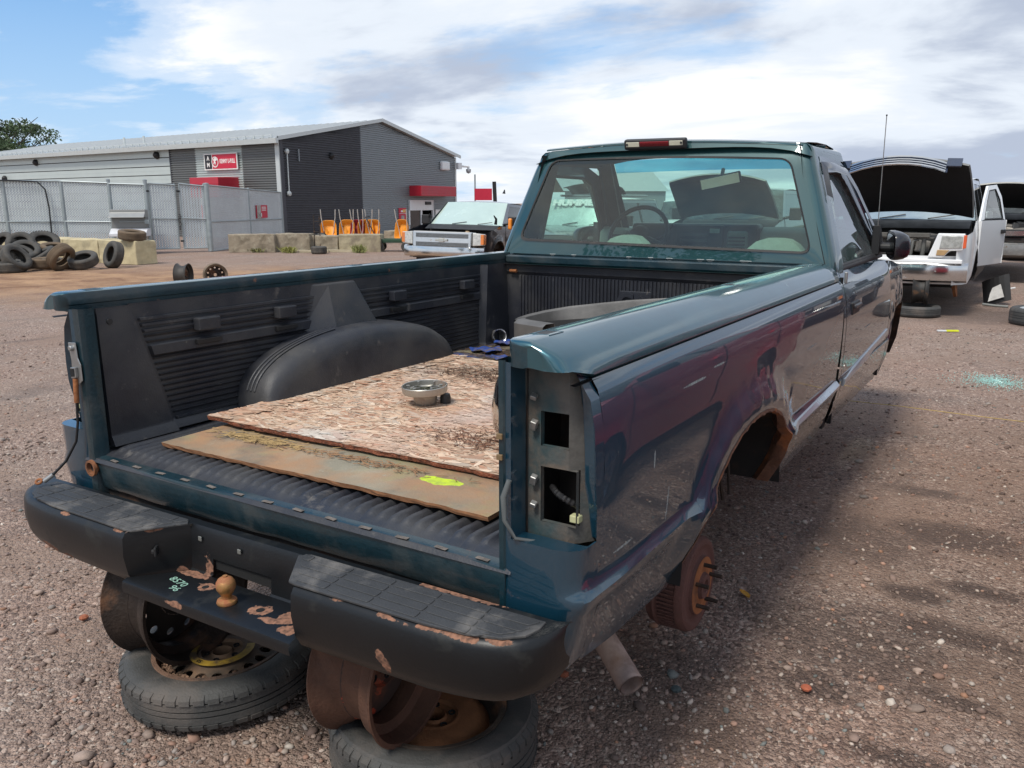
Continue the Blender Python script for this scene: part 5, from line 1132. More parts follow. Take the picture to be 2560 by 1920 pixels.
# ================================================================ building and yard behind
class Wall:
    def __init__(s, a, b):
        s.a = Vector((a.x, a.y, 0)); d = Vector((b.x-a.x, b.y-a.y, 0)); s.len = d.length; s.t = d.normalized(); s.n = Vector((s.t.y, -s.t.x, 0))
        if s.n.dot(CP-s.a) < 0: s.n = -s.n
    def hit(s, x, y, off=0):
        d = ray(x, y); o = s.a+s.n*off; k = (o-CP).dot(s.n)/d.dot(s.n); p = CP+d*k; return (p-o).dot(s.t), p.z
    def p(s, u, z, off=0): return s.a+s.t*u+s.n*off+Vector((0, 0, z))
    def M(s, u, z, off=0):      # matrix: local x along wall, y up, z out of the wall
        m = Matrix((s.t, Vector((0, 0, 1)), s.n)).transposed().to_4x4()
        if m.determinant() < 0: m = Matrix((-s.t, Vector((0, 0, 1)), s.n)).transposed().to_4x4()
        m.translation = s.p(u, z, off); return m
def wbox(b, W_, u0, u1, z0, z1, o0, o1, mi=0):
    v = [W_.p(u, z, o) for z in (z0, z1) for o in (o0, o1) for u in (u0, u1)]
    b.add(v, [(0, 2, 3, 1), (4, 5, 7, 6), (0, 1, 5, 4), (2, 6, 7, 3), (0, 4, 6, 2), (1, 3, 7, 5)], mi)
A0 = D(697, 348, 35); EV = A0.z; B0 = G(1138, 394, EV); L0 = G(0, 393, EV)
GW = Wall(A0, B0); LW_ = Wall(A0, L0+(L0-A0)*.35); LWL = LW_.len
RU, RZ = GW.hit(946, 306)
BLD = thing('warehouse', 'long corrugated metal warehouse with grey gable end and pale side wall beyond the yard', 'warehouse')
C_DK = mat('cladding_dark', (.060, .062, .072), .5, .3, var=.06, vs=3); C_GR = mat('cladding_grey', (.25, .275, .29), .42, .35, var=.06, vs=3); C_LT = mat('cladding_light', (.50, .55, .53), .42, .25, var=.06, vs=1.5)
C_TR = mat('metal_trim', (.55, .58, .57), .4, .3, var=.06); REDP = mat('red_panel', (.42, .012, .030), .45, var=.1, vs=3, coat=.2); WH = mat('white_paint', (.72, .74, .74), .5, var=.06)
def corr(W_, us, zmax, pitch, amp, name, m, holes=(), z0=0.0, off=0.0, parent=BLD):
    zs = []; z = z0; zt = max(zmax(u) for u in us)
    k = 0
    while z < zt:
        for f, o in ((0, 0), (.35, 0), (.5, 1), (.85, 1)): zs.append((z+pitch*f, o*amp))
        z += pitch
    uu = sorted(set(us+[q for h in holes for q in h[:2]]))
    P = [[W_.p(u, min(z, zmax(u)), off+o) for z, o in zs] for u in uu]
    def skip(i, j):
        for a, c, ztop in holes:
            if uu[i] >= a-1e-4 and uu[i+1] <= c+1e-4 and zs[j+1][0] <= ztop: return True
        return False
    b = B(); b.grid(P, skip=skip); return b.build(name, m, parent)
gtop = lambda u: EV+(RZ-EV)*(u/RU if u < RU else (GW.len-u)/(GW.len-RU))-.02
us_split = GW.hit(904, 450)[0]
d0, d1 = GW.hit(1020, 520)[0], GW.hit(1083, 520)[0]; dz = GW.hit(1050, 500)[1]
corr(GW, [0, us_split/2, us_split], gtop, .100, .045, 'dark_cladding', C_DK)
corr(GW, [us_split, RU, d1+1, GW.len] if us_split < RU else [us_split, d1+1, GW.len], gtop, .100, .045, 'grey_cladding', C_GR, holes=[(d0, d1, dz)])
# long side: cladding near the corner in three bands, then smooth boards
u1 = LW_.hit(608, 420)[0]; u2 = LW_.hit(492, 420)[0]; u3 = LW_.hit(428, 420)[0]
ltop = lambda u: EV-.05
for a, c, m_, nm in ((0, u1, C_GR, 'grey_cladding'), (u1, u2, C_LT, 'light_cladding'), (u2, u3, C_GR, 'grey_cladding')):
    corr(LW_, [a, c], ltop, .100, .045, nm, mat('cladding_mid', (.17, .175, .17), .45, .3, var=.06) if m_ is C_GR else m_)
b = B(); wbox(b, LW_, u3-.05, u3+.02, 0, EV-.05, 0, .05); b.build('corner_strip', C_DK, BLD)
z = EV-.10; k = 0
while z > .1:
    b = B(); wbox(b, LW_, u3+.03, LWL, z-.375, z-.018, -.02, .03); b.build('wall_panel', C_LT, BLD, bevel=.006, seg=1)
    if k < 7: b = B(); wbox(b, LW_, u3+.03, LWL, z-.19, z-.183, .03, .036); b.build('panel_rib', C_LT, BLD)
    z -= .375+.018-.018+.02; k += 1
b = B(); wbox(b, LW_, u3, LWL, 0, EV-.05, -.06, -.03); b.build('wall_backing', C_DK, BLD)
# corner trims and downpipe
b = B(); wbox(b, GW, -.02, .16, 0, EV, .0, .05); b.build('corner_trim', C_DK, BLD)
b = B(); wbox(b, LW_, -.02, .22, 0, EV-.05, .0, .06); b.build('corner_trim', C_TR, BLD)
b = B(); wbox(b, GW, GW.len-.14, GW.len+.02, 0, EV, .0, .05); b.build('corner_trim', C_TR, BLD)
# roof: two slopes with fascia and ridge
RFM = mat('roof_metal', (.47, .49, .49), .45, .4, var=.08, vs=2)
dirL = LW_.t*LWL
e0, r0, e1 = GW.p(0, EV, .25)-GW.t*.35, GW.p(RU, RZ+.02, .25), GW.p(GW.len, EV, .25)+GW.t*.25
# keep the slope lines true at the overhangs
e0.z = EV-.35*(RZ-EV)/RU; e1.z = EV-.25*(RZ-EV)/(GW.len-RU)
for pa, pb_, nm in ((e0, r0, 'roof_slope'), (r0, e1, 'roof_slope')):
    b = B(); off = Vector((0, 0, .10)); n = 60
    P = []
    for i in range(n+1):
        for f, h in ((0, 0), (.06, .035), (.12, 0), (.999, 0)):
            q = dirL*((i+f)/n); P.append([pa+q+off+Vector((0, 0, h)), pb_+q+off+Vector((0, 0, h))])
    b.grid(P); rf = b.build(nm, RFM, BLD)
    b = B(); v = [pa, pb_, pb_+off*1.6, pa+off*1.6]; b.add(v+[q-GW.n*.06 for q in v], [(0, 1, 2, 3), (7, 6, 5, 4), (0, 4, 5, 1), (3, 2, 6, 7)]); b.build('gable_fascia', C_TR, BLD)
b = B(); q0 = e0-Vector((0, 0, .02)); t_ = LW_.n
v = [q0+Vector((0, 0, a))+t_*c for a, c in ((-.10, .0), (-.10, .12), (.08, .14), (.10, .14), (.10, .0))]
b.grid([v, [p+dirL for p in v]]); b.add(v, [(0, 1, 2, 3, 4)]); b.build('gutter', C_TR, BLD)
# snow guard brackets along the eave
for i in range(46):
    p = e0+LW_.t*(.5+i*.55)+Vector((0, 0, .14))-t_*.10
    b = B(); b.ob(p+Vector((0, 0, .05)), (.05, .05, .12)); b.ob(p+LW_.t*.27+Vector((0, 0, .09)), (.50, .03, .03), (0, 0, math.atan2(LW_.t.y, LW_.t.x))); b.build('snow_guard', C_TR, BLD)
for x in (218, 267): 
    p = LW_.p(LW_.hit(x, 350)[0], EV+.35, -2.0); b = B(); b.tube([p, p+Vector((0, 0, .45))], .06, 10); b.build('roof_vent', C_TR, BLD)
# flood of little fittings
def hood(W_, x, y, m, s=.28, name='vent_hood'):
    u, z = W_.hit(x, y); b = B(); M = W_.M(u, z)
    b.lathe([(0, s*.9), (s*.45, s*.7), (s*.6, s*.3), (s*.62, 0)], 16, M=M @ Matrix.Rotation(R(-25), 4, 'X')); b.build(name, m, BLD, smooth=50)
hood(LW_, 395, 390, DARK); hood(LW_, 93, 408, DARK); hood(LW_, 16, 448, DARK); hood(GW, 826, 391, DARK, .24)
u, z = GW.hit(1108, 416); b = B(); wbox(b, GW, u-.45, u+.45, z-.22, z+.28, 0, .22); b.build('wall_lamp_box', WH, BLD, bevel=.08)
b = B(); p = GW.hit(713, 378); q = GW.hit(719, 484); b.tube([GW.p(*p, .09), GW.p(*q, .09)], .025, 6); 
for w in (p, q): b.lathe([(0, .1), (.10, .08), (.11, 0)], 12, M=GW.M(*w, .05))
b.build('cable_conduit', C_TR, BLD)
u, z = GW.hit(744, 388); b = B(); wbox(b, GW, u-.03, u+.03, z-.25, z+.25, 0, .08); b.build('bracket', C_GR, BLD)
# dome camera on the far corner
M = GW.p(GW.len, GW.hit(1138, 415)[1]); b = B(); b.ob(M+Vector((.1, .1, 0)), (.35, .35, .35)); q = M+GW.n*.35+GW.t*1.0; b.tube([M+GW.n*.1, q], .06, 8); b.tube([q, q-Vector((0, 0, .15))], .07, 8); cm = b.build('camera_arm', WH, BLD); b = B(); b.lathe([(0, -.16), (.12, -.10), (.15, 0), (.15, .1), (0, .14)], 16, M=Matrix.Translation(q-Vector((0, 0, .25)))); b.build('dome_camera', mat('camera_dome', (.35, .37, .40), .3), cm, smooth=50)
# red awning and sliding doors on the gable
a0, a1 = GW.hit(1016, 470)[0], GW.hit(1119, 480)[0]; z1, z0 = GW.hit(1016, 464)[1], GW.hit(1016, 490)[1]
b = B(); wbox(b, GW, a0+.25, a1-.35, z0, z1, .0, .75); aw = b.build('door_awning', REDP, BLD, bevel=.02)
for f in (.3, .55, .8): b = B(); wbox(b, GW, a0+.25, a1-.35, lerp(z0, z1, f), lerp(z0, z1, f)+.02, .75, .765); b.build('awning_seam', REDP, aw)
b = B(); wbox(b, GW, d0, d1, dz-.55, dz, -.05, .06); wbox(b, GW, d0, d0+.12, 0, dz, -.05, .06); wbox(b, GW, d1-.12, d1, 0, dz, -.05, .06); wbox(b, GW, lerp(d0, d1, .50)-.08, lerp(d0, d1, .50)+.08, 0, dz-.5, -.05, .04); df = b.build('sliding_door_frame', WH, BLD, bevel=.01)
b = B(); wbox(b, GW, d0+.12, lerp(d0, d1, .5), .1, dz-.55, -.02, .0); b.build('door_pane', glass('shop_glass', (.30, .34, .36), .12, (.3, .3, .32)), df)
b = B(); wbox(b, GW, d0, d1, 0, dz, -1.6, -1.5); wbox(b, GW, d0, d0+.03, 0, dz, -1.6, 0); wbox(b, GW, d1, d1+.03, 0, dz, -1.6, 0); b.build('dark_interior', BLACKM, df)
u, z = GW.hit(1067, 508); b = B(); wbox(b, GW, u-.3, u+.3, z-.08, z+.08, .06, .12); b.build('door_sensor', DARK, df)
# posters and signs
def poster(W_, x0, y0, x1, y1, name, label, cat, m, border=None, off=.06):
    ua, za = W_.hit(x0, y0, off); ub, zb = W_.hit(x1, y1, off); u0, u1_ = min(ua, ub), max(ua, ub)
    t = thing(name, label, cat, W_.p((u0+u1_)/2, (za+zb)/2, off), (0, 0, 0)); Wl = Wall.__new__(Wall); Wl.a = W_.a-Vector(t.location)*1; Wl.t = W_.t; Wl.n = W_.n; Wl.len = W_.len
    b = B(); wbox(b, Wl, u0, u1_, min(za, zb), max(za, zb), off-.03, off+.01); pn = b.build('sign_panel', m, t)
    return t, Wl, (u0, u1_, min(za, zb), max(za, zb)), off+.012, pn
def slab(Wl, box, o, fx0, fx1, fz0, fz1, m, parent, name, d=.006, flip=False):
    u0, u1_, z0, z1 = box; a, c = (lerp(u0, u1_, fx0), lerp(u0, u1_, fx1)) if not flip else (lerp(u1_, u0, fx0), lerp(u1_, u0, fx1))
    b = B(); wbox(b, Wl, min(a, c), max(a, c), lerp(z0, z1, fz0), lerp(z0, z1, fz1), o, o+d); return b.build(name, m, parent)
PALE = mat('print_white', (.75, .75, .72), .6); YEL = mat('print_yellow', (.75, .45, .12), .6); SKIN = mat('print_grey', (.35, .33, .30), .6, var=.5, vs=9)
POSTR = mat('poster_red', (.50, .015, .045), .5, var=.05)
t, Wl, bx_, o, pn = poster(LW_, 509, 385, 595, 423, 'shop_sign', 'wide red and black sign in a white frame, high on the side wall', 'sign', PALE, off=.14)
sf = True
slab(Wl, bx_, o, .03, .24, .07, .93, mat('sign_black', (.015, .015, .017), .4), pn, 'black_field', flip=sf); slab(Wl, bx_, o, .262, .975, .07, .93, POSTR, pn, 'red_field', flip=sf)
u0, u1_, z0, z1 = bx_; hh = z1-z0; ww = u1_-u0
def wtxt(s, fx, fz, size, m, xs=1.0, bold=.0, name='lettering', WW=None, BX=None, O=None, par=None, side=True):
    W2 = WW or Wl; X = BX or bx_; uu = lerp(X[1], X[0], fx) if side else lerp(X[0], X[1], fx); zz = lerp(X[2], X[3], fz)
    M = Matrix((-W2.t if side else W2.t, Vector((0, 0, 1)), W2.n)).transposed().to_4x4(); M.translation = W2.p(uu, zz, (O or o)+.010); return text(s, size, m, par or pn, M, name, .004, xs, bold)
wtxt('KENNY U-PULL', .715, .5, hh*.36, PALE, .60, .006); wtxt('A', .135, .70, hh*.36, PALE, 1, .008); wtxt('M', .135, .30, hh*.36, PALE, 1, .008)
# ring with a rearing shape
b = B(); M = Matrix((-Wl.t, Vector((0, 0, 1)), Wl.n)).transposed().to_4x4(); M.translation = Wl.p(lerp(u1_, u0, .345), lerp(z0, z1, .48), o+.008)
b.lathe([(hh*.33, 0), (hh*.27, 0), (hh*.27, .01), (hh*.33, .01)], 28, M=M)
b.add([(x*hh*.28, y*hh*.28, .012) for x, y in ((-.7, -.6), (-.3, .1), (-.6, .5), (0, .9), (.3, 1.25), (.45, .8), (.85, .5), (.5, .25), (.1, .2), (.3, -.2), (.0, -.8), (-.1, -.2))], [tuple(range(12))], M=M); b.build('ring_emblem', PALE, pn)
t, Wl, bx_, o, pn = poster(GW, 997, 520, 1016, 557, 'poster', 'narrow upright red poster left of the sliding shop door', 'poster', POSTR)
slab(Wl, bx_, o, .25, .5, .72, .84, PALE, pn, 'print_block'); slab(Wl, bx_, o, .5, .85, .70, .90, YEL, pn, 'print_block'); slab(Wl, bx_, o, .28, .7, .22, .5, SKIN, pn, 'print_picture'); slab(Wl, bx_, o, .03, .97, .62, .64, PALE, pn, 'print_line')
t, Wl, bx_, o, pn = poster(GW, 1089, 524, 1112, 560, 'poster', 'white poster with a dark red letter S right of the shop door', 'poster', PALE)
wtxt('S', .35, .62, (bx_[3]-bx_[2])*.5, mat('maroon', (.22, .02, .02), .6), 1.2, .02, par=pn, side=False)
# entrance canopy on the long side
cn_ = thing('entrance_canopy', 'boxy bright red entrance canopy on the side wall behind the gates', 'canopy')
offc = 1.0
while LW_.hit(560, 445, offc)[0] > LW_.hit(598, 445, 0)[0] and offc < 4 or offc < 1.1: offc += .1
ur = LW_.hit(598, 445, 0)[0]; ul = LW_.hit(473, 445, offc)[0]; ua_, ub_ = min(ur, ul), max(ur, ul); zct = LW_.hit(520, 443, offc)[1]
b = B(); wbox(b, LW_, ua_, ub_, zct-.85, zct, .0, offc); cb_ = b.build('canopy_box', REDP, cn_, bevel=.02)
for zz in (zct-.28, zct-.56): b = B(); wbox(b, LW_, ua_-.012, ub_+.012, zz, zz+.02, .0, offc+.015); b.build('canopy_seam', REDP, cb_)

# ---------------------------------------------------------------- fence and gates
GALV = mat('galvanised', (.34, .38, .39), .5, .5, var=.2, vs=5); SLAT = mat('privacy_slat', (.38, .43, .475), .6, var=.2, vs=1.2, spots=[((.33, .37, .42), .8, .54, .04, .6)])
WIREM = mat('chain_wire', (.68, .71, .70), .45, .4, var=.1)
def post(parent, p, h, r=.05, lean=0): b = B(); b.tube([p, p+Vector((lean, 0, h))], r, 10); b.lathe([(0, .03), (r*1.1, .01), (r*1.1, -.03)], 10, M=Matrix.Translation(p+Vector((lean, 0, h)))); return b.build('post', GALV, parent, smooth=50)
def mesh_panel(parent, p0, p1, z0a, z0b, z1a, z1b, slats=True, rails=(0, 1), mid=None, name='mesh_panel'):
    d = (p1-p0); L_ = d.length; t = d.normalized(); n = Vector((t.y, -t.x, 0))
    if n.dot(CP-p0) < 0: n = -n
    def P(u, f, o=0): a = lerp(z0a, z0b, u/L_); c = lerp(z1a, z1b, u/L_); q = p0+t*u+n*o; return Vector((q.x, q.y, lerp(a, c, f)))
    if slats:
        b = B(); k = int(L_/.080)
        for i in range(k):
            u = (i+.5)*L_/k; w = .034; b.add([P(u-w, .01), P(u+w, .01), P(u+w, .99), P(u-w, .99)], [(0, 1, 2, 3)]); 
        b.build('privacy_slats', SLAT, parent, kind='stuff')
    b = B(); H = z1a-z0a; s = .075; w = .014; k = 0; u = -H
    while u < L_:
        for sg in (1, -1):
            a0_, a1_ = (u, u+H); f0, f1 = 0, 1
            if a0_ < 0: f0 = -a0_/H; a0_ = 0
            if a1_ > L_: f1 = (L_-u)/H; a1_ = L_
            if a1_ > a0_:
                qa, qb = (f0, f1) if sg > 0 else (1-f0, 1-f1)
                b.add([P(a0_, qa, .012), P(a0_+w, qa, .014), P(a1_, qb, .014), P(max(a1_-w, 0), qb, .012)], [(0, 1, 2, 3)])
        u += s
    b.build('chain_link', WIREM, parent, kind='stuff')
    r = B()
    for f in rails:
        r = B(); r.tube([P(0, f, .03), P(L_, f, .03)], .024, 8); r.build('rail', GALV, parent)
    if mid is not None: r = B(); r.tube([P(0, mid, .03), P(L_, mid, .03)], .02, 8); r.build('rail', GALV, parent)
Pn = {k: G(x, y, 0) for k, (x, y) in dict(B=(289, 633), C=(379, 632), D=(528, 628)).items()}
pA = G(172, 634, 0); pZ = G(-120, 640, 0); pE = A0+GW.n*.2+LW_.n*.3; pE = Vector((pE.x, pE.y, 0))
FN = thing('chain_link_fence', 'long chain link fence with grey privacy slats left of the metal cabinet', 'fence')
def ztop(x, y, p): d = ray(x, y); h = Vector((p.x-CP.x, p.y-CP.y)); k = h.length/Vector((d.x, d.y)).length; return CP.z+d.z*k
zA, zB, zC, zD = ztop(148, 453, pA), ztop(275, 449, Pn['B']), ztop(362, 450, Pn['C']), ztop(516, 459, Pn['D'])
mesh_panel(FN, pZ, pA, .0, .0, zA+.02, zA, mid=.45); mesh_panel(FN, pA, Pn['B'], .0, .0, zA, zB-.1, mid=.45)
for p, h in ((pZ, zA), (lerp(pZ, pA, .5), zA), (pA, zA), (Pn['B'], zB)): post(FN, p, h, .055)
b = B(); q0_ = lerp(pZ, pA, .3); nn = (CP-pA); nn.z = 0; nn = nn.normalized()*.10
cbp = [pZ+nn+Vector((0, 0, zA+.02)), lerp(pZ, pA, .6)+nn+Vector((0, 0, zA+.01)), lerp(pZ, pA, .80)+nn+Vector((0, 0, zA-.02)), lerp(pZ, pA, .86)+nn+Vector((0, 0, zA-.25)), lerp(pZ, pA, .875)+nn+Vector((0, 0, 1.4)), lerp(pZ, pA, .87)+nn+Vector((0, 0, .5)), lerp(pZ, pA, .872)+nn]
b.tube(cbp, .022, 6); tag(b.build('black_cable', DARK), 'black cable looping down the slatted fence behind the tyre pile', 'cable')
F2 = thing('narrow_fence_panel', 'narrow chain link panel behind the metal cabinet, between two tall posts', 'fence panel'); mesh_panel(F2, Pn['B'], Pn['C'], 0, 0, zB-.12, zB-.15); post(F2, Pn['C'], zC, .06)
gate_defs = ((379, 632, 441, 622, 'left leaf of the chain link double gate, next to the metal cabinet'), (446, 621, 511, 618, 'right leaf of the chain link double gate, next to the red canopy'))
for i, (x0, y0, x1, y1, lab) in enumerate(gate_defs):
    a = lerp(Pn['C'], Pn['D'], .05+.50*i); c = lerp(Pn['C'], Pn['D'], .47+.48*i); gt = thing('gate_leaf', lab, 'gate', group='gate leaves of the chain link fence')
    mesh_panel(gt, a, c, .12, .12, zC-.10, zD-.08 if i else zC-.14, mid=.47)
    for p in (a, c): b = B(); b.tube([p+Vector((0, 0, .1)), p+Vector((0, 0, zC-.1))], .026, 8); b.build('gate_stile', GALV, gt)
    for zz in (.35, 1.9): b = B(); b.tube([a-Vector((.0, .10, -zz)), a+Vector((0, .0, zz))], .03, 6); b.build('hinge', DARK, gt)
b = B(); c = lerp(Pn['C'], Pn['D'], .51)
for k in range(7): b.lathe([(.035+.010*math.cos(a), .010*math.sin(a)) for a in np.linspace(0, 6.28, 6)[:-1]], 10, closed=True, M=Matrix.Translation(c+nn*.6+Vector((.02*math.sin(k*2), 0, 1.18-.075*k))) @ Euler((k*1.3, .4, k)).to_matrix().to_4x4())
tag(b.build('gate_chain', DARK, smooth=40), 'dark chain hanging where the two gate leaves meet', 'chain')
F3 = thing('corner_fence', 'slatted chain link fence with a red poster running to the warehouse corner', 'fence')
zE = ztop(700, 481, pE); mesh_panel(F3, Pn['D'], pE, 0, 0, zD-.05, zE, mid=.45); post(F3, Pn['D'], zD, .085); post(F3, lerp(Pn['D'], pE, .50), lerp(zD, zE, .5), .045); post(F3, pE, zE, .06)
FW = Wall(Pn['D'], pE)
t, Wl, bx_, o, pn = poster(FW, 641, 513, 669, 544, 'poster', 'square red and grey poster hung on the slatted fence near the warehouse corner', 'poster', POSTR)
slab(Wl, bx_, o, 0, .36, 0, 1, SKIN, pn, 'print_picture'); slab(Wl, bx_, o, .05, .42, .1, .38, PALE, pn, 'print_shoe')
for f in (.86, .78, .70, .60): slab(Wl, bx_, o, .45, .86, f-.03, f+.01, PALE, pn, 'print_line')
t, Wl, bx_, o, pn = poster(LW_, 504, 512, 518, 550, 'poster', 'tall red and white poster seen on the wall between gate and tall post', 'poster', POSTR)
for f in (.75, .5, .25): slab(Wl, bx_, o, .2, .8, f-.05, f+.03, PALE, pn, 'print_block')
# metal cabinet with a sloped hood
p = lerp(Pn['B'], Pn['C'], .52)+nn*2; CB = thing('metal_cabinet', 'grey metal return cabinet with sloped hood and bar, fixed to the tall fence post', 'cabinet', (p.x, p.y, 0), (0, 0, math.atan2(Pn['C'].y-Pn['B'].y, Pn['C'].x-Pn['B'].x)))
CBM = mat('cabinet_grey', (.30, .30, .29), .45, .4, var=.1); 
zz = [ztop(300, y, p) for y in (524, 531, 543, 570, 583, 590)]
b = B(); b.prism([(.0, zz[0]), (-.35, zz[0]), (-.35, zz[1]), (-.55, zz[2]), (-.02, zz[2])], -.52, .50, 'yz'); b.build('hood', CBM, CB, bevel=.01)
b = B(); b.box(-.50, .50, -.32, 0, zz[3], zz[2]+.0); b.build('body', mat('cabinet_body', (.22, .22, .215), .45, .4, var=.08), CB, bevel=.01)
b = B(); b.prism([(0, zz[3]-.01), (-.34, zz[3]-.01), (-.62, zz[4]), (-.62, zz[5]), (0, zz[5])], -.52, .54, 'yz'); b.build('shelf', mat('pale_shelf', (.62, .62, .64), .4), CB, bevel=.01)
b = B(); b.tube([(-.25, -.36, (zz[2]+zz[3])/2+.03), (.55, -.36, (zz[2]+zz[3])/2+.03)], .02, 6); b.box(.48, .60, -.4, -.3, (zz[2]+zz[3])/2-.03, (zz[2]+zz[3])/2+.09); b.build('bar', GALV, CB)
for x in (-.48, .48): b = B(); b.tube([(x, -.1, 0), (x, -.1, zz[5])], .02, 6); b.build('leg', GALV, CB)

# ---------------------------------------------------------------- concrete blocks
CONY = mat('concrete_yellow', (.52, .44, .27), .9, var=.18, vs=4, bump=.35, bs=30, spots=[((.34, .29, .19), 2.5, .58, .1, .9)]); CONG = mat('concrete_grey', (.27, .225, .165), .92, var=.25, vs=4, bump=.4, bs=30, spots=[((.16, .13, .09), 3, .56, .1, .9), ((.36, .32, .24), 6, .6, .08, .9)])
def cblock(p0, p1, h, depth, m, label, group, seed, name='concrete_block'):
    r = random.Random(seed); d = p1-p0; L_ = d.length; ang = math.atan2(d.y, d.x); t = thing(name, label, 'concrete block', p0, (0, 0, ang), group); t.location.z = 0
    b = B(); nx, nz = 12, 6; ny = 5
    def j(x, y, z):
        v = Vector((x*1.5+seed, y*2, z*2)); k = .020; return (x+k*noise.noise(v*3), y+k*noise.noise(v*3+Vector((5, 0, 0))), max(0, z+.022*noise.noise(v*2.2+Vector((0, 7, 0)))*(1 if z > .1 else .2)))
    X = [L_*i/nx for i in range(nx+1)]; Z = [0]+[h*i/nz for i in range(1, nz+1)]; ys = [depth*i/ny for i in range(ny+1)]
    b.grid([[j(x, 0, z) for z in Z] for x in X]); b.grid([[j(x, depth, z) for z in Z] for x in X]); b.grid([[j(x, y, h) for y in ys] for x in X]); b.grid([[j(0, y, z) for z in Z] for y in ys]); b.grid([[j(L_, y, z) for z in Z] for y in ys])
    o = b.build('block_body', m, t, bevel=.0); 
    bm = bmesh.new(); bm.from_mesh(o.data); bmesh.ops.remove_doubles(bm, verts=bm.verts, dist=.004); bmesh.ops.recalc_face_normals(bm, faces=bm.faces); bm.to_mesh(o.data); bm.free(); q = o.modifiers.new('b', 'BEVEL'); q.width = .025; q.segments = 2; q.limit_method = 'ANGLE'; q.angle_limit = R(50)
    return t
e1_, e0_ = G(343, 662, 0), G(-60, 641, 0); names = ['pale yellow concrete block at the right end, tyre leaning on its face', 'pale yellow concrete block second from the right in the left row', 'pale yellow concrete block in the left row behind the leaning brown tyre', 'pale yellow concrete block in the left row hidden by the tall tyre pile', 'pale yellow concrete block at the far left edge behind the tyres']
dd = (e0_-e1_); Lb = dd.length; un = dd.normalized(); k = 0; s_pos = 0
nrm = Vector((un.y, -un.x, 0)); 
if nrm.dot(CP-e1_) > 0: nrm = -nrm
while s_pos < Lb-.6 and k < 5:
    w = 1.50; cblock(e1_+un*(s_pos+w-.02), e1_+un*s_pos, .60, .62 if 1 else 0, CONY, names[k], 'pale concrete blocks of the left row', k+1); s_pos += w; k += 1
MB_ = [(572, 688, 630, .56, 'mossy grey concrete block at the left end of the middle row'), (690, 776, 629, .57, 'grey concrete block second from the left in the middle row'), (778, 846, 628, .50, 'grey concrete block behind the hand truck in the middle row'), (848, 952, 629, .55, 'yellow stained concrete block at the right end of the middle row')]
for k, (x0, x1, y, h, lab) in enumerate(MB_):
    a = G(x0, y+1, 0); c = G(x1, y+1, 0); cblock(a, c, h, .7, CONG if k != 3 else mat('concrete_stained', (.34, .29, .19), .92, var=.3, vs=3, bump=.4, bs=30, spots=[((.22, .18, .13), 3, .56, .1, .9)]), lab, 'grey concrete blocks of the middle row', 20+k)
a = G(960, 603, 0); c = G(1010, 604, 0); cblock(a, c+(c-a)*.6, .42, .7, CONG, 'low concrete block beyond the green cart, below the shop door', 'grey concrete blocks of the middle row', 40)
# weeds at the blocks
def weed(x, y, n, h, label, col, seed):
    p = G(x, y, 0); r = random.Random(seed); b = B()
    for i in range(n):
        a = r.uniform(0, 6.28); q = r.uniform(0, .28); L_ = h*r.uniform(.4, 1); base = p+Vector((q*math.cos(a), q*math.sin(a)*.5, 0)); tip = base+Vector((r.gauss(0, .10), r.gauss(0, .08), L_)); w = .018; mid = (base+tip)/2+Vector((r.gauss(0, .02), 0, .03)); b.add([base-Vector((.006, 0, 0)), mid-Vector((w, 0, 0)), tip, mid+Vector((w, .01, 0)), base+Vector((.006, 0, 0))], [(0, 1, 2, 3, 4)])
    tag(b.build('weed', mat('weed_%d' % seed, col, .8, var=.4, vs=20)), label, 'weed', 'weeds along the concrete blocks')
weed(722, 632, 120, .22, 'yellow green weed at the joint of the first two middle blocks', (.20, .20, .05), 1); weed(897, 632, 70, .30, 'thin weed against the stained block at the right end', (.16, .17, .05), 2); weed(640, 631, 60, .16, 'low weed under the leftmost middle block', (.17, .17, .06), 3); weed(668, 588, 60, .35, 'dry stalks growing behind the leftmost middle block', (.22, .17, .08), 4)

# ---------------------------------------------------------------- tyre pile
TYP = mat('old_tyre', (.055, .052, .047), .8, var=.35, vs=6, bump=.3, bs=60, spots=[((.12, .10, .08), 3, .58, .12, .9)]); TYB2 = mat('old_tyre_brown', (.125, .088, .056), .88, var=.35, vs=6, bump=.3, bs=60)
mb = B(); tyre_b(mb, .335, .235, .20, n=40); TM = mb.mesh('loose_tyre', TYP, 40); TMB = TM.copy(); TMB.materials[0] = TYB2
mb = B(); tyre_b(mb, .36, .27, .205, n=40)
lu = B(); hw = .135
for k in range(34):
    for s_ in (-1, 1):
        M = Matrix.Rotation(2*math.pi*(k+(.5 if s_ > 0 else 0))/34, 4, 'Z'); mb.box(.352, .368, -.022, .022, s_*.02 if s_ > 0 else -.115, .115 if s_ > 0 else -.02, M=M)
TMC = mb.mesh('loose_tyre', TYP, 40)
def axis_rot(r_, u_, t_, roll=0.0):
    h = Vector((_f.x, _f.y, 0)).normalized(); rr_ = Vector((_r.x, _r.y, 0)).normalized(); a = (rr_*r_+Vector((0, 0, 1))*u_-h*t_).normalized()
    return (a.to_track_quat('Z', 'Y').to_matrix() @ Matrix.Rotation(roll, 3, 'Z')).to_euler()
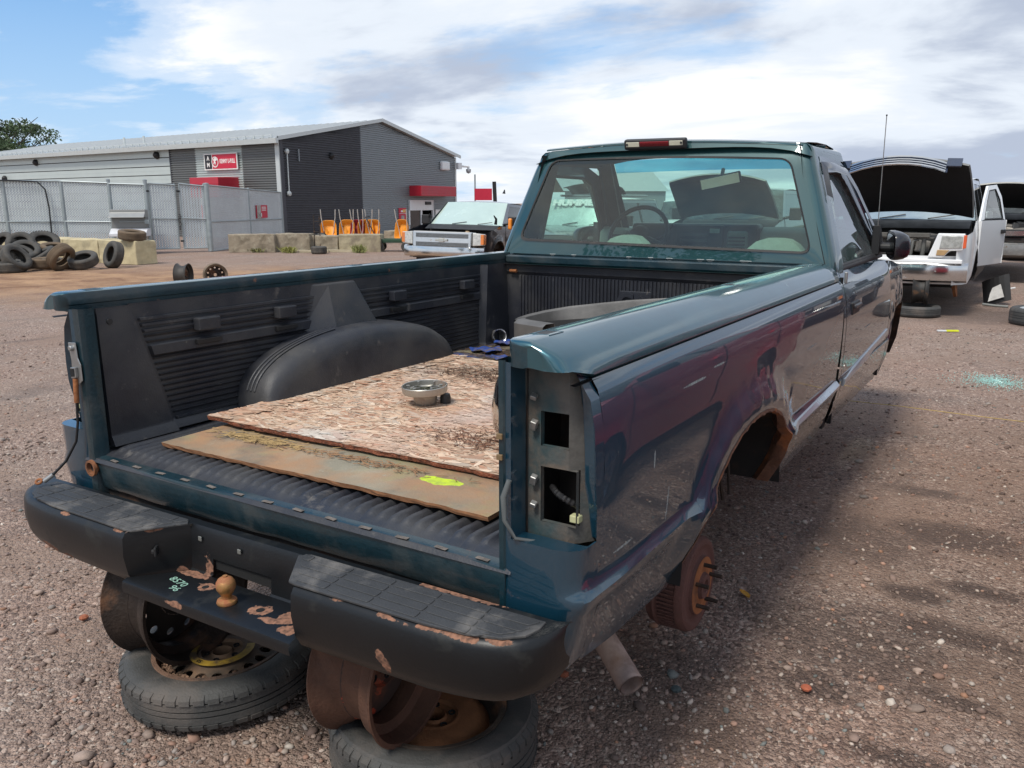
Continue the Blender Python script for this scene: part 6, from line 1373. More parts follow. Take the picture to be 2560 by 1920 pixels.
pile = [  # px, py of the centre, distance, axis (right, up, towards viewer), mesh, label
    (208, 650, 19.6, (0, 1, .42), TM, 'black tyre with open centre tilted towards the viewer, nearest the yellow block'),
    (188, 657, 20.0, (0, 1, .05), TM, 'ribbed tyre flat on the ground under the open black tyre'),
    (284, 637, 20.1, (-.62, .30, .75), TM, 'black tyre leaning upright against the yellow block face'),
    (152, 643, 19.3, (.80, -.55, .22), TMB, 'brown tyre seen edge on, leaning to the right in front of the pile'),
    (112, 657, 19.6, (0, 1, .04), TMB, 'brown ribbed tyre flat on the ground in front of the pile'),
    (142, 659, 19.9, (.1, 1, .04), TM, 'dark flat tyre behind the brown leaning tyre'),
    (108, 641, 20.2, (-.42, .85, .35), TM, 'wide black tyre slumped behind the brown leaning tyre'),
    (137, 623, 20.8, (.15, 1, .15), TMB, 'brown edged tyre on the slope of the pile'),
    (110, 607, 21.2, (.35, .75, .42), TMC, 'chunky treaded tyre topping the right of the pile'),
    (52, 612, 20.6, (.25, .55, .75), TM, 'large arched tyre topping the middle of the pile'),
    (64, 628, 20.2, (.35, .80, .50), TM, 'tyre arched below the topmost one in the pile'),
    (48, 634, 20.0, (.45, .85, .15), TM, 'ribbed tyre tucked behind the long slanting tyre'),
    (74, 658, 19.8, (0, 1, .03), TM, 'tyre flat on the ground right of the slanting tyre'),
    (40, 646, 18.9, (.78, .60, .18), TM, 'slanting tyre seen edge on at the front left of the pile'),
    (4, 650, 19.0, (-.35, .25, .9), TM, 'upright black tyre cut by the left edge of the view'),
    (20, 668, 18.8, (0, 1, .03), TM, 'dark tyre flat on the ground at the lower left of the pile'),
    (8, 612, 20.6, (-.3, .55, .75), TM, 'tyre high at the left edge of the pile'),
    (90, 625, 21.3, (0, 1, .1), TM, 'tyre lying flat inside the heap under the chunky tyre'), (30, 628, 21.3, (.1, 1, .1), TM, 'tyre lying flat inside the heap under the arched tyre'),
    (-30, 640, 20.0, (.2, .6, .6), TM, 'tyre of the pile just beyond the left edge of the view')]
for x, y, dist, ax_, me, lab in pile:
    p = D(x, y, dist); o = bpy.data.objects.new('loose_tyre', me); COL.objects.link(o); o.location = p; o.rotation_euler = axis_rot(*ax_, roll=x*.7); tag(o, lab, 'tyre', 'discarded tyres by the yellow blocks')
p = G(309, 662, 0)+nrm*.33; o = bpy.data.objects.new('loose_tyre', TMB); COL.objects.link(o); o.location = (p.x, p.y, .73); o.rotation_euler = axis_rot(.13, 1, .06); tag(o, 'dusty tyre lying on top of the yellow block row', 'tyre', 'discarded tyres by the yellow blocks')
# two bare rims beyond the bed
for k, (x, y, rz, lab, m_) in enumerate(((461, 716, R(122), 'dark bare steel rim standing left of its twin beyond the bed rail', mat('rim_dark_bg', (.055, .050, .045), .6, .3, var=.3)), (541, 716, R(58), 'brownish bare steel rim standing right of its twin beyond the bed rail', mat('rim_brown_bg', (.17, .13, .095), .7, .2, var=.35, vs=9)))):
    p = G(x, y, 0); t = thing('bare_rim', lab, 'steel rim', (p.x, p.y, .215), (R(90), 0, rz), 'pair of bare rims on the dirt track'); steel_rim(t, 'rim_barrel', .208, .22, m_, RUSTD, 10, .016, .35 if k == 0 else -.35)

# ---------------------------------------------------------------- wheelbarrows, hand truck, green cart
ORG = mat('barrow_orange', (.80, .30, .02), .5, var=.12, vs=8, spots=[((.4, .2, .06), 7, .66, .08, .8)]); REDB = mat('barrow_red', (.32, .03, .045), .5, var=.15); WOODH = mat('barrow_handle', (.45, .42, .38), .6, var=.2)
def barrow(x, y, m, lab, rz, lean, dist=31.5):
    p = D(x, y, dist); t = thing('wheelbarrow', lab, 'wheelbarrow', (p.x, p.y, 0), (0, 0, YAW+rz), 'wheelbarrows tipped on end behind the blocks')
    b = B(); M = Matrix.Translation((0, 0, .62)) @ Matrix.Rotation(R(78-lean), 4, 'X')
    P = []
    for (w, l0, l1, z) in ((.34, -.50, .46, .0), (.33, -.48, .44, -.015), (.25, -.34, .30, -.22), (.0, -.05, .0, -.23)):
        ring_ = []
        for k in range(28):
            a = 2*math.pi*k/28; ca, sa = math.cos(a), math.sin(a); ring_.append((math.copysign(abs(ca)**.5, ca)*w, (l0+l1)/2+math.copysign(abs(sa)**.5, sa)*(l1-l0)/2, z))
        P.append(ring_)
    b.grid(P, cv=True, M=M); b.build('tray', m, t, smooth=40, solid=.008)
    for sg in (-1, 1): b = B(); b.tube([(sg*.10, .12, .1), (sg*.22, .16, .6), (sg*.30, .05+lean*.004, 1.15), (sg*.32, .0+lean*.006, 1.50)], .020, 8); b.build('handle', WOODH, t, smooth=50)
    for sg in (-1, 1): b = B(); b.tube([(sg*.22, .18, .75), (sg*.22, .42, .80), (sg*.20, .42, .60), (sg*.2, .2, .5)], .014, 6); b.build('leg', DARK, t, smooth=50)
    b = B(); tyre_b(b, .19, .09, .11, n=20); b.build('wheel', TYP, t, loc=(0, .20, .19), rot=(0, R(90), 0)); t.scale = (.86, .86, .86); return t
barrow(823, 600, ORG, 'leftmost orange wheelbarrow, leaning over to the left', R(12), 14); barrow(868, 600, ORG, 'second orange wheelbarrow from the left, facing the yard squarely', R(-4), 4); barrow(893, 600, REDB, 'dark red wheelbarrow between the orange ones', R(-20), 2); barrow(915, 600, ORG, 'orange wheelbarrow just right of the red one', R(10), 3); barrow(932, 600, ORG, 'rightmost of the clustered orange wheelbarrows', R(-8), 3); barrow(1003, 604, ORG, 'lone orange wheelbarrow beside the open front navy pickup', R(-30), 0)
# hand truck with alloy wheel
p = G(800, 629, 0); t = thing('hand_truck', 'rusty hand truck standing in front of the middle blocks', 'hand truck', (p.x, p.y, 0), (0, 0, YAW))
for sg in (-.16, .02): b = B(); b.tube([(sg, 0, .05), (sg, .05, 1.15)], .018, 6); b.build('upright', RUSTD, t)
for zz in (.3, .62, .95): b = B(); b.tube([(-.16, .02, zz), (.02, .02, zz)], .012, 6); b.build('crossbar', RUSTD, t)
b = B(); b.box(-.22, .08, -.18, 0, .03, .05); b.build('toe_plate', RUSTD, t)
p = G(806, 626, 0); t = thing('alloy_wheel', 'small silver spoked wheel resting against the hand truck', 'alloy wheel', (p.x, p.y, .34), (R(78), 0, YAW+R(20)))
b = B(); tyre_b(b, .235, .13, .185, n=32); b.build('tyre', TYP, t, smooth=40)
b = B(); b.lathe([(.19, -.05), (.19, .06), (.175, .055), (.17, -.04)], 32, closed=True); 
for k in range(10): b.box(.03, .18, -.016, .016, .01, .04, M=Matrix.Rotation(k*math.pi/5, 4, 'Z'))
b.lathe([(0, .05), (.04, .045), (.045, .0)], 16); b.build('spoked_rim', mat('alloy', (.6, .62, .63), .35, .7), t)
p = G(798, 634, 0); o = bpy.data.objects.new('small_tyre', TM); COL.objects.link(o); o.location = (p.x, p.y, .11); o.scale = (.72, .72, .95); tag(o, 'black tyre lying flat on the yard in front of the hand truck', 'tyre')
for k, (x, y, L_, a, lab) in enumerate(((770, 631, 1.3, .1, 'pale plank left of the small flat tyre'), (850, 630, 1.1, -.1, 'pale plank right of the small flat tyre'))):
    p = G(x, y, 0); b = B(); b.box(-L_/2, L_/2, -.12, .12, 0, .07); tag(b.build('plank', mat('pale_wood', (.42, .36, .25), .85, var=.25, stretch=(1, 8, 8)), loc=(p.x, p.y, 0), rot=(0, 0, YAW+a)), lab, 'plank', 'planks by the hand truck')
b = B(); p = G(812, 626, 0); b.tube([p+Vector((0, 0, .62)), p+Vector((.28, .1, .02))], .016, 6); tag(b.build('metal_rod', RUSTD), 'thin rod leaning from the hand truck down to the planks', 'rod')
p = G(985, 628, 0); t = thing('garden_cart', 'low green garden cart with black wheels right of the middle blocks', 'cart', (p.x, p.y, 0), (0, 0, YAW))
GRN = mat('cart_green', (.025, .065, .035), .5)
b = B(); b.box(-.55, .55, -.3, .3, .28, .31); b.box(-.55, .55, -.31, -.29, .31, .40); b.box(-.55, .55, .29, .31, .31, .40); b.box(-.56, -.54, -.3, .3, .31, .40); b.box(.54, .56, -.3, .3, .31, .40); b.build('cart_tray', GRN, t, bevel=.01)
for sx_ in (-.42, .42):
    for sy_ in (-.28, .28): b = B(); tyre_b(b, .15, .09, .07, n=20); b.lathe([(0, .03), (.07, .02)], 12); b.build('wheel', TYP, t, loc=(sx_, sy_, .155), rot=(R(90), 0, 0))
b = B(); b.tube([(-.5, 0, .3), (-.62, 0, .55), (-.85, .1, 1.0), (-.9, .1, 1.08), (-.75, .1, 1.10)], .018, 6); b.build('pull_handle', DARK, t)
# poles, small red sign beyond, distant roof
p = D(1189, 600, 60); b = B(); b.tube([(p.x, p.y, -.2), (p.x, p.y, ztop(1189, 436, p))], .06, 8); tag(b.build('thin_pole', GALV), 'thin pale pole far beyond the navy pickup roof', 'pole')
p = D(1241, 600, 55); t = thing('roadside_sign', 'small red sign board hung beside a dark leaning post beyond the pickup', 'sign'); zt = ztop(1238, 454, p); b = B(); b.tube([(p.x, p.y, 0), (p.x-.15, p.y, zt)], .13, 8); b.build('sign_post', DARK, t); b = B(); b.ob((p.x-.75, p.y-.4, ztop(1230, 486, p)), (1.15, .1, .75), (0, 0, YAW)); b.build('sign_board', POSTR, t); b = B(); b.ob((p.x-.78, p.y-.46, ztop(1230, 492, p)-.0), (.5, .02, .15), (0, 0, YAW)); b.build('print_line', PALE, t)

# ---------------------------------------------------------------- trees
def tree(name, label, loc, h, cr, n, seed, m, spread=1.0, group=None, trunk=True, cz=.62):
    r = np.random.default_rng(seed); t = thing(name, label, 'tree', loc, group=group)
    b = B(); rr = random.Random(seed)
    b.tube([(0, 0, 0), (.1*cr*.3, 0, h*.4), (0, .05*cr, h*.85)], [h*.028, h*.02, h*.006], 8)
    for k in range(9):
        a = rr.uniform(0, 6.28); z = h*rr.uniform(.3, .75); e = cr*rr.uniform(.5, .9); b.tube([(0, 0, z), (e*.5*math.cos(a), e*.5*math.sin(a), z+h*.08), (e*math.cos(a), e*math.sin(a), z+h*.2)], [h*.010, h*.006, h*.002], 5)
    b.build('trunk', mat('bark', (.07, .055, .04), .9, var=.3, bump=.4, bs=20), t)
    # clumps
    nc = 34; cc = r.normal(0, 1, (nc, 3)); cc /= np.linalg.norm(cc, axis=1)[:, None]; cc *= (r.random(nc)**.45)[:, None]
    cc = cc*np.array([cr, cr, h*.36])+np.array([0, 0, h*cz]); sz = r.uniform(.16, .34, nc)*cr
    k = r.integers(0, nc, n); d = r.normal(0, 1, (n, 3)); d /= np.linalg.norm(d, axis=1)[:, None]; P = cc[k]+d*(sz[k]*r.random(n)**.4)[:, None]*np.array([1.15, 1.15, .8])
    ls = .011*h*r.uniform(.6, 1.5, n); u = r.normal(0, 1, (n, 3)); u /= np.linalg.norm(u, axis=1)[:, None]; w = np.cross(u, r.normal(0, 1, (n, 3))); w /= np.linalg.norm(w, axis=1)[:, None]
    V = np.stack([P-u*ls[:, None], P+w*ls[:, None]*.55, P+u*ls[:, None], P-w*ls[:, None]*.55], 1).reshape(-1, 3)
    F = np.arange(n*4).reshape(-1, 4); me = bpy.data.meshes.new('crown'); me.from_pydata(V.tolist(), [], F.tolist()); a = me.color_attributes.new('col', 'FLOAT_COLOR', 'POINT')
    base = (np.array([(1, 1, 1)])*r.uniform(.6, 1.35, (n, 1))*r.uniform(.8, 1.15, (nc, 1))[k]); a.data.foreach_set('color', np.repeat(np.concatenate([base, np.ones((n, 1))], 1), 4, 0).reshape(-1)); me.materials.append(m)
    o = bpy.data.objects.new('crown', me); COL.objects.link(o); o.parent = t; o['kind'] = 'stuff'; return t
LEAF = mat('leaf', (.055, .090, .030), .6, var=.2, attr='col'); LEAF2 = mat('leaf_olive', (.115, .125, .035), .7, var=.2, attr='col')
p = D(18, 380, 58); tree('leafy_tree', 'dark green tree rising behind the left end of the warehouse roof', (p.x, p.y, 0), ztop(30, 283, p)+.3, 3.3, 15000, 3, LEAF)
far = B(); rr = np.random.default_rng(8)
V = []; F = []
for k in range(30000):
    u = rr.random(); x = lerp(-60, 240, u); y = 190+rr.uniform(-6, 6)-.05*x; h = (3.6+1.5*noise.noise(Vector((x*.05, 0, 0)))+1.2*noise.noise(Vector((x*.3, 3, 0))))*rr.random()**.4; s = rr.uniform(.14, .36); o = len(V); a = rr.uniform(0, 3.14)
    V += [(x-s*math.cos(a), y-s*math.sin(a), h), (x, y, h+s*.7), (x+s*math.cos(a), y+s*math.sin(a), h+.2), (x, y+.2, h-s*.6)]; F.append((o, o+1, o+2, o+3))
me = bpy.data.meshes.new('far_treeline'); me.from_pydata(V, [], F); a = me.color_attributes.new('col', 'FLOAT_COLOR', 'POINT'); q = np.repeat(rr.uniform(.6, 1.4, (30000, 1))*np.where(rr.random((30000, 1)) < .35, np.array([[1.5, 1.25, .8]]), np.array([[.8, 1, .9]])), 4, 0); a.data.foreach_set('color', np.concatenate([q, np.ones((len(q), 1))], 1).reshape(-1)); me.materials.append(LEAF2)
o = bpy.data.objects.new('far_treeline', me); COL.objects.link(o); tag(o, 'far green and yellowing line of woodland at the right horizon', 'woodland', kind='stuff')
# ================================================================ other vehicles (front at y = 0 facing -Y)
WSH = glass('car_glass', (.52, .60, .58), .10, (.42, .46, .45)); DGL = glass('dark_car_glass', (.16, .19, .19), .06, (.2, .22, .22)); PALEGL = glass('pale_windshield', (.60, .74, .66), .62, (.50, .60, .54))
HLM = mat('headlamp_lens', (.50, .50, .47), .18, .35, coat=1.0, coatr=.03, var=.4, vs=22); AMB = mat('amber_lens', (.62, .17, .02), .25, coat=.8)
def carpaint(name, c, metal=.3): return mat(name, c, .32, metal, 1.0, .04, var=.06, vs=2, dust=((.14, .11, .09), .3, 1.0, .35))
def vehicle(name, label, cat, loc, rot, paint, L_=5.4, W_=1.96, zb=.36, hz=1.00, cz=1.18, belt=1.18, rz=1.82, yc=1.25, yt=1.85, yr=3.1, yb=3.35, bed=None, bedz=1.22, arch=(.95, 4.3, .44), hood='closed', hood_ang=52, wheels=True, ws=None, group=None, bump=None, cladding=None, door_open=False, grille=True, scale=1.0, bay=True, under=True, hl=True, deck=None, lod=1):
    T = thing(name, label, cat, loc, rot, group); hw = W_/2
    ya, yb2, ra = arch
    def topz(y):
        if y < yc: return interp(y, [(0, hz-.05), (.12, hz), (yc*.7, lerp(hz, cz, .75)), (yc, cz)])
        if bed and y > bed: return bedz
        if deck and y > yb: return deck
        return belt
    def xf(y, z):
        x = hw-.04*max(0, (z-.85)/.4)**1.5-.03*max(0, (.62-z)/.3)
        x -= .16*max(0, (.35-y)/.35)**2+.05*max(0, (y-L_+.35)/.35)**2
        for c in (ya, yb2):
            d = abs(math.hypot(y-c, z-zb-.02)-ra); x += .025*math.exp(-(d/.06)**2) if z > zb+.05 and math.hypot(y-c, z-zb) > ra-.02 else 0
        return x
    AR = []
    for c in (ya, yb2):
        AR.append([(c-ra*math.cos(math.pi*k/14), zb+ra*math.sin(math.pi*k/14)*1.02) for k in range(15)])
    for sg in (-1, 1):
        P = []; ys = sorted(set([round(v, 4) for v in np.linspace(0, L_, 34)]+[round(p[0], 4) for A in AR for p in A]+([bed-.01, bed+.01] if bed else [])+[yc]))
        for y in ys:
            zl = zb+.0*(y < .2)
            for A in AR:
                if A[0][0] <= y <= A[-1][0]: zl = interp(y, A)
            zt = topz(y); P.append([(sg*xf(y, lerp(zl, zt, f)), y, lerp(zl, zt, f)) for f in (0, .12, .25, .4, .55, .7, .82, .92, 1)])
        b = B(); b.grid(P, flip=sg < 0); bs = b.build('body_side', paint, T, smooth=40)
        if cladding:
            b = B(); b.grid([[(sg*(xf(y, z)+.012), y, z) for z in (zb-.05, zb+.12, zb+.24)] for y in np.linspace(ya+ra, yb2-ra, 8)]); b.build('side_cladding', cladding, T)
        for A in AR:
            b = B(); b.grid([[(sg*xf(y, z), y, z), (sg*(hw-.35), y, z+.01)] for y, z in A]); b.add([(sg*(hw-.35), y, z) for y, z in A], [tuple(range(len(A)))]); b.build('wheel_arch', UNDER, bs)
        # door shut lines and handles
        for y in ([yc+.12, yb-.05] if bed and yb-yc < 2.3 else [yc+.12, (yc+yb)/2+.15, yb-.05]):
            b = B(); b.tube([(sg*(xf(y, z)+.001), y, z) for z in np.linspace(zb+.08, belt, 6)], .006, 4); b.build('door_gap', BLACKM, bs)
            if y > yc+.2: b = B(); b.box(sg*(hw-.02), sg*(hw+.025), y-.24, y-.08, belt-.20, belt-.16); b.build('door_handle', paint if name != 'white_pickup' else DARK, bs, bevel=.008)
        # greenhouse side: window opening with pillars
        tb, tt = hw-.045, hw-.20
        A_, B_, C_, D_ = (yc-.02, belt), (yt+.02, rz-.05), (yr, rz-.05), (yb, belt)
        if not door_open or sg < 0 or 1:
            def pt(q, o=0): y, z = q; f = (z-belt)/(rz-.05-belt); return (sg*(lerp(tb, tt, f)+o), y, z)
            mids = [((yc+.12+yb)/2)] if not (bed and yb-yc < 2.3) else []
            b = B(); cf = [A_, B_, C_, D_]
            q = [(yc+.26, belt+.01), (yt+.10, rz-.12), (yr-.09, rz-.12), (yb-.12, belt+.01)]
            b.grid([[pt(c), pt(d)] for c, d in zip(cf+[A_], q+[q[0]])]); b.build('window_frame', paint, T)
            b = B(); b.add([pt(d, -.006) for d in q], [(0, 1, 2, 3)]); b.build('side_window', DGL if ws != 'clear' else WSH, T, fix=False)
            for m_ in mids: b = B(); b.add([pt((m_-.05, belt), .002), pt((m_+.05, belt), .002), pt((m_+.04, rz-.11), .002), pt((m_-.04, rz-.11), .002)], [(0, 1, 2, 3)]); b.build('door_pillar', DARK, T)
        # mirror
        if name == 'white_pickup': continue
        b = B(); b.ob((sg*(hw+.13), yc+.22, belt+.10), (.20, .12, .22)); b.tube([(sg*(hw-.05), yc+.22, belt+.03), (sg*(hw+.08), yc+.22, belt+.05)], .03, 6); b.build('door_mirror', DARK if name != 'red_car' else paint, T, bevel=.03, seg=2)
    # windshield, rear window, roof
    def wsp(u, v): x = u*lerp(hw-.06, hw-.21, v); return (x, lerp(yc, yt, v)-.09*u*u*(1-.3*v)*-1+.0, lerp(cz, rz-.03, v)-.012*u*u)
    b = B(); b.grid([[wsp(u, v) for v in (0, .5, 1)] for u in np.linspace(-1, 1, 9)]); b.build('windshield', ws if ws not in (None, 'clear') else WSH, T, smooth=60, fix=False)
    b = B(); b.grid([[(u*(hw-.20+.03*math.sin(math.pi*f)), lerp(yt+(.09*u*u*.7), yr, f), rz-.03+.045*math.sin(math.pi*f)**.6*(1-.2*u*u)-.035*abs(u)**3) for f in (0, .06, .3, .6, .92, 1)] for u in np.linspace(-1, 1, 11)]); b.build('roof', paint, T, smooth=60)
    b = B(); b.grid([[(u*lerp(hw-.20, hw-.06, v), lerp(yr, yb, v)-.0, lerp(rz-.03, belt, v)) for v in (0, .5, 1)] for u in np.linspace(-1, 1, 5)]); b.build('rear_window', DGL, T, fix=False)
    for f in (-.35, .35): b = B(); p = wsp(f, .02); b.tube([(p[0], p[1]-.03, p[2]), (p[0]+.35, wsp(f, .1)[1]-.03, wsp(f, .12)[2])], .009, 5); b.build('wiper', DARK, T)
    b = B(); b.box(-hw+.1, hw-.1, yc+.05, yc+.5, .9, belt-.02); b.box(-hw+.15, hw-.15, yc+1.0, yc+1.25, .8, belt+.12); b.box(-.55, -.2, yc+1.0, yc+1.15, belt, belt+.32); b.box(.2, .55, yc+1.0, yc+1.15, belt, belt+.32); b.build('seats_and_dash', IND, T, bevel=.03)
    # tail
    yend = L_
    b = B(); b.box(-hw+.05, hw-.05, L_-.06, L_-.02, zb+.1, topz(L_)-.01); b.build('tail_panel', paint, T, bevel=.02)
    if bed: b = B(); b.box(-hw+.12, hw-.12, bed+.02, L_-.06, bedz-.45, bedz-.40); b.box(-hw+.06, hw-.06, bed-.02, bed+.02, .6, bedz); b.build('cargo_bed', DARK, T)
    if deck: b = B(); b.grid([[(x, y, z) for y, z in ((yb, belt), (yb+.1, deck+.01), (L_-.1, deck), (L_-.02, deck-.04))] for x in np.linspace(-hw+.04, hw-.04, 5)]); b.build('boot_lid', paint, T)
    b = B(); b.box(-hw+.2, hw-.2, .3, L_-.2, zb-.06, zb+.12); b.build('underbody', UNDER, T)
    # nose
    zl = zb+.28
    def nose(u, z): return (u*(xf(0, min(z, hz))), .10*abs(u)**3+.02*(z < zl), z)
    b = B(); b.grid([[nose(u, z) for z in (zb, zl, zl+.1)] for u in np.linspace(-1, 1, 13)])
    if hood != 'open' or not bay: b.grid([[nose(u, z) for z in (zl+.1, hz-.12, hz-.04)] for u in np.linspace(-1, 1, 13)])
    b.build('front_apron', paint, T, smooth=40)
    bm_ = bump or paint
    b = B(); b.grid([[(u*(hw-.01)*1.0, -.10+.16*abs(u)**4+dy, z) for dy, z in ((.05, zb+.03), (-.01, zb+.06), (-.02, zb+.16), (-.01, zb+.26), (.06, zb+.29))] for u in np.linspace(-1, 1, 21)]); bp_ = b.build('front_bumper', bm_, T, smooth=50)
    if hl:
        for sg in (-1, 1):
            b = B(); b.grid([[(sg*x, -.01+.10*(x/hw)**3+.06*(x/hw)**6, z) for z in (hz-.30, hz-.10)] for x in np.linspace(hw-.44, hw-.06, 6)]); b.build('headlight', HLM, T, smooth=40)
            b = B(); b.box(sg*(hw-.065), sg*(hw-.0), .06, .20, hz-.29, hz-.12); b.build('indicator', AMB, T, bevel=.02)
    if grille:
        b = B(); b.box(-hw+.46, hw-.46, -.03, .02, zl+.12, hz-.10); gr = b.build('grille', mat('grille_dark', (.02, .02, .022), .5), T, bevel=.01)
        for k in range(4): z = lerp(zl+.16, hz-.14, k/3); b = B(); b.box(-hw+.46, hw-.46, -.045, -.025, z-.012, z+.012); b.build('grille_bar', CHROME, gr)
    # hood
    hcr = .11 if hood == 'open' else .0
    hpts = lambda u, f: (u*(hw-.07-.06*(1-f)**2), .06+(yc-.02-.06)*f+.04*u*u*(1-f), lerp(hz-.03, cz, f)+.03*math.sin(math.pi*min(1, f*1.0))-.03*abs(u)**3-hcr*u*u)
    if hood == 'closed':
        b = B(); b.grid([[hpts(u, f) for f in (0, .05, .2, .5, .8, 1)] for u in np.linspace(-1, 1, 13)]); b.build('hood', paint, T, smooth=50)
    else:
        # open bay
        b = B(); b.box(-hw+.18, hw-.18, .10, yc, zb+.15, hz-.32); b.box(-hw+.10, -hw+.30, .12, yc, hz-.35, hz-.05); b.box(hw-.30, hw-.10, .12, yc, hz-.35, hz-.05); b.grid([[(x, yc-.02-.0, z) for z in (zb+.3, cz-.02)] for x in (-hw+.1, hw-.1)]); b.build('engine_bay', mat('bay_dark', (.035, .032, .03), .8, var=.5, vs=9), T, bevel=.02)
        r = random.Random(int(abs(loc[0])*10)); BM = [mat('bay_grey', (.20, .185, .165), .7, .2, var=.5, vs=12), mat('bay_metal', (.34, .31, .27), .6, .5, var=.4, vs=15), mat('bay_black', (.03, .03, .03), .5)]
        for k in range(15):
            b = B(); x, y = r.uniform(-.62, .62), r.uniform(.25, yc-.2); b.ob((x, y, hz-.18+r.uniform(0, .12)), (r.uniform(.08, .34), r.uniform(.1, .3), r.uniform(.1, .22)), (r.uniform(-.2, .2), r.uniform(-.2, .2), r.uniform(0, 3))); b.build('engine_part', BM[k % 3], T, bevel=.02)
        for k in range(5):
            x = r.uniform(-.6, .6); b = B(); b.tube([(x, .3, hz-.2), (x+.2*r.uniform(-1, 1), .6, hz-.05), (x+.5*r.uniform(-1, 1), .95, hz-.12)], .018, 6); b.build('hose', BM[2], T, smooth=60)
        b = B(); b.grid([[(x, y, z) for y, z in ((yc-.32, cz-.12), (yc-.10, cz-.03), (yc+.0, cz-.005))] for x in np.linspace(-hw+.1, hw-.1, 7)]); b.build('cowl', DARK, T)
        if hood == 'open':
            Hm = Matrix.Translation((0, yc-.06, cz+.13)) @ Matrix.Rotation(R(-hood_ang), 4, 'X') @ Matrix.Translation((0, -(yc-.02), -cz))
            b = B(); b.grid([[hpts(u, f) for f in (0, .05, .2, .5, .8, 1)] for u in np.linspace(-1, 1, 13)], M=Hm)
            b.build('hood', paint, T, smooth=50)
            b = B(); b.grid([[(q[0]*.985, q[1], q[2]-.025-.03*(0 < f < 1)) for q, f in ((hpts(u, f), f) for f in (0, .05, .2, .5, .8, 1))] for u in np.linspace(-1, 1, 13)], M=Hm); b.build('hood_underside', mat('hood_felt', (.008, .008, .009), .85, var=.4), T, smooth=50)
            b = B()
            for u in (-1, 1): b.grid([[Vector(hpts(u, f)), Vector((hpts(u, f)[0]*.985, hpts(u, f)[1], hpts(u, f)[2]-.03))] for f in (0, .2, .5, .8, 1)], M=Hm)
            b.grid([[Vector(hpts(u, 0)), Vector((hpts(u, 0)[0]*.985, hpts(u, 0)[1], hpts(u, 0)[2]-.03))] for u in np.linspace(-1, 1, 9)], M=Hm); b.build('hood_edge', mat('hood_edge_grey', (.22, .22, .21), .5, .3), T)
            T['hm'] = 1; T['_'] = 0; vehicle.Hm = Hm; vehicle.hp = hpts
            del T['hm'], T['_']
    if wheels:
        for y in (ya, yb2):
            for sg in (-1, 1):
                b = B(); tyre_b(b, ra-.07, .24, .22, n=28); o = b.build('tyre', TYP, T, smooth=40, loc=(sg*(hw-.14), y, ra-.07), rot=(0, R(90), 0)); b = B(); b.lathe([(.22, -.10), (.22, .08), (.19, .05), (.06, .08), (0, .08)], 24); 
                for k in range(6): b.box(.05, .2, -.02, .02, .06, .10, M=Matrix.Rotation(k*math.pi/3, 4, 'Z'))
                b.build('rim', mat('bg_alloy', (.42, .43, .44), .4, .7), o, rot=(0 if sg > 0 else math.pi, 0, 0))
    T.scale = (scale,)*3
    return T
WHT = mat('white_car_paint', (.78, .79, .79), .3, 0, .8, .05, var=.03, vs=2, dust=((.30, .25, .2), .3, .8, .25))
# ---- white pickup with open hood
WX, WY = -.09, 11.02
T = vehicle('white_pickup', 'white pickup with raised black-lined hood, missing grille and open driver door', 'pickup truck', (WX, WY, .06), (0, 0, 0), WHT, L_=5.6, W_=2.0, zb=.38, hz=1.03, cz=1.22, belt=1.22, rz=1.85, yc=1.20, yt=1.85, yr=3.3, yb=3.5, bed=3.6, bedz=1.30, hood='open', hood_ang=50, wheels=False, bump=CHROME, grille=False, hl=False, cladding=DARK, ws=mat('sky_reflection_shield', (.30, .36, .38), .12, .2, 1.0, .02, var=.08))  # opaque windshield with the sky's reflection put into its colour
hp, Hm = vehicle.hp, vehicle.Hm
b = B()      # grille carried by the hood tip
for k, (z0, z1) in enumerate(((-.02, .012), (-.075, -.055), (-.12, -.10), (-.17, -.145))):
    b = B(); b.grid([[(u*.60, .035+.03*u*u, hp(u, 0)[2]+z-.0) for z in (z0, z1)] for u in np.linspace(-1, 1, 9)], M=Hm); b.build('grille_bar', CHROME, T, solid=.02)
b = B(); b.grid([[(u*.62, .06+.03*u*u, hp(u, 0)[2]+z) for z in (-.17, .0)] for u in np.linspace(-1, 1, 9)], M=Hm); b.build('grille_backing', mat('grille_blue_dark', (.02, .03, .06), .4), T)
for sg in (-1, 1):
    b = B(); b.grid([[(sg*x, .03+.04*x*x, hp(.7, 0)[2]+z) for z in (-.16, -.0)] for x in (.60, .66, .78)], M=Hm); b.build('grille_surround', mat('surround_dark', (.02, .03, .06), .2, coat=.8), T, solid=.02)
    # lamp unit
    b = B(); b.prism([(.50, .74), (.68, .74), (.76, .83), (.91, .84), (.92, 1.06), (.60, 1.06)], -.01, .12, 'xz', M=Matrix.Scale(sg, 4, (1, 0, 0))); lb = b.build('lamp_bezel', WHT, T, bevel=.012)
    b = B(); b.prism([(.63, .86), (.90, .87), (.90, 1.03), (.65, 1.03)], -.022, -.008, 'xz', M=Matrix.Scale(sg, 4, (1, 0, 0))); b.build('headlight', HLM, lb, bevel=.006)
    b = B(); b.prism([(.60, .77), (.70, .77), (.755, .845), (.61, .845)], -.022, -.008, 'xz', M=Matrix.Scale(sg, 4, (1, 0, 0))); b.build('fog_lens', mat('tan_lens', (.42, .27, .13), .3, coat=.6), lb, bevel=.006)
    b = B(); b.prism([(.905, .865), (.945, .87), (.945, 1.04), (.905, 1.04)], -.012, .05, 'xz', M=Matrix.Scale(sg, 4, (1, 0, 0))); b.build('indicator', mat('orange_red_lens', (.62, .10, .03), .3, coat=.8), lb, bevel=.006)
b = B(); b.box(-.92, .92, -.02, .06, .665, .72); b.build('front_strip', WHT, T, bevel=.01)
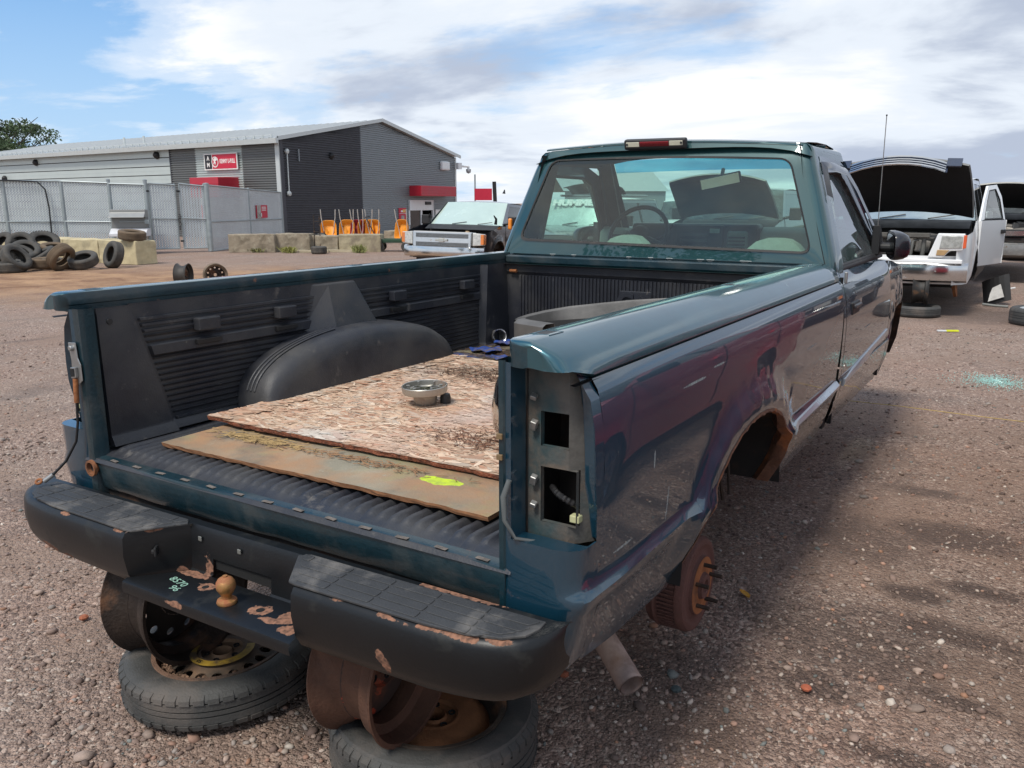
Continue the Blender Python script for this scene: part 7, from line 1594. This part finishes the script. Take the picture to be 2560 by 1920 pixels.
b = B(); b.box(-.50, .50, .02, .10, 1.0, 1.06); b.box(-.55, .55, .05, .12, .985, 1.0); b.build('radiator_support', mat('support_grey', (.10, .095, .085), .7, .2, var=.4), T, bevel=.008)
b = B(); b.box(-.42, .22, .10, .14, .70, .98); rd = b.build('radiator', mat('radiator_grey', (.085, .08, .068), .7, .4, var=.35, vs=20, bump=.4, bs=80), T, bevel=.01)
for k in range(9): b = B(); b.box(-.40, .20, .09, .10, .715+.03*k, .722+.03*k); b.build('radiator_fin', mat('fin_dark', (.03, .03, .028), .6), rd)
b = B(); b.tube([(.28, .08, .72), (.30, .06, .95), (.36, .10, .97)], .02, 8); b.tube([(.42, .1, .7), (.43, .1, 1.0)], .03, 8); b.build('coolant_pipe', mat('pipe_grey', (.12, .12, .11), .5, .4), T, smooth=60)
b = B(); b.box(-.20, .22, -.135, -.118, .50, .62); pl = b.build('plate_bracket', mat('bracket_steel', (.42, .43, .44), .35, .7), T, bevel=.02)
for x in (-.14, .15):
    for z in (.53, .56, .59): b = B(); b.ob((x, -.137, z), (.018, .004, .012)); b.build('bracket_hole', BLACKM, pl)
b = B(); b.box(-.75, -.25, -.125, -.115, .47, .60); b.build('bumper_dent', mat('dent_dark', (.05, .045, .04), .5, .5, var=.5, vs=9), T, bevel=.03)
# open driver door
dm = Matrix.Translation((1.0, 1.36, 0)) @ Matrix.Rotation(R(-15), 4, 'Z')
dT = B(); dT.grid([[(0+.02*math.sin(3*(z-.4)), y, z) for z in (.55, .7, .9, 1.1, 1.2)] for y in (0, .5, 1.05)], M=dm); dT.grid([[(-.07, y, z) for z in (.55, 1.2)] for y in (0, 1.05)], M=dm); dT.grid([[(x, 0, z) for z in (.55, 1.2)] for x in (-.07, .02)], M=dm); dT.grid([[(x, 1.05, z) for z in (.55, 1.2)] for x in (-.07, .02)], M=dm); dr_ = dT.build('open_door', WHT, T, smooth=40)
fo = [(0, 1.2, 0), (.22, 1.50, -.05), (.42, 1.70, -.09), (.80, 1.72, -.10), (.95, 1.55, -.06), (1.04, 1.2, 0)]; fi = [(.16, 1.22, 0), (.30, 1.46, -.04), (.46, 1.63, -.08), (.76, 1.65, -.09), (.87, 1.5, -.05), (.94, 1.22, 0)]
b = B(); b.grid([[(x, y, z) for y, z, x in (p, q)] for p, q in zip(fo, fi)], M=dm); b.build('door_window_frame', WHT, dr_, solid=.03)
b = B(); b.tube([(x-.01, y, z) for y, z, x in fi+[fi[0]]], .014, 5, M=dm); b.build('window_seal', DARK, dr_)
b = B(); b.add([(x-.01, y, z) for y, z, x in fi], [tuple(range(6))], M=dm); b.build('door_glass', WSH, dr_, fix=False)
b = B(); b.box(.015, .045, .84, 1.0, 1.0, 1.06, M=dm); b.build('door_handle', DARK, dr_, bevel=.01)
b = B(); b.box(-.92, .92, 1.4, 3.4, .30, .55); b.build('rocker_shadow_frame', UNDER, T)
for x in (-.80, .78):
    b = B(); b.lathe([(.05, .03), (.17, .03), (.17, -.01), (.06, -.02), (0, -.06)], 28, M=Matrix.Translation((x, .95, .30)) @ Matrix.Rotation(R(80), 4, 'Y')); b.build('brake_disc', RUSTO, T, smooth=40)
# props and litter near the white pickup
def loose_tyre(x, y, lab, ro=.30, w=.17, z=None, rot=(0, 0, 0), m=TYRE1, rim=None, name='loose_tyre', grp=None, s=None):
    p = G(x, y, 0); t = thing(name, lab, 'tyre', (p.x, p.y, w/2 if z is None else z), rot, grp); b = B(); tyre_b(b, ro, w, ro*.66, n=48); b.build('tread_and_walls', m, t, smooth=40)
    if rim: b = B(); b.lathe([(0, w*.30), (.05, w*.32), (ro*.4, w*.25), (ro*.60, w*.36), (ro*.66, w*.40), (ro*.68, w*.44), (ro*.66, w*.2)], 36); b.build('wheel_face', rim, t, smooth=40)
    return t
loose_tyre(2290, 789, 'black tyre lying flat under the front of the white pickup', .30, .15)
p = G(2292, 792, 0); t = thing('upright_rim', 'black rim standing on the flat tyre under the white pickup', 'steel rim', (p.x, p.y+.1, .15+.20), (0, R(90), R(6))); steel_rim(t, 'rim_barrel', .195, .20, mat('rim_black_bg', (.022, .020, .018), .6, .2, spots=[((.14, .07, .03), 5, .62, .06, .9)]), RUSTO, 10, .013, .3)
t_ = loose_tyre(2598, 812, 'wheel with pale silver face lying flat at the right edge of the yard', .345, .22, rim=mat('pale_wheel_face', (.50, .52, .52), .4, .5, var=.2), name='flat_wheel'); t_['category'] = 'wheel'
p = G(2490, 762, 0); t = thing('black_mud_flap', 'curled black liner with torn white paper propped beside the white pickup', 'liner', (p.x, p.y, .0), (R(-8), R(-14), R(-20)))
b = B(); b.grid([[(.20*u, .05*u*u, .02+.40*v+.03*u) for v in np.linspace(0, 1, 5)] for u in np.linspace(-1, 1, 7)]); b.build('flap_sheet', DARK, t, solid=.02)
b = B(); b.add([(-.10, -.03, .06), (.13, -.02, .10), (.10, -.03, .30), (-.02, -.03, .26), (-.06, -.03, .18)], [(0, 1, 2, 3, 4)]); b.build('torn_paper', mat('torn_paper', (.62, .62, .60), .7, var=.25, vs=12), t, solid=.003)
p, q = G(2455, 765, 0), G(2520, 770, 0); b = B(); b.tube([p+Vector((0, 0, .03)), (p+q)/2+Vector((0, 0, .02)), q+Vector((0, 0, .02))], .018, 8); tag(b.build('grey_pipe', mat('pipe_grey2', (.20, .21, .20), .6)), 'bent grey pipe on the ground beside the black liner', 'pipe')
p = G(2520, 728, 0); b = B(); b.tube([p+Vector((-.12, 0, .10)), p+Vector((0, 0, .04)), p+Vector((.1, .05, .06))], .014, 8); tag(b.build('curved_rod', WH), 'small white curved rod lying behind the black liner', 'rod')
p = G(2365, 829, 0); b = B(); b.box(-.10, 0, -.018, .018, .004, .018); b.box(.0, .14, -.02, .02, .004, .02, mi=1); tag(b.build('marker_pen', [WH, mat('neon_yellow', (.72, .75, .02), .5)], loc=(p.x, p.y, 0), rot=(0, 0, YAW-.1)), 'white and neon yellow strip on the ground before the white pickup', 'marker')
# broken glass heap
r = np.random.default_rng(12); b = B(); p = G(2490, 955, 0)
for i in range(1500):
    a, q = r.uniform(0, 6.28), abs(r.normal(0, .5)); x, y = p.x+.34*q*math.cos(a), p.y+.40*q*math.sin(a); s_ = r.uniform(.003, .0075); b.ob((x, y, .004+r.random()*.012), (s_, s_*.9, s_*.8), (r.random()*3, r.random()*3, r.random()*3))
tag(b.build('broken_glass', mat('glass_crumbs', (.36, .60, .54), .18, coat=1.0, var=.3, vs=60)), 'patch of crumbled green safety glass on the right of the yard', 'broken glass', kind='stuff')
# yellow string
b = B(); a, c = G(2100, 1003, 0), G(2600, 1062, 0); b.tube([a+Vector((-.3, 0, .03)), a+Vector((0, 0, .012)), lerp(a, c, .33)+Vector((0, .02, .012)), lerp(a, c, .66)+Vector((0, -.01, .012)), c+Vector((.6, -.02, .012))], .0028, 5); tag(b.build('yellow_string', mat('string_yellow', (.50, .36, .12), .8)), 'thin yellow string stretched over the gravel right of the truck', 'string')
for x, y, lab, s_, c in ((1860, 1495, 'yellow leaf on the damp ground right of the brake drum', .028, (.50, .26, .04)), (1655, 1545, 'pale leaf on the gravel near the brake drum', .014, (.35, .25, .1))):
    p = G(x, y, 0); b = B(); b.grid([[(u*s_*.6*(1-abs(v)**2)**.5, v*s_, .006+.01*abs(u)+.004*v) for v in np.linspace(-1, 1, 7)] for u in (-1, -.4, .4, 1)]); tag(b.build('fallen_leaf', mat('leaf_%d' % x, c, .7, var=.3, vs=60), loc=(p.x, p.y, .006), rot=(0, .2, 1.0)), lab, 'leaf')
for x, y, c, lab in ((2015, 1725, (.36, .10, .05), 'small orange stone in the lower right of the yard'), (210, 1548, (.30, .10, .05), 'rusty lump on the gravel left of the bumper'), (1410, 1690, (.30, .095, .05), 'orange stone chip beside the tail pipe'), (1690, 1728, (.05, .065, .065), 'flat dark slate chip beside the tail pipe tip')):
    p = G(x, y, 0); b = B(); b.lathe([(0, .0), (.016, .003), (.018, .010), (.010, .016), (0, .017)], 7); tag(b.build('stone', mat('stone_%d' % x, c, .9, var=.3, vs=50), loc=(p.x, p.y, 0)), lab, 'stone')
# ---- navy pickup, hood removed
NV = carpaint('navy_paint', (.008, .010, .020), .4)
NP = D(1104, 600, 18.6); NROT = YAW-R(20)
T = vehicle('navy_pickup', 'dark navy pickup without hood, chrome grille with cross emblem, beyond the bed', 'pickup truck', (NP.x, NP.y, .10), (R(-2.5), R(1.2), NROT), NV, L_=5.4, W_=2.0, zb=.20, hz=.78, cz=.98, belt=.98, rz=1.56, yc=1.25, yt=1.95, yr=3.2, yb=3.45, bed=3.6, bedz=1.05, hood='none', wheels=False, bump=CHROME, ws=mat('pale_shield', (.46, .56, .50), .22, 0, 1.0, .04, var=.08, vs=2), grille=False, hl=False, arch=(.95, 4.3, .42))
b = B(); b.box(-.72, .72, -.05, .02, .42, .80); gr = b.build('grille_frame', CHROME, T, bevel=.02)
for z0, z1 in ((.66, .755), (.46, .56)):
    b = B(); b.box(-.64, .64, -.056, -.048, z0, z1); g = b.build('grille_mesh', mat('grille_hex', (.03, .03, .03), .5), gr)
    b = B()
    for k in range(54):
        for j in range(4): b.ob((-.63+.024*k+(.012 if j % 2 else 0), -.058, lerp(z0, z1, (j+.5)/4)), (.006, .006, .020), (0, .6 if (k+j) % 2 else -.6, 0))
    b.build('mesh_wires', CHROME, g, kind='stuff')
b = B(); b.box(-.15, .15, -.085, -.05, .585, .635); b.box(-.06, .06, -.088, -.05, .565, .655); b.build('cross_emblem', mat('gold_chrome', (.6, .58, .52), .2, 1.0), gr, bevel=.008)
for sg in (-1, 1):
    b = B(); b.prism([(.735, .50), (1.0, .52), (1.0, .77), (.735, .79)], -.03, .10, 'xz', M=Matrix.Scale(sg, 4, (1, 0, 0))); hb_ = b.build('headlight', HLM, T, bevel=.015); b = B(); b.prism([(.93, .53), (1.01, .54), (1.01, .76), (.93, .76)], -.035, .12, 'xz', M=Matrix.Scale(sg, 4, (1, 0, 0))); b.build('indicator', AMB, hb_, bevel=.01)
b = B(); b.box(-.70, .70, .0, .30, .775, .80); b.build('radiator_cover', mat('cover_grey', (.17, .18, .20), .35, .4, var=.2), T, bevel=.015)
b = B(); b.lathe([(0, .03), (.04, .03), (.05, 0)], 12, M=Matrix.Translation((.55, .12, .80))); b.build('filler_cap', mat('cap_tan', (.35, .25, .15), .6), T)
for sg in (-1, 1): b = B(); b.tube([(sg*.84, 1.10, 1.00), (sg*.86, 1.08, 1.12), (sg*.82, 1.02, 1.20)], [.04, .03, .012], 6); b.build('hood_hinge', DARK, T)
b = B(); b.ob((1.13, 1.30, 1.02), (.09, .10, .26)); b.build('mirror_signal', mat('bright_amber', (.85, .25, .01), .3, coat=.8), T, bevel=.03)
b = B(); b.prism([(2.25, 1.76), (2.42, 1.76), (2.38, 1.86)], .55, .57, 'yz'); b.build('roof_fin', DARK, T)
# ---- vehicles seen through the cab glass
BLK = carpaint('black_paint', (.010, .011, .012), .3); GRYP = carpaint('dark_grey_paint', (.030, .034, .036), .4); SIL = carpaint('silver_paint', (.30, .32, .33), .6)
HB = vehicle('boxy_off_roader', 'boxy black off-road vehicle with a lettered windshield banner, seen through the cab window', 'off-road vehicle', (-6.75, 13.2, 0), (0, 0, R(4)), mat('graphite_paint', (.09, .10, .10), .35, .4, 1.0, .04), L_=4.7, W_=1.95, zb=.22, hz=.92, cz=1.05, belt=1.05, rz=1.63, yc=1.35, yt=1.65, yr=4.3, yb=4.55, arch=(.85, 3.7, .40), wheels=False, ws=mat('reflected_sky_shield', (.50, .60, .57), .25, .1, .8, var=.08))  # reflected sky is put into the pale colour of the opaque windshield
text('HUMMER', .185, PALE, HB, Matrix.Translation((-.08, 1.56, 1.52)) @ Matrix.Rotation(R(62), 4, 'X'), 'banner_lettering', .006, 1.5, .012)
for sg in (-1, 1): b = B(); b.tube([(sg*.62, 1.9, 1.68), (sg*.62, 4.1, 1.68)], .025, 6); b.build('roof_rail', STEEL, HB)
b = B(); b.grid([[(u*.66, 2.6-.5*v, 1.66+.30*math.sin(.3+v*1.6)*(1-.3*u*u)) for v in np.linspace(0, 1, 5)] for u in np.linspace(-1, 1, 7)]); b.build('roof_load', DARK, HB, solid=.02)
vehicle('open_hood_pickup', 'dark pickup with its hood raised high, seen through the middle of the cab window', 'pickup truck', (-3.15, 12.6, 0), (0, 0, R(3)), GRYP, L_=5.4, W_=1.95, zb=.42, hz=1.05, cz=1.22, belt=1.22, rz=1.80, yc=1.25, yt=1.9, yr=3.2, yb=3.45, bed=3.6, bedz=1.28, hood='open', hood_ang=44, bump=STEEL, wheels=True)
W2 = vehicle('white_estate', 'white estate with roof rails, seen through the right of the cab window', 'off-road vehicle', (-4.3, 20.2, 0), (0, 0, R(38)), WHT, L_=4.7, W_=1.85, zb=.35, hz=1.0, cz=1.15, belt=1.15, rz=1.78, yc=1.2, yt=1.85, yr=4.2, yb=4.5, arch=(.9, 3.6, .38))
for sg in (-1, 1): b = B(); b.tube([(sg*.60, 2.1, 1.84), (sg*.60, 4.0, 1.84)], .03, 6); b.build('roof_rail', DARK, W2)
vehicle('white_hatchback', 'white car partly hidden between the black boxy vehicle and the raised hood', 'car', (-6.6, 20.5, 0), (0, 0, R(20)), WHT, L_=4.4, W_=1.8, zb=.3, hz=.92, cz=1.05, belt=1.05, rz=1.6, yc=1.1, yt=1.8, yr=3.8, yb=4.2, arch=(.85, 3.4, .36))
# ---- vehicles at the right edge
vehicle('black_crew_pickup', 'black pickup parked behind the white one with its hood raised', 'pickup truck', (1.0, 17.2, .05), (0, 0, R(2)), BLK, L_=5.6, W_=2.0, zb=.42, hz=1.06, cz=1.25, belt=1.25, rz=1.86, yc=1.25, yt=1.9, yr=3.7, yb=3.9, bed=4.0, bedz=1.35, hood='open', hood_ang=34, bump=STEEL, wheels=False)
vehicle('white_far_pickup', 'white pickup farthest back at the right edge, behind the black one', 'pickup truck', (1.9, 24.0, .05), (0, 0, R(6)), WHT, L_=5.6, W_=2.0, zb=.42, hz=1.02, cz=1.2, belt=1.2, rz=1.8, yc=1.25, yt=1.9, yr=3.5, yb=3.75, bed=3.9, bedz=1.28, bump=CHROME)
# ---- parked outside the view, mirrored in the side of the green truck
vehicle('maroon_car', 'maroon car parked to the right of the green pickup, mirrored in its side', 'car', (2.92, .9, 0), (0, 0, R(1.0)), mat('red_car_paint', (.55, .025, .045), .40, 0, .8, .04, var=.05), L_=4.8, W_=1.86, zb=.25, hz=.95, cz=1.10, belt=1.12, rz=1.62, yc=1.2, yt=2.0, yr=3.4, yb=3.95, deck=1.08, arch=(.9, 3.7, .37))
vehicle('dark_row_pickup', 'dark pickup standing right of the white pickup, outside the picture', 'pickup truck', (3.9, 11.6, 0), (0, 0, R(-2)), GRYP, L_=5.4, W_=1.98, zb=.42, hz=1.05, cz=1.22, belt=1.22, rz=1.84, yc=1.25, yt=1.9, yr=3.2, yb=3.45, bed=3.6, bedz=1.28, bump=CHROME)
vehicle('silver_row_pickup', 'silver pickup two places right of the white pickup, outside the picture', 'pickup truck', (6.9, 11.2, 0), (0, 0, R(-4)), SIL, L_=5.4, W_=1.98, zb=.42, hz=1.05, cz=1.22, belt=1.22, rz=1.84, yc=1.25, yt=1.9, yr=3.2, yb=3.45, bed=3.6, bedz=1.28, bump=CHROME)
# grey gabled building far off, seen through the cab window
c = D(1560, 480, 85); fb = thing('gabled_shed', 'pale grey gabled shed far off, seen through the cab rear window', 'shed', (c.x, c.y, 0), (0, 0, YAW+R(12)))
b = B(); b.prism([(-3, 0), (3.6, 0), (3.6, 2.6), (.6, 4.5), (-3, 2.6)], 0, .3, 'xz'); b.box(-6.2, -3, 0, 8, 0, 2.6); 
b = B(); b.grid([[(x, 0, z) for z in (0, 2.7)] for x in (-6.2, 4.5)]); b.grid([[(4.5, y, z) for z in (0, 2.7)] for y in (0, 9)]); b.add([(4.5, 0, 2.7), (4.5, 9, 2.7), (4.5, 4.5, 4.6)], [(0, 1, 2)]); b.build('wall', mat('shed_grey', (.20, .23, .25), .6, var=.1), fb)
b = B(); b.grid([[(x, y, z) for y, z in ((-.2, 2.65), (4.5, 4.7), (9.2, 2.65))] for x in (-6.4, 4.8)]); b.build('roof', mat('shed_roof', (.36, .38, .39), .5, .2), fb)
# trees behind the photographer (mirrored in the glass) and a second woodland line
for k, (x, y, h, lab) in enumerate(((-9, -22, 9, 'leafy tree behind the viewer, left one of the pair'), (3, -26, 11, 'leafy tree behind the viewer, right one of the pair'))):
    tree('leafy_tree', lab, (x, y, 0), h, 3.4, 5000, 20+k, LEAF)
